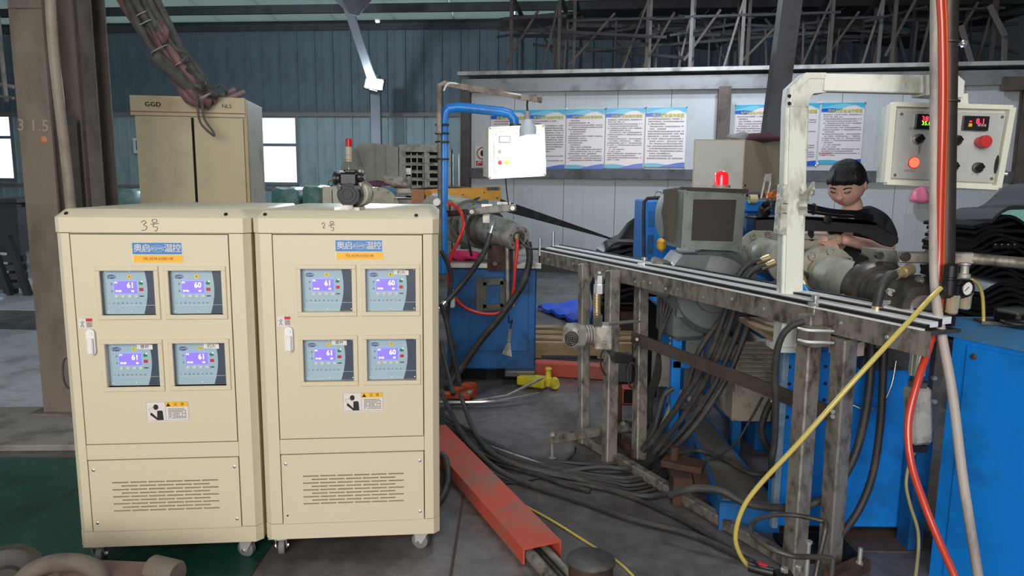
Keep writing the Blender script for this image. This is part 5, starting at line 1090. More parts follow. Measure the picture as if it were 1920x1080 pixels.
# gearmotor with spring screw jack on the table leg
gm2 = thing('gearmotor', 'grey gearmotor with round vent holes bolted to the guide table leg', 'motor', U(1098, 650, 3.9))
Ym = 3.86
part(gm2, 'fan_cowl', MB().bar(U(1064, 629, Ym), U(1092, 628, Ym + .05), .125, .125, ch=.02), alu_cast)
for k, r in enumerate((.008, .018, .028, .038)):
    c_ = U(1068, 630, Ym - .0); o_ = V((-.025, -.066, 0))
    part(gm2, 'vent_ring', MB().tube([c_ + o_ + V((.9 * r * math.cos(a) + .03, -.0, r * math.sin(a))) for a in [i * math.pi / 10 for i in range(20)]], .0028, 6, 0, True), void_black)
for k in range(7): part(gm2, 'cooling_fin', MB().lathe(U(1092 + 5 * k, 628, Ym + .04), (1, .25, 0), [(0, .045), (0, .058), (.008, .058), (.008, .045)], 20), alu_cast)
part(gm2, 'gear_case', MB().box(U(1130, 630, Ym + .03), (.1, .12, .14), None, .01).lathe(U(1092, 628, Ym + .04), (1, .25, 0), [(0, .046), (.12, .046)], 20), alu_cast)
sj = thing('screw_jack', 'brass coloured spring screw standing above the grey gearmotor', 'jack', U(1119, 600, 3.84))
part(sj, 'steel_nut', MB().lathe(U(1123, 550, 3.84), (0, 0, 1), [(0, .02), (0, .03), (.05, .03), (.05, .024), (.1, .024), (.1, .012), (.12, .012)], 6), chrome)
part(sj, 'top_block', MB().box(U(1123, 516, 3.84), (.06, .04, .02)).box(U(1122, 520, 3.84), (.03, .03, .03)), steel_dark)
sprm = MB(); c0_, c1_ = U(1119, 591, 3.84), U(1119, 550, 3.84)
sprm.tube([c0_.lerp(c1_, k / 160) + V((.019 * math.cos(k * .6), .019 * math.sin(k * .6), 0)) for k in range(161)], .0035, 6)
part(sj, 'spring', sprm, brass); part(sj, 'spindle', MB().tube([c0_, c1_], .010, 10), steel); part(sj, 'lower_block', MB().box(U(1120, 600, 3.84), (.05, .05, .06)), steel_dark)
solo('steel_rod', MB().tube([U(1140, 607, 3.75), U(1199, 602, 3.85)], .009, 10), chrome, 'bright rod sticking out between the rear table legs', 'rod')
cbz = thing('hanging_wire_box', 'dark switch box wrapped in wire between the rear table legs', 'box', U(1160, 712, 3.95))
part(cbz, 'box', MB().box(U(1160, 690, 3.98), (.17, .12, .17), None, .02), black)
for k in range(7): part(cbz, 'wire', MB().tube(pxs([(1130 + 3 * k, 650 + 2 * k, 3.92), (1150, 660 + 3 * k, 3.88), (1180, 668 + 2 * k, 3.92), (1190 - 3 * k, 672 + 4 * k, 3.95)]), .006, 6, 5), rubber)
part(cbz, 'wire_loop', MB().tube(pxs([(1183, 680, 3.9), (1193, 690, 3.9), (1192, 715, 3.9), (1184, 727, 3.9), (1178, 715, 3.9), (1177, 695, 3.9)]), .007, 8, 5, True), rubber)
part(cbz, 'wire_loop', MB().tube(pxs([(1136, 650, 3.9), (1127, 665, 3.88), (1128, 690, 3.88), (1140, 706, 3.9), (1152, 690, 3.9)]), .005, 8, 5), rubber)
part(cbz, 'stand_rod', MB().tube([U(1160, 712, 3.98), F(1160, 800, .02)], .02, 10), mat('brown_rod', (110, 80, 50), .5))
# ================================================================= EXTRUDER TWO (right)
zc_ = 1.12
def axp(px, py, z=zc_): return F(px, py, z)
X0, X1 = axp(1733, 579), axp(1420, 470); ax2 = (X0 - X1).normalized()
e2 = thing('extruder', 'large cream-grey extruder barrel with bolted flanges on the bright blue base at right', 'machine', (1.5, 3.6, 0))
def on(px):
    lo, hi = X1 - ax2 * 3, X0 + ax2
    for _ in range(40):
        m_ = (lo + hi) / 2; d = m_ - EYE; x = 960 + FPX * d.dot(RT) / d.dot(FW)
        if x < px: lo = m_
        else: hi = m_
    return lo
ex_, ey_, _ = frame(ax2)
def ring(px, prof, m_, name, n=40): part(e2, name, MB().lathe(on(px), ax2, prof, n), m_)
def bolts(px, rad, n, r, h, off=0.0, ph=.25, sock=True):
    for k in range(n):
        a = 2 * math.pi * k / n + ph; c_ = on(px) + ax2 * off + (ex_ * math.cos(a) + ey_ * math.sin(a)) * rad
        b = part(e2, 'bolt', MB().lathe(c_, ax2, [(0, r), (h, r), (h, r * .55), (h * .4, r * .5)], 14), alu_cast)
ring(1400, [(-.9, .16), (0, .16), (.02, .15)], barrel_paint, 'gear_housing')
ring(1425, [(0, .1), (0, .15), (.035, .152), (.045, .1)], barrel_paint, 'flange'); bolts(1425, .124, 8, .021, .026, .035)
ring(1425, [(.04, .098), (.5, .094)], barrel_paint, 'barrel')
ring(1480, [(0, .09), (0, .13), (.04, .13), (.05, .09)], barrel_paint, 'flange')
ring(1545, [(-.06, .128), (-.02, .14), (0, .142), (.03, .142), (.034, .1)], barrel_paint, 'flange'); bolts(1545, .119, 8, .022, .026, .026, .1)
D1 = (on(1625) - on(1545)).length
ring(1545, [(.03, .1), (D1 + .02, .098)], barrel_paint, 'barrel')
ring(1622, [(0, .1), (0, .118), (.04, .12), (.05, .11)], barrel_paint, 'collar')
ring(1632, [(0, .1), (0, .125), (.02, .132), (.09, .132), (.11, .118)], steel_dark, 'clamp_ring')
D2 = (X0 - on(1668)).length
ring(1668, [(-.06, .1), (0, .102), (.012, .108), (.05, .108), (.055, .104), (D2 - .12, .104), (D2 - .10, .088), (D2 - .02, .085), (D2, .078), (D2, .05), (D2 - .02, .045), (D2 - .02, .02)], steel_dark, 'die_head')
ring(1733, [(-.005, .05), (.004, .05), (.004, .034), (-.01, .03), (-.01, .01)], chrome, 'die_insert')
for k in range(5):
    a = k * 1.25 + .5; part(e2, 'socket_screw', MB().lathe(X0 - ax2 * .1 + (ex_ * math.cos(a) + ey_ * math.sin(a)) * .094, ax2, [(0, .014), (.022, .014), (.022, .008), (.012, .008)], 12), steel)
# clamp yoke over the ring and arm to the right
Yk = on(1640).y
part(e2, 'clamp_yoke', MB().plate(pxs([(1641, 505, Yk - .04), (1642, 468, Yk - .04), (1682, 470, Yk - .04), (1684, 500, Yk - .04), (1693, 506, Yk - .04), (1690, 520, Yk - .04), (1655, 540, Yk - .04)])[::-1], (0, .12, 0)), steel)
part(e2, 'yoke_bolt', MB().lathe(U(1646, 478, Yk - .045), (0, -1, 0), [(0, .016), (.02, .016), (.02, .009), (.01, .009)], 12), steel_dark)
la = part(e2, 'clamp_link', MB().bar(U(1684, 482, 2.72), U(1826, 484, 2.62), .04, .042, ch=.004), steel_tube, label='flat steel link arm above the die')
for px, py in ((1696, 481), (1811, 483)): part(la, 'link_pin', MB().lathe(U(px, py, 2.69), (0, -1, 0), [(0, .018), (.012, .018), (.012, .012), (.018, .012), (.018, .006)], 16), steel_dark)
part(la, 'lever_pipe', MB().tube([U(1824, 485, 2.62), U(1960, 497, 2.5)], .021, 14), steel_tube)
part(e2, 'feed_throat', MB().box(on(1520) + V((0, 0, .135)), (.14, .14, .06), None, .01).box(on(1520) + V((0, 0, .175)), (.17, .17, .02)), barrel_paint)
part(e2, 'sensor_block', MB().bar(U(1610, 487, 3.0), U(1640, 500, 2.95), .06, .06), black)
part(e2, 'valve', MB().box(U(1656, 578, 2.62), (.035, .03, .05)).lathe(U(1650, 572, 2.6), (-.1, -1, 0), [(0, .013), (.03, .013)], 8).box(U(1657, 566, 2.6), (.05, .02, .015)), alu)
part(e2, 'cradle', MB().box2((1.36, 3.1, .9), (1.62, 3.4, 1.02)).box2((1.36, 4.2, .9), (1.66, 4.5, 1.0)), blue_dirty)
# blue base
Yf = 2.97; bxl, bxr = U(1463, 800, Yf).x, U(1742, 800, Yf).x; bzt = .875
part(e2, 'base', MB().box2((bxl, Yf, .05), (bxr, Yf + .1, bzt), .008), blue)
part(e2, 'base_rear', MB().box2((1.42, Yf + .1, .05), (bxr, 3.5, bzt), .008), blue_dirty)
part(e2, 'base_edge', MB().box2((bxl - .012, Yf - .012, .05), (bxl + .014, Yf + .02, bzt - .01)), mat('pale_worn_edge', (140, 160, 176), .5, dirt=(60, 110, 160), amt=.5, sc=12))
part(e2, 'base_top', MB().box2((bxl - .03, Yf - .03, bzt), (bxr + .02, 3.52, bzt + .02)), mat('cardboard_brown_deck', (168, 140, 116), .7, dirt=(110, 90, 76), amt=.5, sc=5))
part(e2, 'access_panel', MB().box2((bxl + .015, Yf - .006, .42), (U(1580, 700, Yf).x, Yf, bzt - .02), .002), blue)
for px, py in ((1480, 688), (1480, 720), (1548, 687), (1547, 719), (1545, 750), (1476, 782)): part(e2, 'bolt_hole', MB().lathe(U(px, py, Yf - .007), (0, -1, 0), [(0, .008), (.002, .008)], 10), ink)
part(e2, 'top_channel', MB().box2((U(1610, 640, Yf).x, Yf - .05, bzt - .09), (bxr, Yf, bzt + .0)), steel_dark)
part(e2, 'lower_skirt', MB().box2((bxl + .02, Yf + .06, 0), (bxr, 3.45, .05)), void_black)
part(e2, 'rear_pedestal', MB().box2((1.44, 4.0, 0), (1.72, 5.2, .98), .01), blue_dirty)
part(e2, 'drive_box', MB().box2((1.32, 4.1, .14), (1.6, 4.6, .5), .02), mat('dark_drive', (52, 48, 46), .6, dirt=(34, 30, 28), amt=.5, sc=8))
# low blue platform at its left with drive clutter
pz = .13; pp = [F(1278, 770, pz), F(1350, 943, pz), F(1464, 950, pz), F(1464, 770, pz)]
plt = part(e2, 'platform', MB().plate([p - V((0, 0, pz)) for p in (pp[1], pp[2], V((pp[2].x, 4.6, pz)), V((pp[0].x - .1, 4.6, pz)), pp[0])], (0, 0, pz)), blue_dirty, label='low blue platform with grimy deck plate')  # grimy blue here also carries the shade of the platform sides
part(plt, 'deck_plate', MB().plate([pp[1] + V((.02, .03, 0)), pp[2] + V((-.02, .03, 0)), V((pp[2].x - .02, 4.5, pz)), V((pp[0].x - .06, 4.5, pz)), pp[0] + V((.03, 0, 0))], (0, 0, .006)), mat('oily_grey_deck', (92, 86, 82), .4, dirt=(150, 150, 150), amt=.3, sc=3, bump=.1))
part(e2, 'platform', MB().box2((bxl, 2.75, 0), (bxl + .3, Yf, .02)), void_black)
# drive frame: blue legs, top bar
df = thing('blue_drive_frame', 'blue steel frame that carries the grey blower motor', 'frame', (1.0, 4.0, 0))
fA = F(1268, 850, .0); Yd = fA.y
for px in (1268, 1388): part(df, 'leg', MB().box2((U(px - 9, 700, Yd).x, Yd, .0), (U(px + 8, 700, Yd).x, Yd + .05, U(px, 592, Yd).z)), blue_dirty if px > 1300 else blue)
for px in (1275, 1400): part(df, 'leg', MB().box2((U(px - 6, 700, Yd + .5).x, Yd + .5, 0), (U(px + 8, 700, Yd + .5).x, Yd + .55, U(px, 600, Yd + .5).z)), blue_dirty)
zt2 = U(1300, 594, Yd).z
part(df, 'top_bar', MB().box2((U(1258, 594, Yd).x, Yd - .01, zt2 - .05), (U(1420, 594, Yd).x, Yd + .05, zt2)), blue)
part(df, 'top_plate', MB().box2((U(1255, 594, Yd).x, Yd - .01, zt2), (U(1420, 594, Yd).x, Yd + .62, zt2 + .015)), blue_dirty)
part(df, 'mid_bar', MB().box2((U(1262, 690, Yd).x, Yd, U(1300, 690, Yd).z), (U(1400, 690, Yd).x, Yd + .04, U(1300, 678, Yd).z)), blue)
part(df, 'side_panel', MB().box2((U(1240, 620, Yd + .5).x, Yd + .5, 0.05), (U(1256, 620, Yd + .5).x, Yd + .56, U(1245, 560, Yd + .5).z)), blue)
part(df, 'white_tag', MB().box(U(1292, 615, Yd - .015), (.035, .004, .07)), paper)
sb_ = thing('small_pale_cabinet', 'narrow pale grey box standing left of the blue frame leg', 'cabinet', F(1248, 790, 0))
part(sb_, 'body', MB().box2((U(1230, 700, 4.3).x, 4.3, 0.3), (U(1258, 700, 4.3).x, 4.45, U(1244, 662, 4.3).z), .004), barrel_paint)
part(sb_, 'door', MB().box2((U(1236, 700, 4.3).x, 4.292, .36), (U(1255, 700, 4.3).x, 4.3, U(1244, 672, 4.3).z)), pvc)
part(sb_, 'post', MB().box2((U(1240, 700, 4.3).x, 4.35, 0), (U(1248, 700, 4.3).x, 4.4, .3)), steel_dark)
# louvred motor cover
lm = thing('louvred_cover', 'dusty white louvred cover under the white duct', 'cover', (U(1418, 700, 3.9).x, 3.9, .2))
lx0, lx1, lz0, lz1 = U(1380, 700, 3.9).x, U(1456, 700, 3.9).x, U(1418, 730, 3.9).z, U(1418, 642, 3.9).z
lvm = mat('dusty_white_cover', (170, 162, 148), .6, dirt=(104, 92, 78), amt=.5, sc=9)
part(lm, 'case', MB().box2((lx0, 3.93, .206), (lx1, 4.4, lz1), .006), lvm)
for k in range(9):
    z = lz0 + .02 + k * (lz1 - lz0 - .03) / 9; part(lm, 'louvre', MB().plate([(lx0 + .01, 3.90, z), (lx1 - .01, 3.90, z), (lx1 - .01, 3.93, z + .018), (lx0 + .01, 3.93, z + .018)], (0, 0, .006)), lvm)
part(lm, 'frame', MB().box2((lx0, 3.9, lz1 - .012), (lx1, 3.94, lz1 + .004)).box2((lx0, 3.9, lz0 - .02), (lx0 + .012, 3.94, lz1)).box2((lx1 - .012, 3.9, lz0 - .02), (lx1, 3.94, lz1)), lvm)

# blower: grey motor body, square duct box, round fan housing, red beacon
bg = mat('shaded_blue_grey_enamel', (98, 106, 106), .4, dirt=(66, 70, 68), amt=.45, sc=4)  # enamel darkened, shade on the motor put into the colour
bw = thing('blower_motor', 'large blue-grey motor with round end bell on the blue frame', 'motor', (U(1330, 590, 3.95).x, 4.1, zt2))
mc = U(1345, 548, 3.82)
part(bw, 'end_bell', MB().lathe(mc + V((0, .06, -.0)), (-.25, -1, 0), [(0, .235), (.05, .235), (.09, .2), (.1, .11), (.14, .1), (.145, .06), (.13, .05)], 40), bg)
part(bw, 'stator', MB().lathe(mc + V((0, .06, 0)), (.25, 1, 0), [(0, .235), (.5, .235)], 40), bg)
part(bw, 'frame_block', MB().box(U(1278, 560, 4.05), (.2, .3, .44), Matrix.Rotation(.2, 3, 'Z'), .03), bg)
part(bw, 'shoulder', MB().plate(pxs([(1262, 500, 3.8), (1280, 478, 3.8), (1370, 478, 3.8), (1400, 500, 3.8), (1400, 520, 3.8), (1262, 540, 3.8)])[::-1], (0, .3, 0)), bg)
part(bw, 'foot', MB().box2((U(1265, 590, 3.9).x, 3.85, zt2 + .016), (U(1400, 590, 3.9).x, 4.3, zt2 + .06)), bg)
part(bw, 'terminal_box', MB().box(U(1238, 520, 3.95), (.15, .1, .2), Matrix.Rotation(.3, 3, 'Y'), .012), mat('grey_terminal', (110, 108, 104), .5, dirt=(60, 58, 56), amt=.5, sc=8))
for px, py in ((1262, 495), (1262, 520), (1262, 545)): part(bw, 'bolt', MB().hexa(U(px, py, 3.74), (0, -1, 0), .01, .008), steel)
Yq = 3.78
dbx = thing('square_air_duct', 'square galvanised air box with dark mesh opening on top of the blower motor', 'duct', U(1338, 470, Yq + .15))
o4 = pxs([(1283, 356, Yq), (1399, 359, Yq), (1390, 471, Yq), (1277, 466, Yq)]); i4 = pxs([(1300, 374, Yq), (1381, 375, Yq), (1374, 453, Yq), (1296, 451, Yq)])
gal = mat('galvanised_grey', (118, 126, 122), .4, .3, dirt=(84, 88, 84), amt=.4, sc=6)
mbf = MB(); nn_ = [v.copy() for v in o4 + i4]; mbf.add(nn_ + [v + V((0, .02, 0)) for v in nn_], [(i, (i + 1) % 4, 4 + (i + 1) % 4, 4 + i) for i in range(4)] + [(4 + i, 4 + (i + 1) % 4, 12 + (i + 1) % 4, 12 + i) for i in range(4)] + [((i + 1) % 4, i, 8 + i, 8 + (i + 1) % 4) for i in range(4)])
part(dbx, 'front_frame', mbf, gal)
part(dbx, 'mesh_screen', MB().quad(*[v + V((0, .012, 0)) for v in (i4[3], i4[2], i4[1], i4[0])]), mat('dark_mesh', (62, 56, 52), .8, bump=.3, bsc=260))
part(dbx, 'box_shell', MB().plate([v + V((0, .02, 0)) for v in o4][::-1], (-.03, .2, 0)), gal)
for k in range(4):
    c_ = o4[k].lerp(i4[(k + 2) % 4], .06); part(dbx, 'rivet', MB().lathe(c_, (0, -1, 0), [(0, .005), (.003, .004)], 8), steel_dark)
fh = thing('fan_housing', 'pale round fan housing wrapped in dusty wire mesh behind the square box', 'fan', U(1256, 470, 4.1))
part(fh, 'round_casing', MB().lathe(U(1256, 405, 4.05), (-1, -.25, 0), [(-.06, .145), (0, .145), (.03, .13), (.045, .08), (.05, .03)], 30), mat('pale_blue_grey', (126, 134, 134), .45, dirt=(110, 112, 110), amt=.4, sc=5))
part(fh, 'dusty_mesh', MB().plate(pxs([(1258, 356, 3.9), (1282, 352, 3.9), (1280, 460, 3.9), (1254, 452, 3.9), (1250, 400, 3.9)])[::-1], (0, .2, 0)), mat('dusty_wire_mesh', (88, 78, 68), .9, bump=.8, bsc=90))
part(fh, 'dust_fringe', MB().bar(U(1280, 354, 3.88), U(1394, 358, 3.86), .2, .02), mat('matted_dust', (74, 68, 58), .95, bump=.8, bsc=120))
bc = thing('beacon', 'red rotating warning beacon on top of the square air box', 'warning light', U(1352, 349, 3.9))
part(bc, 'base', MB().lathe(U(1352, 352, 3.9), (0, 0, 1), [(0, .048), (.014, .048), (.014, .038)], 24), mat('pink_grey_base', (180, 150, 146), .4))
part(bc, 'red_dome', MB().lathe(U(1352, 348, 3.9), (0, 0, 1), [(0, .038), (.05, .037), (.068, .032), (.077, .016), (.079, .004)], 24), mat('beacon_dome', (230, 30, 44), .12, emit=.45, coat=.6))
# tall blue cabinet with black edging left of the blower, orange box, beige cabinet and bits
bb = thing('blue_cabinet', 'blue steel cabinet with black edge trim and lifting ring behind the blower', 'cabinet', (U(1222, 500, 5.0).x, 5.1, 0))
part(bb, 'stand', MB().box2((U(1212, 480, 5.0).x, 5.05, 0), (U(1262, 480, 5.0).x, 5.45, .8)), void_black)  # near-black block paints the darkness below the cabinet
part(bb, 'body', MB().box2((U(1209, 480, 5.0).x, 5.0, .8), (U(1268, 480, 5.0).x, 5.5, U(1225, 376, 5.0).z), .01), blue)
part(bb, 'edge_trim', MB().tube(pxs([(1207, 500, 4.98), (1207, 400, 4.98), (1208, 378, 4.98), (1214, 372, 4.98), (1250, 370, 4.98)]), .012, 8), rubber)
part(bb, 'lifting_ring', MB().tube([U(1234, 366, 5.05) + V((.028 * math.cos(a), 0, .028 * math.sin(a))) for a in [i * math.pi / 8 for i in range(16)]], .007, 8, 0, True), steel)
part(bb, 'recess', MB().box2((U(1213, 480, 5.0).x, 4.99, U(1225, 425, 5.0).z), (U(1224, 480, 5.0).x, 5.0, U(1225, 395, 5.0).z)).box2((U(1213, 480, 5.0).x, 4.99, U(1225, 475, 5.0).z), (U(1224, 480, 5.0).x, 5.0, U(1225, 440, 5.0).z)), blue_dirty)
part(bb, 'yellow_knob', MB().box(U(1240, 459, 4.8), (.05, .1, .09), None, .02), st_yel)
Yx = 5.9
bx = thing('switch_cabinet', 'tall beige electrical cabinet standing behind the blower in front of the wall', 'cabinet', (U(1385, 400, Yx).x, Yx + .2, 0))
k0, k1, k2 = U(1297, 360, Yx), U(1392, 360, Yx), U(1470, 360, Yx + .55); kt = U(1300, 261, Yx).z
part(bx, 'body', MB().plate([(k0.x, Yx, 0), (k1.x, Yx, 0), (k2.x, Yx + .55, 0), (k0.x + .33, Yx + .7, 0)], (0, 0, kt)), mat('beige_cabinet_enamel', (184, 172, 148), .45, dirt=(164, 152, 130), amt=.3, sc=3))
part(bx, 'front_panel', MB().plate([(k0.x + .01, Yx - .006, .02), (k1.x - .01, Yx - .006, .02), (k1.x - .01, Yx - .006, kt - .01), (k0.x + .01, Yx - .006, kt - .01)], (0, .006, 0)), mat('light_cabinet_front', (200, 197, 186), .45, dirt=(178, 174, 162), amt=.3, sc=4))
part(bx, 'seam', MB().bar(U(1394, 339, Yx + .02), U(1460, 340, Yx + .48), .01, .008), ink)
for px, py in ((1396, 348), (1458, 349)): part(bx, 'bolt_hole', MB().ball(U(px, py, Yx + .03 if px < 1400 else Yx + .47), .012, 8), ink)
blob('rag', U(1420, 258, Yx + .15), .13, (1.9, .6, .28), mat('maroon_rag', (92, 56, 66), .9), 'rolled maroon rag on top of the tall beige cabinet', 'rag', 11)
blob('crumpled_plastic', U(1386, 257, Yx + .1), .07, (1.2, .6, .5), mat('grey_plastic_scrap', (150, 150, 152), .5), 'crumpled grey plastic beside the rolled rag on the beige cabinet', 'plastic', 12)
# blue bench behind with tape gun, roll, cloth
wb = thing('blue_bench', 'blue steel bench top seen behind the square air box', 'bench', (U(1440, 400, 4.9).x, 5.0, 0))
wz = U(1440, 378, 4.9).z
part(wb, 'bench_top', MB().box2((U(1398, 380, 4.9).x, 4.9, wz - .07), (U(1480, 380, 4.9).x, 5.4, wz), .006), blue); part(wb, 'bench_body', MB().box2((U(1402, 380, 4.95).x, 4.95, .88), (U(1476, 380, 4.95).x, 5.35, wz - .07)), blue_dirty)
part(wb, 'bench_leg', MB().box2((U(1402, 380, 4.95).x, 5.0, 0), (U(1410, 380, 4.95).x, 5.05, .88)), blue_dirty)
tg = thing('tape_dispenser', 'grey handled tape dispenser with orange roll on the blue bench', 'tool', U(1440, 374, 4.85))
part(tg, 'handle', MB().tube(pxs([(1427, 372, 4.85), (1432, 350, 4.85), (1436, 328, 4.85), (1445, 326, 4.85), (1444, 345, 4.85), (1438, 372, 4.85)]), .010, 8), alu_cast)
part(tg, 'plate', MB().plate(pxs([(1434, 340, 4.84), (1436, 326, 4.84), (1446, 326, 4.84), (1444, 341, 4.84)])[::-1], (0, .01, 0)), pvc)
part(tg, 'orange_body', MB().box(U(1447, 366, 4.86), (.09, .04, .05), None, .012), mat('orange_plastic', (232, 110, 30), .4))
part(tg, 'tape_roll', MB().lathe(U(1457, 366, 4.88), (-.2, -1, 0), [(0, .028), (0, .042), (.05, .042), (.05, .028)], 20, cap=False), mat('brown_tape_roll', (110, 84, 60), .5))
solo('tape_roll', MB().lathe(U(1405, 373, 4.85), (1, 0, 0), [(0, .02), (0, .03), (.05, .03), (.05, .02)], 16, cap=False), mat('cream_tape', (206, 196, 150), .5), 'small cream tape roll lying on the blue bench', 'tape')
blob('glove', U(1415, 366, 4.9), .05, (1.3, .7, .4), mat('plum_glove', (84, 60, 76), .9), 'dark plum work glove lying on the blue bench', 'glove', 14)

# white duct, corner fitting and big control box
Yw = 2.98
dt = thing('cable_duct', 'white plastic cable duct rising from the machine and turning right at the top', 'duct', U(1470, 640, Yw))
dw = .092
p0, p1, p2, p3 = U(1478, 640, Yw), U(1490, 200, Yw), U(1545, 152, Yw - .02), U(1806, 162, Yw - .2)
part(dt, 'upright_duct', MB().bar(p0, p1, dw, .06, (0, -1, 0), ch=.004), white_duct)
part(dt, 'duct_lid', MB().bar(p0 + V((0, -.034, 0)), p1 + V((0, -.034, 0)), dw * .72, .008, (0, -1, 0)), white_duct)
part(dt, 'elbow_cover', MB().plate(pxs([(1478, 200, Yw - .04), (1482, 164, Yw - .04), (1512, 136, Yw - .04), (1549, 136, Yw - .04), (1549, 173, Yw - .04), (1526, 175, Yw - .04), (1518, 183, Yw - .04), (1516, 200, Yw - .04)])[::-1], (0, .08, 0)), white_duct)
part(dt, 'elbow_rib', MB().plate(pxs([(1484, 199, Yw - .046), (1489, 168, Yw - .046), (1516, 143, Yw - .046), (1548, 143, Yw - .046), (1548, 147, Yw - .046), (1518, 147, Yw - .046), (1493, 170, Yw - .046), (1488, 199, Yw - .046)])[::-1], (0, .008, 0)), white_duct)
part(dt, 'horizontal_duct', MB().bar(U(1544, 156, Yw - .02), U(1740, 160, Yw - .16), .06, .068, ch=.004), white_duct)
part(dt, 'end_elbow', MB().plate(pxs([(1736, 140, Yw - .2), (1796, 141, Yw - .2), (1809, 152, Yw - .2), (1806, 182, Yw - .2), (1798, 182, Yw - .2), (1736, 178, Yw - .2)])[::-1], (0, .1, 0)), white_duct)
part(dt, 'drop_pipe', MB().bar(U(1795, 178, Yw - .15), U(1796, 205, Yw - .15), .05, .05), white_duct)
for px, py in ((1480, 180), (1480, 194)): part(dt, 'screw', MB().ball(U(px, py, Yw - .05), .008, 8), ink)
pm = mat('dirty_plastic_film', (198, 196, 186), .35, dirt=(120, 112, 100), amt=.5, sc=14, bump=.6, bsc=30)
fw_ = MB(); R_ = random.Random(8)
for y0, y1 in ((346, 384), (380, 402), (398, 440)):
    a_, b2 = U(1485 - (y0 - 350) * .09, y0, Yw), U(1485 - (y1 - 350) * .09, y1, Yw); fw_.bar(a_, b2, .097 + .004 * R_.random(), .072, (0, -1, 0), ch=.003)
part(dt, 'tape_wrapping', fw_, pm)
part(dt, 'torn_film', MB().grid(lambda u, v: U(1500 + 28 * u, 350 + 26 * v + 10 * math.sin(u * 5), Yw - .06 - .03 * math.sin(v * 4 + u * 6)), 8, 5, th=(0, .004, 0)), pm)
part(dt, 'torn_film', MB().grid(lambda u, v: U(1498 + 16 * u, 376 + 28 * v, Yw - .06 - .02 * math.sin(v * 5)), 5, 5, th=(0, .004, 0)), pm)
part(dt, 'foot_bracket', MB().box(U(1476, 628, Yw - .03), (.085, .1, .12), None, .006).box(U(1476, 650, Yw - .03), (.13, .14, .02)), white_duct)
# large control box
Ybx = 2.72
cbx = thing('control_box', 'large white control box with red button hanging behind the dark pole', 'control box', U(1775, 345, Ybx))
K = [U(1672, 196, Ybx), U(1895, 202, Ybx - .02), U(1868, 352, Ybx - .02), U(1660, 342, Ybx)]
Lb = [U(1660, 193, Ybx + .16), U(1654, 340, Ybx + .16)]
bk = [K[0] + V((.02, .11, .0)), K[1] + V((0, .11, 0)), K[2] + V((0, .11, 0)), K[3] + V((.02, .11, 0))]
part(cbx, 'case', MB().add([k_ + V((0, .012, 0)) for k_ in K] + bk, [(3, 2, 1, 0), (4, 5, 6, 7), (0, 1, 5, 4), (1, 2, 6, 5), (2, 3, 7, 6), (3, 0, 4, 7)]), white_paint)
kf = lambda u, v, k=0.0: (K[3] * (1 - u) * (1 - v) + K[2] * u * (1 - v) + K[0] * (1 - u) * v + K[1] * u * v) - V((0, k, 0))
lidm = MB()
for a_, b2 in (((0, 0), (1, 0)), ((0, 1), (1, 1))): lidm.bar(kf(*a_), kf(*b2), .03, .016)
for a_, b2 in (((0, 0), (0, 1)), ((1, 0), (1, 1))): lidm.bar(kf(*a_), kf(*b2), .022, .03, (0, 1, 0))
part(cbx, 'lid_frame', lidm, mat('cream_lid_frame', (222, 222, 206), .4))
part(cbx, 'face_plate', MB().plate([kf(.04, .06), kf(.96, .06), kf(.96, .93), kf(.04, .93)], (0, -.006, 0)), mat('dull_panel_steel', (204, 208, 206), .3, .35, dirt=(178, 182, 182), amt=.4, sc=4))
led_r = mat('red_led', (255, 40, 60), .3, emit=3); led_g = mat('green_led', (150, 255, 40), .3, emit=1.8)
def tilt(): return (kf(1, .5) - kf(0, .5)).normalized()
tx2 = tilt(); tz2 = V((0, 0, 1))
d1_ = part(cbx, 'meter', MB().bar(kf(.20, .79, .012), kf(.36, .79, .012), .02, .054), black, label='black meter with red and green digits')
part(d1_, 'red_digits', MB().text('38.0', kf(.287, .822, .0235), tx2, tz2, .026), led_r); part(d1_, 'green_digits', MB().text('35.0', kf(.28, .765, .0235), tx2, tz2, .02), led_g)
d2_ = part(cbx, 'meter', MB().bar(kf(.60, .79, .012), kf(.81, .79, .012), .02, .052), black, label='black meter with red 8.1')
part(d2_, 'red_digits', MB().text('8.1', kf(.735, .81, .0235), tx2, tz2, .028), led_r); part(d2_, 'yellow_key', MB().box(kf(.652, .765, .023), (.012, .003, .012)), st_yel)
for k in range(3): part(d2_, 'grey_key', MB().box(kf(.725 + .025 * k, .765, .023), (.008, .003, .008)), pvc)
part(d2_, 'indicator', MB().box(kf(.652, .81, .023), (.006, .003, .004)), led_r)
def knob(u, v, m_, lab, big=False):
    c_ = kf(u, v, .006); k_ = part(cbx, 'selector_switch' if not big else 'emergency_button', MB().lathe(c_, (0, -1, 0), [(0, .02), (.01, .02), (.012, .016)] if not big else [(0, .018), (.025, .018), (.026, .0225), (.042, .0235), (.048, .02)], 20), m_, label=lab)
    if not big: part(k_, 'handle', MB().bar(c_ + V((-.012, -.018, -.01)), c_ + V((.012, -.018, .01)), .008, .02), black)
knob(.24, .57, steel, 'key switch'); knob(.79, .24, steel_dark, 'black selector switch'); knob(.57, .57, steel_dark, 'black selector switch'); knob(.57, .24, steel_dark, 'black selector switch')
knob(.77, .56, mat('mushroom_red', (196, 52, 56), .4), 'red mushroom stop button', True)
part(cbx, 'lit_button', MB().lathe(kf(.225, .27, .006), (0, -1, 0), [(0, .019), (.008, .019), (.01, .016), (.016, .014), (.018, .008)], 20), mat('lit_red_button', (255, 70, 50), .3, emit=2.2), label='glowing red button')
part(cbx, 'button_rim', MB().lathe(kf(.225, .27, .006), (0, -1, 0), [(0, .021), (.006, .021)], 20), redi)
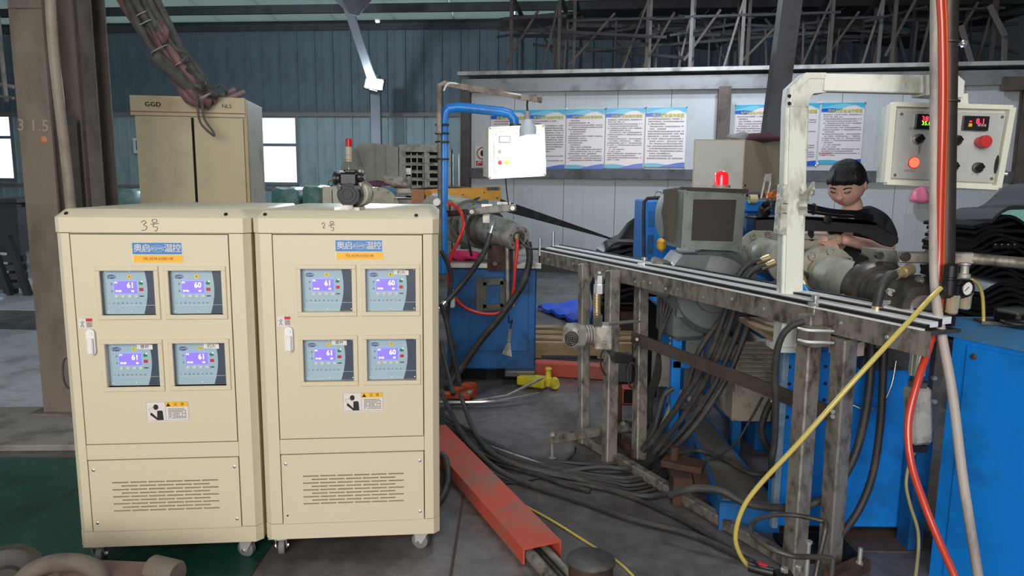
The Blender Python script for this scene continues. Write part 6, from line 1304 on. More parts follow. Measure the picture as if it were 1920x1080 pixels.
part(cbx, 'hanging_key', MB().tube([kf(.24, .54, .02), kf(.25, .48, .022), kf(.245, .42, .02)], .002, 6).box(kf(.245, .44, .02), (.006, .002, .03)), steel)
for u, v in ((.08, .88), (.93, .88), (.07, .1), (.93, .11)): part(cbx, 'screw', MB().lathe(kf(u, v, .006), (0, -1, 0), [(0, .007), (.004, .006)], 10), chrome)
part(cbx, 'worn_black_mark', MB().lathe(kf(.955, .27, .0065), (0, -1, 0), [(0, .0)], 3) if False else MB().plate([kf(.955 + .018 * math.cos(a), .29 + .12 * math.sin(a), .0062) for a in [i * math.pi / 6 for i in range(12)]], (0, -.001, 0)), ink)
for (u, v, s_) in ((.2, .16, '电源指示'), (.76, .7, '速度显示'), (.78, .15, '开  关'), (.24, .9, '厂区'), (.18, .7, '温度')):
    part(cbx, 'engraved_lettering', MB().text(s_, kf(u, v, .0068), tx2, tz2, .011), mat('grey_engraving', (130, 126, 124), .6))
part(cbx, 'latch', MB().lathe(kf(1.02, .18, -.02), (1, -.3, 0), [(0, .012), (.03, .012), (.034, .006)], 10).box(kf(1.03, .22, -.03), (.03, .02, .03)), chrome)
part(cbx, 'bracket', MB().bar(U(1796, 200, Ybx + .1), U(1796, 188, Ybx + .1), .04, .04), white_duct)
# dark pole with hoses
Yp = 2.52
po = thing('steel_pole', 'dark steel pole standing on the blue cabinet corner in front of the control box', 'pole', U(1770, 590, Yp))
pt_, pb_ = U(1776, -40, Yp), U(1768, 590, Yp)
part(po, 'tube', MB().tube([pt_ + (pt_ - pb_) * 1.0, pt_, pb_, V((pb_.x, pb_.y, 1.065))], .036, 18), mat('dark_pole_steel', (76, 68, 66), .35, .5, dirt=(50, 44, 42), amt=.5, sc=5, stretch=(1, 1, .3)))
for y in (82, 192, 560): part(po, 'wire_tie', MB().lathe(U(1772, y, Yp), (0, 0, 1), [(0, .046), (.006, .046)], 16), steel_dark)
part(po, 'bolt', MB().lathe(U(1790, 82, Yp - .01), (1, -.1, 0), [(0, .007), (.025, .007), (.025, .012), (.035, .012)], 10), chrome)
hose('air_hose', pxs([(1764, -420, 2.46), (1764, -200, 2.46), (1762, -40, 2.46), (1766, 60, 2.46), (1767, 200, 2.46), (1762, 400, 2.46), (1760, 500, 2.45), (1757, 580, 2.42), (1742, 650, 2.38), (1722, 710, 2.34), (1703, 790, 2.3), (1708, 867, 2.26), (1733, 945, 2.22), (1758, 1008, 2.18), (1790, 1082, 2.14), (1800, 1130, 2.1)]), .0125, orange_hose_m, 'long orange-red hose running down the pole and across the blue panel')
hose('air_hose', pxs([(1775, -420, 2.47), (1772, -200, 2.47), (1769, -40, 2.47), (1773, 60, 2.47), (1773, 200, 2.47), (1768, 400, 2.47), (1766, 500, 2.46), (1764, 580, 2.44), (1752, 640, 2.42)]), .009, mat('second_orange_hose', (206, 96, 50), .35), 'thinner orange hose pressed beside the orange-red hose on the pole')
solo('conduit', MB().tube(pxs([(1756, -420, 2.48), (1755, -200, 2.48), (1754, -40, 2.48), (1753, 100, 2.48), (1752, 300, 2.48), (1751, 480, 2.46), (1755, 560, 2.42), (1768, 640, 2.36), (1786, 740, 2.3), (1803, 880, 2.24), (1818, 980, 2.2), (1834, 1080, 2.16), (1842, 1150, 2.14)]), .0155, 14, 4), pvc, 'white plastic conduit beside the pole, leaning out at its lower half', 'pipe')
# air regulator set
fr = thing('air_regulator', 'black air filter regulator with clear bowls and round gauge on the pole', 'regulator', U(1790, 590, 2.42))
Yr = 2.40
part(fr, 'regulator_body', MB().lathe(U(1778, 552, Yr), (0, 0, 1), [(0, .02), (0, .024), (.05, .026), (.052, .02), (.06, .02), (.062, .023), (.1, .023), (.104, .018)], 20), black)
part(fr, 'body_block', MB().box(U(1790, 545, Yr), (.09, .04, .05), None, .008), black)
clear = mat('amber_clear_bowl', (206, 190, 160), .1, trans=.55)
part(fr, 'bowl', MB().lathe(U(1784, 588, Yr), (0, 0, 1), [(-.01, .006), (0, .014), (.004, .019), (.055, .02), (.058, .023), (.066, .023)], 20), clear); part(fr, 'bowl', MB().lathe(U(1808, 580, Yr), (0, 0, 1), [(0, .012), (.004, .018), (.05, .019), (.054, .022), (.06, .022)], 20), clear)
part(fr, 'sight_dome', MB().lathe(U(1807, 520, Yr), (0, 0, 1), [(0, .02), (.012, .02), (.014, .014), (.04, .013), (.044, .018), (.05, .018)], 18), alu_cast)
part(fr, 'inlet', MB().box(U(1806, 532, Yr), (.05, .04, .03), None, .006), black)
gz = part(fr, 'gauge', MB().lathe(U(1813, 541, Yr - .02), (.25, -1, 0), [(-.03, .026), (0, .026), (.006, .027), (.008, .024), (.004, .022)], 24), black, label='round pressure gauge with white dial')
part(gz, 'dial', MB().lathe(U(1813, 541, Yr - .024), (.25, -1, 0), [(0, .022), (.001, .022)], 24), paper)
part(gz, 'needle', MB().tube([U(1809, 546, Yr - .028), U(1817, 538, Yr - .026)], .0012, 6), ink)
hose('yellow_tube', pxs([(1822, 525, 2.42), (1834, 533, 2.45), (1842, 555, 2.48), (1844, 590, 2.5), (1844, 602, 2.5)]), .006, yellow_hose_m, 'short yellow tube bending down beside the gauge')
hose('yellow_tube', pxs([(1764, 540, 2.38), (1745, 558, 2.36), (1710, 596, 2.32), (1600, 715, 2.28), (1500, 828, 2.3), (1425, 908, 2.34), (1392, 955, 2.36), (1379, 1005, 2.38), (1388, 1040, 2.4), (1404, 1062, 2.42)]), .0085, yellow_hose_m, 'long clear yellow tube slanting across the guide table legs')
hose('yellow_tube', pxs([(1745, 811, 2.5), (1725, 835, 2.48), (1708, 860, 2.45), (1699, 904, 2.42), (1706, 945, 2.4), (1720, 990, 2.38), (1722, 1030, 2.36), (1716, 1085, 2.3)]), .006, mat('dirty_clear_tube', (150, 140, 92), .4), 'dirty clear tube hanging below the steel cylinder')
# hanging cylinder under the table end
cy = thing('pneumatic_cylinder', 'cast aluminium cylinder with chrome rod hanging under the guide table end', 'cylinder', U(1720, 830, 2.45))
Yz = 2.45
part(cy, 'rod', MB().lathe(U(1718, 703, Yz), (0, 0, 1), [(0, .028), (.1, .028)], 20), chrome)
part(cy, 'coupling', MB().lathe(U(1720, 724, Yz), (0, 0, 1), [(0, .034), (.02, .034), (.02, .02), (.04, .02)], 6), steel_dark)
part(cy, 'barrel', MB().bar(U(1722, 830, Yz), U(1720, 724, Yz), .075, .07, (0, 1, 0), ch=.012), alu_cast)
part(cy, 'end_cap', MB().box(U(1718, 838, Yz), (.055, .05, .025)), black)
part(cy, 'mount_plate', MB().box2((U(1748, 700, Yz + .06).x, Yz + .05, U(1740, 820, Yz).z), (U(1766, 700, Yz + .06).x, Yz + .08, 1.0)), steel_dark)
for y in (708, 752): part(cy, 'bolt', MB().hexa(U(1750, y, Yz + .04), (0, -1, 0), .01, .012), chrome)
# foreground blue cabinet at right
fb = thing('blue_machine_cabinet', 'large bright blue machine cabinet filling the lower right corner', 'cabinet', (2.2, 2.0, 0))
cA = F(1792, 596, 1.06); cB = F(1920, 619, 1.06); dx = (cB - cA); dx.z = 0; dx.normalize(); nx_ = V((dx.y, -dx.x, 0)); nx_ = nx_ if nx_.x < 0 else -nx_
far = V((cA.x, cA.y, 0)); near = far + dx * 1.55; fR = V((3.1, far.y + .05, 0)); nR = V((3.1, near.y, 0))
part(fb, 'body', MB().plate([far, near, nR, fR][::-1], (0, 0, .985)), blue)
o_ = nx_ * .018
part(fb, 'top_slab', MB().plate([far + o_ + V((0, .03, .985)), near + o_ + V((0, 0, .985)), nR + V((0, 0, .985)), fR + V((0, .03, .985))][::-1], (0, 0, .075)), mat('scuffed_blue_top', (60, 120, 170), .4, dirt=(90, 104, 112), amt=.5, sc=3))
part(fb, 'panel', MB().plate([far + dx * .06 + V((0, 0, .04)), near - dx * .05 + V((0, 0, .04)), near - dx * .05 + V((0, 0, .965)), far + dx * .06 + V((0, 0, .965))], nx_ * .008), blue)
part(fb, 'panel_bolt', MB().hexa(far + dx * .09 + nx_ * .008 + V((0, 0, .93)), nx_, .012, .008), steel_dark)
part(fb, 'corner_post', MB().box2((U(1742, 900, 2.86).x, 2.86, 0), (far.x + .02, 2.95, 1.0)), blue_dirty)
ct = thing('foot_pedal', 'black rectangular pedal box with coiled cable on the blue cabinet top', 'pedal', F(1908, 596, 1.065))
part(ct, 'box', MB().box(F(1908, 592, 1.10), (.12, .1, .055), Matrix.Rotation(.3, 3, 'Z'), .01), black); part(ct, 'lid', MB().box(F(1908, 584, 1.13), (.1, .08, .012), Matrix.Rotation(.3, 3, 'Z'), .004), mat('grey_lid', (62, 66, 64), .5))
for k in range(3): part(ct, 'coiled_cable', MB().tube([F(1905 + k * 5, 602 + 2 * k, 1.078 + .012 * k) + V((.055 * math.cos(a), .035 * math.sin(a), 0)) for a in [i * math.pi / 10 for i in range(20)]], .006, 8, 0, True), black)
solo('steel_bracket', MB().box(F(1870, 606, 1.068), (.1, .02, .012), Matrix.Rotation(-.4, 3, 'Z')).box(F(1845, 600, 1.068), (.06, .03, .01)), steel_dark, 'small dark bracket lying on the blue cabinet top near the pedal', 'bracket')
# rubber sheet stack, plastic bag
rs = thing('rubber_sheet_stack', 'tall stack of folded black rubber profiles behind the pole at right', 'stack', (U(1870, 480, 4.6).x, 4.8, 0))
shiny = mat('shiny_black_rubber', (24, 25, 28), .3)
for k in range(22):
    z0_ = .55 + k * .036; R_ = random.Random(k); sh = R_.uniform(-.04, .04)
    part(rs, 'rubber_layer', MB().grid(lambda u, v: V((lerp(U(1812, 480, 4.6).x, U(1965, 480, 4.6).x, u) + sh, 4.55 + v * .55 + sh, z0_ + .07 * math.sin(math.pi * min(1, u * 1.3)) + .012 * math.sin(u * 13 + k * 1.3))), 16, 2, th=(0, 0, -.022)), shiny if k % 3 == 0 else black)
for k in range(6):
    part(rs, 'rubber_layer', MB().grid(lambda u, v: V((lerp(U(1845, 480, 4.0).x, U(1965, 480, 4.0).x, u), 4.0 + v * .4, .8 + k * .035 + .05 * math.sin(math.pi * u) + .01 * math.sin(u * 10 + k))), 12, 2, th=(0, 0, -.022)), shiny if k % 2 else black)
for k in range(4): part(rs, 'shiny_tab', MB().box(U(1868 + 12 * k, 462, 4.5), (.036, .03, .035), None, .006), shiny)
part(rs, 'draped_sheet', MB().grid(lambda u, v: V((lerp(U(1838, 430, 4.6).x, U(1965, 400, 4.6).x, u), 4.5 + v * .5, 1.36 + .22 * u + .03 * math.sin(u * 8) - .03 * v)), 14, 4, th=(0, 0, -.025)), mat('matt_black_sheet', (44, 44, 46), .6))
part(rs, 'table', MB().box2((U(1800, 480, 4.6).x, 3.95, .5), (U(1965, 480, 4.6).x, 5.2, .545)).box2((U(1805, 480, 4.6).x, 4.5, 0), (U(1812, 480, 4.6).x, 4.6, .5)).box2((U(1955, 480, 4.6).x, 4.5, 0), (U(1962, 480, 4.6).x, 4.6, .5)), rust)
blob('plastic_bag', U(1905, 430, 5.6), .34, (1.0, .8, .55), mat('green_clear_bag', (140, 200, 186), .25, dirt=(206, 214, 210), amt=.5, sc=3), 'pale green plastic bag resting behind the black rubber stack', 'bag', 21, .07, 24)
solo('bag_stand', MB().box2((U(1860, 430, 5.5).x, 5.3, 0), (U(1960, 430, 5.5).x, 5.9, U(1900, 455, 5.5).z)), rust, 'dark crate carrying the green plastic bag at the right edge', 'crate')
pk = U(1722, 366, 8.0)
pg_ = MB().ball((0, 0, 0), .15, 18, (1, .5, .8))
pkx = wxy(1721, 368, .14); mb = MB().ball((0, 0, 0), .19, 20, (1, .55, .85))
for i, v in enumerate(mb.v):
    t = (v.z + .16) / .32; k = 1.15 - .75 * t + .12 * math.sin(v.x * 30); mb.v[i] = pkx + V((v.x * k, v.y * k, max(v.z, -.1) * 1.0 + .1 * abs(v.x))) * (1 + .04 * math.sin(v.x * 40 + v.z * 20)) * 1.0
solo('pink_bag', mb, mat('pink_plastic_bag', (240, 130, 158), .3), 'pink plastic bag hanging on the white wall under the large control box', 'bag', ang=80)

# ================================================================= HOSES AND CABLES
def fl_cable(pts, r, m_, lab, grp=None, name='floor_cable'):
    return hose(name, [F(x, y, r + (z if z else 0)) for x, y, z in [(p + (0,))[:3] for p in pts]], r, m_, lab, 'cable', grp)
g_ = lambda x, y, z=0: (800 + .3229 * x, 740 + .3229 * y, z)
fl_cable([g_(60, 90), g_(250, 215), g_(420, 300), g_(600, 370), g_(950, 405), g_(1100, 400)], .012, hose_grey, 'outermost floor cable of the bunch, passing under the table outrigger')
fl_cable([g_(70, 130), g_(230, 225, .02), g_(430, 330, .02), g_(640, 385), g_(860, 425), g_(1050, 440)], .0135, hose_grey, 'second floor cable from the outrigger side')
fl_cable([g_(60, 175), g_(200, 190, .03), g_(330, 262, .02), g_(500, 352), g_(700, 410), g_(900, 440), g_(1020, 420)], .015, rubber, 'black floor cable crossing the middle of the bunch')
fl_cable([g_(90, 0, .15), g_(190, 200, .07), g_(290, 330, .05), g_(420, 440, .02), g_(620, 530), g_(900, 620), g_(1180, 720), g_(1500, 800), g_(1700, 880), g_(1900, 980)], .0155, hose_grey, 'long thick floor cable running to the lower middle, nearest the red beam')
fl_cable([g_(195, 0, .2), g_(270, 200, .07), g_(380, 340, .05), g_(560, 420, .02), g_(800, 470), g_(1100, 560), g_(1260, 590), g_(1390, 578)], .015, hose_grey, 'thick floor cable passing under the long table rail')
fl_cable([g_(120, 200, .03), g_(260, 290, .03), g_(480, 410), g_(760, 500), g_(1000, 540), g_(1200, 600), g_(1400, 690), g_(1560, 770), g_(1760, 900)], .012, rubber, 'black floor cable just behind the thick long cable')
fl_cable([g_(150, 260), g_(330, 380), g_(560, 440), g_(800, 520), g_(950, 560)], .013, rubber, 'thin black floor cable inside the bunch near the red beam')
fl_cable([g_(80, 230), g_(180, 280, .02), g_(340, 300, .03), g_(560, 370, .02), g_(760, 440)], .011, pvc, 'pale thin floor cable on top of the bunch near cabinet 2')
fl_cable([g_(780, 450), g_(1000, 420, .03), g_(1160, 430, .03), g_(1260, 400), g_(1400, 340)], .0135, hose_grey, 'floor cable turning back right below the rear table legs')
for k in range(7):
    o = k * 16; R_ = random.Random(70 + k)
    fl_cable([g_(70, 110 + o), g_(210 + R_.uniform(-20, 20), 200 + o * .9, .03), g_(380, 290 + o * .8, .03), g_(600, 372 + o * .7, .01), g_(850, 432 + o * .6), g_(1060 + R_.uniform(-20, 30), 452 + o * .9), g_(1180, 440 + o * 1.4), g_(1300 + 6 * k, 400 + o * 1.5), g_(1340 + 10 * k, 350 + o * 1.2)], R_.uniform(.009, .014), (hose_grey, rubber)[k % 2], ('first', 'second', 'third', 'fourth', 'fifth', 'sixth', 'seventh')[k] + ' thin cable of the seven in the floor bunch, from the table side', 'floor cables in the bunch')
fl_cable([g_(865, 300, .1), g_(850, 350, .02), g_(740, 440), g_(630, 490), g_(510, 510), g_(420, 515)], .006, rubber, 'thin black wire trailing from the outrigger across the cables')
fl_cable([g_(1220, 500), g_(1340, 440), g_(1420, 390), g_(1560, 360)], .0135, hose_grey, 'short floor cable beside the rusty foot block')
fl_cable([(987, 950), (1045, 982), (1116, 1027), (1158, 1053), (1187, 1080), (1200, 1100)], .006, yellow_hose_m, 'thin yellow hose on the floor right of the red beam')
fl_cable([(826, 850, .1), (836, 862, .08), (840, 900, .03), (830, 930), (815, 950)], .017, hose_grey, 'grey hose hugging the right side of cabinet 2')
HH = [([(1427, 488, 3.5), (1400, 498, 3.5), (1378, 530, 3.5), (1355, 600, 3.5), (1318, 690, 3.55), (1262, 775, 3.65), (1216, 838, 3.75)], 'hose from the upper brass fitting down to the floor'),
      ([(1437, 498, 3.45), (1408, 510, 3.45), (1388, 545, 3.45), (1366, 615, 3.45), (1330, 700, 3.5), (1278, 785, 3.6), (1226, 850, 3.7)], 'hose from the lower brass fitting down to the floor'),
      ([(1400, 575, 3.6), (1372, 650, 3.6), (1335, 730, 3.6), (1290, 795, 3.65), (1240, 850, 3.7)], 'hose below the table between the fitting hoses and the louvred cover'),
      ([(1412, 580, 3.55), (1392, 640, 3.55), (1362, 710, 3.55), (1310, 790, 3.55), (1256, 850, 3.6)], 'hose below the table nearest the louvred cover'),
      ([(1358, 590, 3.7), (1310, 660, 3.7), (1286, 730, 3.7), (1250, 790, 3.75), (1205, 845, 3.8)], 'hose furthest left of the descending hoses'),
      ([(1262, 728, 3.8), (1246, 740, 3.8), (1236, 770, 3.8), (1225, 810, 3.8), (1205, 846, 3.82)], 'short curved hose beside the blue frame leg')]
for pts, lab in HH: hose('rubber_hose', pxs(pts), .0155, hose_grey, lab, 'hose', fit=(brass, .07, .017) if 'brass' in lab else None, ends=1)
hose('rubber_hose', pxs([(1300, 760, 4.0), (1280, 735, 4.0), (1262, 750, 4.0), (1246, 790, 3.95), (1222, 835, 3.9)]), .015, pvc, 'pale worn hose arched in front of the blue frame leg', 'hose')
hose('rubber_hose', pxs([(1520, 515, 3.5), (1485, 523, 3.35), (1452, 534, 3.3), (1425, 552, 3.4), (1400, 590, 3.5)]), .02, hose_grey, 'short hose passing behind the white duct above the track')
hose('rubber_hose', pxs([(1508, 602, 2.6), (1480, 614, 2.62), (1462, 640, 2.64), (1453, 690, 2.66), (1454, 760, 2.68), (1452, 830, 2.72), (1446, 870, 2.78)]) + [F(1450, 905, .15)], .0135, hose_grey, 'thick hose hanging left of the nearest table legs')
hose('rubber_hose', pxs([(1634, 630, 2.9), (1632, 700, 2.88), (1622, 780, 2.85), (1600, 860, 2.82), (1562, 920, 2.8), (1520, 945, 2.8), (1460, 952, 2.8), (1400, 944, 2.8), (1350, 920, 2.85), (1300, 916, 2.9), (1255, 928, 2.95)]), .017, hose_grey, 'long hose sweeping from the blue base under the table legs to the left')
hose('rubber_hose', pxs([(1658, 640, 2.88), (1655, 720, 2.86), (1650, 800, 2.84), (1636, 890, 2.82), (1608, 960, 2.8), (1566, 1016, 2.76)]), .0155, hose_grey, 'hose dropping in front of the blue base to the nearest foot')
hose('rubber_hose', [F(1270, 850, .16), F(1310, 845, .15), F(1360, 862, .15), F(1410, 888, .15), F(1460, 886, .15)], .0135, hose_grey, 'hose lying on the grimy deck of the low platform')
hose('rubber_hose', pxs([(1450, 745, 3.4), (1435, 775, 3.4), (1428, 810, 3.4), (1440, 840, 3.4), (1450, 850, 3.4)]), .017, hose_grey, 'stubby curved hose beside the blue base side', fit=(brass, .06, .019))
hose('thin_wire', pxs([(1430, 745, 3.3), (1405, 790, 3.3), (1380, 830, 3.3), (1345, 858, 3.35), (1330, 862, 3.4)]), .006, rubber, 'thin black wire curving above the low platform')
hose('thin_wire', pxs([(1680, 677, 2.9), (1672, 720, 2.88), (1655, 755, 2.88), (1625, 768, 2.88), (1592, 756, 2.9)]), .004, alu, 'thin bright wire looping on the blue base')
hose('coolant_hose', pxs([(1506, 530, 3.0), (1514, 548, 2.95), (1535, 558, 2.9), (1566, 559, 2.85)]), .012, mat('blue_coolant_hose', (40, 120, 180), .35), 'blue hose with brass fitting beside the barrel', fit=(brass, .06, .015))
hose('steam_hose', pxs([(1690, 511, 2.62), (1668, 520, 2.6), (1652, 540, 2.58), (1645, 570, 2.58), (1642, 590, 2.58)]), .017, hose_grey, 'thick grey hose with brass fitting wrapped over the clamp ring', fit=(brass, .08, .02))
for k in range(4): hose('thin_wire', pxs([(1240 + 6 * k, 560 + 6 * k, 3.9), (1236, 640, 3.9), (1228 + 3 * k, 700, 3.95), (1210 + 4 * k, 750, 4.0), (1220, 790, 4.0)]), .010, rubber, ['black cable hanging under the terminal box, leftmost', 'black cable hanging under the terminal box, second', 'black cable hanging under the terminal box, third', 'black cable hanging under the terminal box, nearest the frame leg'][k])
fbk = thing('rusty_foot_block', 'rusty steel block with stub post standing where the hoses end', 'block', F(1290, 905, 0))
part(fbk, 'top_plate', MB().bar(F(1245, 862, .16), F(1320, 876, .16), .12, .03), rust); part(fbk, 'stub', MB().lathe(F(1264, 862, .17), (0, 0, 1), [(0, .022), (.07, .022)], 14), rust); part(fbk, 'leg', MB().box(F(1275, 915, .07) , (.09, .1, .14)), rust); part(fbk, 'leg', MB().bar(F(1320, 920, .08), F(1310, 880, .14), .08, .02), rust)

# ================================================================= RED FLOOR BEAM, RODS, DISC, FOREGROUND MACHINE
bz_ = .075; q_ = [F(984, 1024, bz_), F(1050, 1018, bz_)]; ca, cb_ = F(842, 869, bz_), F(897, 859, bz_)
mid0 = (q_[0] + q_[1]) / 2; mid1 = (ca + cb_) / 2; dr = (mid1 - mid0).normalized(); far_ = mid0 + dr * 1.55; wv = V((dr.y, -dr.x, 0)) * .085
rb = thing('cable_cover_beam', 'orange-red steel cover beam on the floor right of cabinet 2 with rods in it', 'beam', mid0 - V((0, 0, bz_)))
part(rb, 'cover', MB().sweep([(-.088, -.07), (-.08, -.07), (-.08, -.008), (.08, -.008), (.08, -.07), (.088, -.07), (.088, 0), (-.088, 0)], mid0 , far_), red_paint)
for k, (o_x, r_) in enumerate(((-.045, .026), (.005, .013), (.045, .016))):
    c0_ = mid0 + wv.normalized() * -o_x * -1; p_ = V((c0_.x, c0_.y, r_ + .003)); part(rb, 'rod', MB().tube([p_ + dr * .6, p_ - dr * .55], r_, 14), (steel_tube, steel_dark, steel)[k])
dc = F(1108, 1048, .09)
ds = thing('round_base_plate', 'round dark steel disc lying beside the end of the red beam', 'disc', (dc.x, dc.y, 0))
part(ds, 'disc', MB().lathe(dc - V((0, 0, .012)), (0, 0, 1), [(0, .092), (.002, .096), (.010, .096), (.012, .093)], 44), steel_dark); part(ds, 'hub', MB().lathe((dc.x, dc.y, 0), (0, 0, 1), [(0, .088), (.078, .088)], 32), rust)
# foreground machine at lower left
fm_ = thing('floor_gear_unit', 'dusty grey gear unit with round guards at the lower left corner', 'machine', (-1.35, 2.15, 0))
dust = mat('dusty_brown_casting', (104, 94, 84), .65, dirt=(72, 62, 54), amt=.5, sc=6, bump=.15); dust_r = mat('dusty_reddish_plate', (108, 84, 76), .65, dirt=(84, 76, 70), amt=.55, sc=5)
zf = .22
part(fm_, 'base_plate', MB().plate([F(10, 1042, zf), F(330, 1056, zf), F(330, 1130, zf), F(-60, 1130, zf), F(-60, 1042, zf)][::-1], (0, 0, -.03)), dust_r)
part(fm_, 'under_frame', MB().box2((F(0, 1060, 0).x + .25, 1.9, 0), (F(330, 1060, zf).x - .12, 2.15, zf - .03)), void_black)
c_ = F(122, 1088, zf); arcp = []
part(fm_, 'guard_ring', MB().tube([c_ + V((.115 * math.cos(a), -.02, .075 * math.sin(a) + .0)) + V((0, .03 * math.cos(a), 0)) for a in [i * math.pi / 14 for i in range(15)]], .03, 12), dust)
c_ = F(15, 1085, zf); part(fm_, 'pulley', MB().lathe(c_ + V((0, 0, .0)), (.45, -1, .1), [(-.05, .1), (0, .1), (.01, .085), (.01, .05), (.03, .045), (.03, .02)], 28), mat('dark_pulley', (58, 52, 50), .6))
for k in range(4): part(fm_, 'rib', MB().bar(F(50 + 12 * k, 1090, zf + .02), F(78 + 12 * k, 1056 + 4 * k, zf + .04), .008, .02), dust)
c_ = F(330, 1066, zf); part(fm_, 'end_drum', MB().lathe(c_ + V((-.08, 0, .0)), (1, -.35, 0), [(0, .045), (.1, .045), (.11, .038), (.11, .02)], 24), dust)
part(fm_, 'bolt', MB().hexa(F(284, 1064, zf), (0, 0, 1), .01, .012), steel)
# foreground right: bent rod handle and valve block
hr = thing('bent_rod_stand', 'black bent steel rod hooping above a small valve cluster at the bottom edge', 'stand', F(1480, 1085, 0))
Yh = 2.3
part(hr, 'bent_rod', MB().tube(pxs([(1558, 1085, 2.2), (1561, 1052, 2.2), (1556, 1046, 2.2), (1520, 1044, 2.18), (1484, 1042, 2.16), (1440, 1026, 2.2), (1412, 1004, 2.3), (1408, 988, 2.36), (1420, 974, 2.42), (1450, 966, 2.46), (1490, 966, 2.46), (1540, 976, 2.44), (1548, 982, 2.42), (1546, 1000, 2.4), (1535, 1050, 2.38), (1528, 1085, 2.36)]), .009, 12, 5), steel_dark)
part(hr, 'upright_pin', MB().lathe(U(1511, 1090, 2.3), (0, 0, 1), [(0, .008), (.14, .008), (.142, .012), (.15, .012)], 12), steel)
part(hr, 'valve_body', MB().tube(pxs([(1404, 1062, 2.4), (1424, 1068, 2.38), (1450, 1074, 2.36)]), .018, 10).box(U(1468, 1080, 2.34), (.06, .04, .03)), black)
part(hr, 'red_lever', MB().bar(U(1422, 1056, 2.36), U(1438, 1060, 2.36), .01, .008), redi)
part(hr, 'nut', MB().hexa(U(1471, 1072, 2.33), (0, 0, 1), .014, .016).hexa(U(1497, 1070, 2.33), (0, 0, 1), .011, .02), chrome)
fo = thing('floor_angle_plate', 'brown steel angle with a standing stud at the bottom right of the table feet', 'plate', F(1600, 1070, 0))
part(fo, 'angle', MB().bar(F(1555, 1086, .03), F(1622, 1056, .03), .05, .05), rust); part(fo, 'stud', MB().lathe(F(1611, 1058, .05), (0, 0, 1), [(0, .014), (.01, .014), (.01, .009), (.07, .009)], 8), steel)

# ================================================================= BLACK TRAY, CABLES ON IT, WORKER
Yt = 3.55
tyb = thing('curved_black_bracket', 'bent black plastic strip bracket resting above the barrel in front of the worker', 'bracket', U(1560, 440, Yt))
part(tyb, 'strip', MB().plate(pxs([(1417, 408, Yt), (1500, 406, Yt), (1620, 412, Yt), (1644, 418, Yt), (1674, 438, Yt), (1685, 446, Yt), (1684, 455, Yt), (1672, 464, Yt), (1658, 460, Yt), (1625, 443, Yt), (1612, 437, Yt), (1560, 434, Yt), (1417, 432, Yt)])[::-1], (0, .03, 0)), mat('matt_black_bracket', (40, 38, 38), .5))
part(tyb, 'shelf', MB().plate(pxs([(1417, 408, Yt), (1500, 406, Yt), (1620, 412, Yt), (1644, 418, Yt), (1674, 438, Yt)])[::-1] + [p + V((0, .16, 0)) for p in pxs([(1417, 408, Yt), (1500, 406, Yt), (1620, 412, Yt), (1644, 418, Yt), (1674, 438, Yt)])], (0, 0, -.012)), mat('matt_black_bracket', (40, 38, 38), .5))
part(tyb, 'hinge', MB().lathe(U(1551, 412, Yt - .002), (0, -1, 0), [(0, .022), (.012, .022), (.014, .012)], 16), black)
part(tyb, 'support_stem', MB().tube([U(1520, 432, Yt + .05), on(1520) + V((0, 0, .1))], .015, 8), steel_dark)
ccb = thing('cable_coil', 'bunch of black cables lying over the bent black bracket', 'cables', U(1480, 400, Yt + .08))
R_ = random.Random(12)
for k in range(8):
    o = k * 1.0; yy = R_.uniform(-4, 4)
    part(ccb, 'cable', MB().tube(pxs([(1420 + 2 * k, 408, Yt + .05), (1428 + 2 * k, 386 + 2 * k, Yt + .07), (1446, 378 + yy + k, Yt + .02), (1500, 382 + yy + k * 1.5, Yt + .03), (1560, 394 + yy + k, Yt + .04), (1610, 398 + yy + k, Yt + .06), (1636, 406 + k, Yt + .08)]), .007, 8, 6), black)
part(ccb, 'cable', MB().tube(pxs([(1430, 410, Yt + .05), (1434, 395, Yt), (1446, 390, Yt), (1458, 400, Yt), (1460, 410, Yt + .04)]), .007, 8, 6), rubber)
for px, py in ((1440, 384), (1524, 392)): part(ccb, 'tie', MB().lathe(U(px, py, Yt + .04), (1, 0, 0), [(0, .03), (.008, .03)], 12), steel_dark)

def skin(verts, edges, radii, sub=2):
    me = bpy.data.meshes.new('skin_base'); me.from_pydata([V(v)[:] for v in verts], edges, []); me.update()
    o = bpy.data.objects.new('skin_base', me); COL.objects.link(o)
    o.modifiers.new('skin', 'SKIN'); s = o.modifiers.new('sub', 'SUBSURF'); s.levels = sub; s.render_levels = sub
    for i, r in enumerate(radii): me.skin_vertices[0].data[i].radius = (r, r) if not isinstance(r, tuple) else r
    me.skin_vertices[0].data[0].use_root = True
    dg = bpy.context.evaluated_depsgraph_get(); ev = o.evaluated_get(dg); m2 = ev.to_mesh()
    vs = [v.co.copy() for v in m2.vertices]; fs = [tuple(p.vertices) for p in m2.polygons]
    ev.to_mesh_clear(); bpy.data.objects.remove(o); bpy.data.meshes.remove(me); return vs, fs
skin_m = mat('warm_skin', (236, 190, 168), .5, dirt=(232, 166, 148), amt=.4, sc=9); hair_m = mat('black_hair', (16, 15, 17), .35, bump=.5, bsc=160, stretch=(1, 1, .2)); shirt_m = mat('black_t_shirt', (26, 27, 32), .8, dirt=(34, 36, 42), amt=.5, sc=6); trouser_m = mat('dark_trousers', (36, 38, 46), .85)
Yw_ = 3.95
hc = U(1588, 345, Yw_)                          # head centre
fwd = V((-.62, -.62, -.40)).normalized(); rgt = fwd.cross(V((0, 0, 1))).normalized(); upv = rgt.cross(fwd).normalized()
nk = hc + V((.075, .075, -.12)); ch_ = U(1608, 415, Yw_ + .06); pel = V((ch_.x + .02, Yw_ + .12, .98))
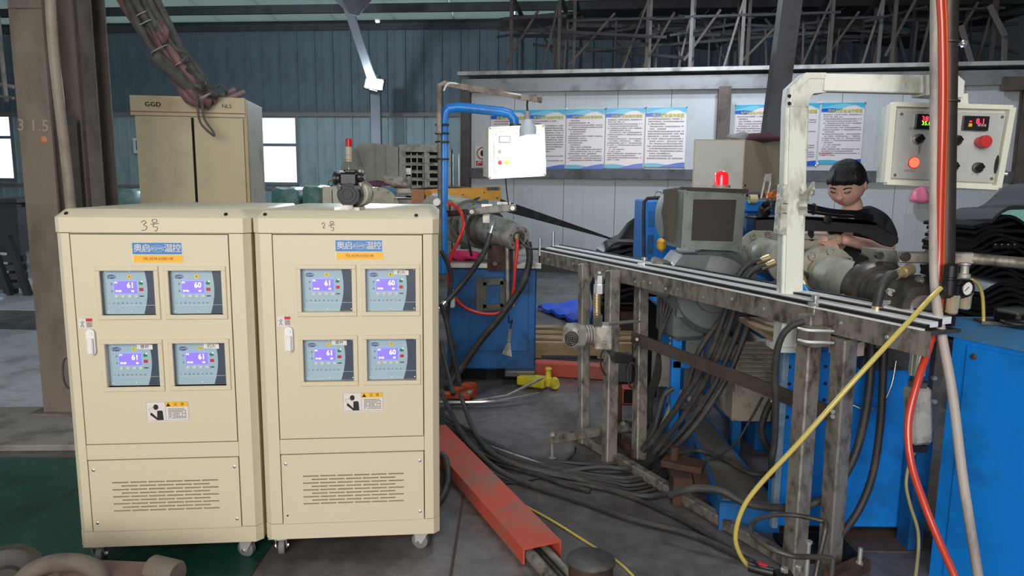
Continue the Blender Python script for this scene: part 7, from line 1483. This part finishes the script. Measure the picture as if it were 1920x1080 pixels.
ls = U(1560, 408, Yw_ + .04) + V((0, 0, -.03)); rs_ = U(1648, 402, Yw_ + .12) + V((0, 0, -.04))
lel = U(1540, 446, Yw_ - .02) + V((-.01, 0, -.04)); lw = U(1528, 447, Yw_ - .28) ; rel = U(1664, 462, Yw_ - .02) + V((0, 0, -.12)); rw = U(1578, 448, Yw_ - .28)
rel = U(1668, 470, Yw_ + .02)
pv = V((pel.x, pel.y, 0))
body_v = [pel, V((ch_.x, ch_.y, 1.15)), ch_ + V((0, .02, 0)), nk + V((.01, .01, -.03)), nk + V((-.01, -.01, .06)), rs_, rel, rw, ls, lel, lw, pv + V((-.1, 0, .9)), pv + V((-.12, -.02, .48)), pv + V((-.12, .02, .06)), pv + V((-.15, -.14, .04)), pv + V((.1, 0, .9)), pv + V((.12, -.02, .48)), pv + V((.12, .02, .06)), pv + V((.12, -.15, .04))]
body_e = [(0, 1), (1, 2), (2, 3), (3, 4), (2, 5), (5, 6), (6, 7), (2, 8), (8, 9), (9, 10), (0, 11), (11, 12), (12, 13), (13, 14), (0, 15), (15, 16), (16, 17), (17, 18)]
body_r = [.15, .15, .13, .058, .056, .055, .043, .03, .055, .042, .03, .085, .06, .04, .035, .085, .06, .04, .035]
vs, fs = skin(body_v, body_e, body_r)
pb = MB().add(vs, fs)
pr = thing('person', 'person in black t-shirt with short black hair bending over the barrel at work', 'person', V((pel.x, pel.y, 0)))
HS = 1.10
def hp_(a, b2, c): return hc + (rgt * a + upv * b2 + fwd * c) * HS
def headpt(az, el, k=1.0):
    k *= 1.0
    # az: 0 = face forward; el: polar from top
    s, c_ = math.sin(el), math.cos(el)
    x = .083 * s * math.sin(az); z = .112 * c_; y = .098 * s * math.cos(az)
    if z < 0: x *= 1.06 - .30 * (z / .112) ** 2; y *= 1 - .16 * (z / .112) ** 2
    if y > 0: y *= .93
    if z < -.02 and y > 0: y += .010 * min(1, -z / .06)
    cheek = math.exp(-((abs(az) - .8) / .45) ** 2 - ((el - 1.95) / .35) ** 2); x *= 1 + .09 * cheek; y *= 1 + .05 * cheek
    return hp_(x * k, z * k + .0, y * k)
n_, m__ = 32, 24; vs = []; fs = []
for i in range(m__ + 1):
    for j in range(n_): vs.append(headpt(2 * math.pi * j / n_, math.pi * (i + .01) / (m__ + .02)))
for i in range(m__):
    for j in range(n_): fs.append((i * n_ + j, (i + 1) * n_ + j, (i + 1) * n_ + (j + 1) % n_, i * n_ + (j + 1) % n_))
pb.add(vs, fs)
Rh = Matrix((rgt, fwd, upv)).transposed()
pb.ball(hp_(0, -.028, .102), .019, 12, (1.05, 1.0, .8), Rh).ball(hp_(0, -.012, .094), .011, 10, (.8, 1, 1.8), Rh)
for s in (-1, 1):
    pb.ball(hp_(s * .012, -.031, .094), .009, 8, (1, 1, .8), Rh)
    pb.ball(hp_(s * .086, -.012, -.008), .026, 12, (.3, .62, 1.0), Rh).ball(hp_(s * .034, .004, .078), .017, 10, (1.2, .6, .6), Rh)
def hand(w, d, palm_n, side):
    """hand: palm plus five curled fingers along d"""
    d = V(d).normalized(); pn = V(palm_n).normalized(); sx_ = d.cross(pn).normalized() * side
    pv_ = [w, w + d * .045, w + d * .08]; pb.add(*skin(pv_, [(0, 1), (1, 2)], [(.022, .028), (.022, .036), (.018, .036)]))
    for k, ln in enumerate((.068, .078, .074, .058)):
        b0 = w + d * .078 + sx_ * (-.027 + .018 * k); j1 = b0 + d * ln * .42 + pn * .008; j2 = j1 + d * ln * .26 + pn * .022; j3 = j2 + d * ln * .06 + pn * .026
        pb.add(*skin([b0 - d * .02, b0, j1, j2, j3], [(0, 1), (1, 2), (2, 3), (3, 4)], [.0095, .0095, .009, .008, .0068], 1))
    t0 = w + d * .03 - sx_ * .026; t1 = t0 + d * .028 - sx_ * .024 + pn * .01; t2 = t1 + d * .03 - sx_ * .004 + pn * .014
    pb.add(*skin([t0, t1, t2], [(0, 1), (1, 2)], [.012, .0105, .0085], 1))
hand(rw, (-.85, -.4, -.1), (0, .3, -1), 1); hand(lw, (.5, -.75, -.2), (0, .3, -1), -1)
part(pr, 'body', pb, skin_m, ang=80)
# hair: cap with fringe
n_, m__ = 40, 12; vs = []; fs = []
def lim(az):
    a = abs((az + math.pi) % (2 * math.pi) - math.pi)
    if a < .75: return 1.27 + .035 * math.sin(az * 19) + .05 * math.sin(az * 2.5)
    if a < 1.15: return 1.30 + (a - .75) * .55
    if a < 1.75: return 1.50
    return 1.5 + min(.75, (a - 1.75) * 1.1)
for i in range(m__ + 1):
    for j in range(n_):
        az = 2 * math.pi * j / n_; el = .01 + (lim(az) - .01) * i / m__; k = 1.12 + .035 * math.sin(el * 2) + .008 * math.sin(az * 23 + i)
        if i == m__: k = 1.05
        vs.append(headpt(az, el, k))
for i in range(m__):
    for j in range(n_): fs.append((i * n_ + j, (i + 1) * n_ + j, (i + 1) * n_ + (j + 1) % n_, i * n_ + (j + 1) % n_))
part(pr, 'hair', MB().add(vs, fs), hair_m, ang=80)
fc = MB()
for s in (-1, 1):
    fc.tube([hp_(s * .018, .012, .092), hp_(s * .034, .017, .088), hp_(s * .052, .012, .076)], .0035, 6, 3)
part(pr, 'eyebrow', fc, hair_m)
for s in (-1, 1): part(pr, 'eye', MB().tube([hp_(s * .02, -.004, .0925), hp_(s * .034, -.007, .092), hp_(s * .048, -.003, .083)], .0026, 6, 3), mat('dark_lashes', (40, 26, 24), .5))
part(pr, 'mouth', MB().ball(hp_(0, -.06, .094), .018, 12, (1, .45, .4), Rh), mat('lips', (176, 96, 92), .45))
# t-shirt: torso and sleeves
sv, sf = skin([V((pel.x, pel.y, .93)), V((ch_.x, ch_.y + .01, 1.12)), ch_ + V((0, .02, -.05)), nk + V((.01, .012, -.035)), (ch_ + rs_) / 2 + V((.01, 0, -.01)), rs_ + V((0, 0, -.02)), rs_.lerp(rel, .45), rs_.lerp(rel, .85), (ch_ + ls) / 2 + V((0, 0, -.02)), ls + V((.01, 0, -.02)), ls.lerp(lel, .8)], [(0, 1), (1, 2), (2, 3), (2, 4), (4, 5), (5, 6), (6, 7), (2, 8), (8, 9), (9, 10)], [.18, .18, .15, .074, .112, .085, .078, .068, .09, .07, .058], 3)
part(pr, 't_shirt', MB().add(sv, sf), shirt_m, ang=80)
part(pr, 'green_print', MB().text('BAND', U(1596, 401, Yw_ - .17), (1, .1, -.08), (0, 0, 1), .035), mat('dull_green_print', (40, 84, 60), .7)) if False else None
sv, sf = skin([V((pel.x, pel.y, .95)), pv + V((-.1, 0, .86)), pv + V((-.12, -.02, .48)), pv + V((-.12, .02, .1)), pv + V((.1, 0, .86)), pv + V((.12, -.02, .48)), pv + V((.12, .02, .1))], [(0, 1), (1, 2), (2, 3), (0, 4), (4, 5), (5, 6)], [.165, .1, .075, .062, .1, .075, .062])
part(pr, 'trousers', MB().add(sv, sf), trouser_m, ang=80)
for s in (-1, 1): part(pr, 'shoe', MB().box(pv + V((s * .125, -.06, .045)), (.1, .27, .09), None, .03), black)
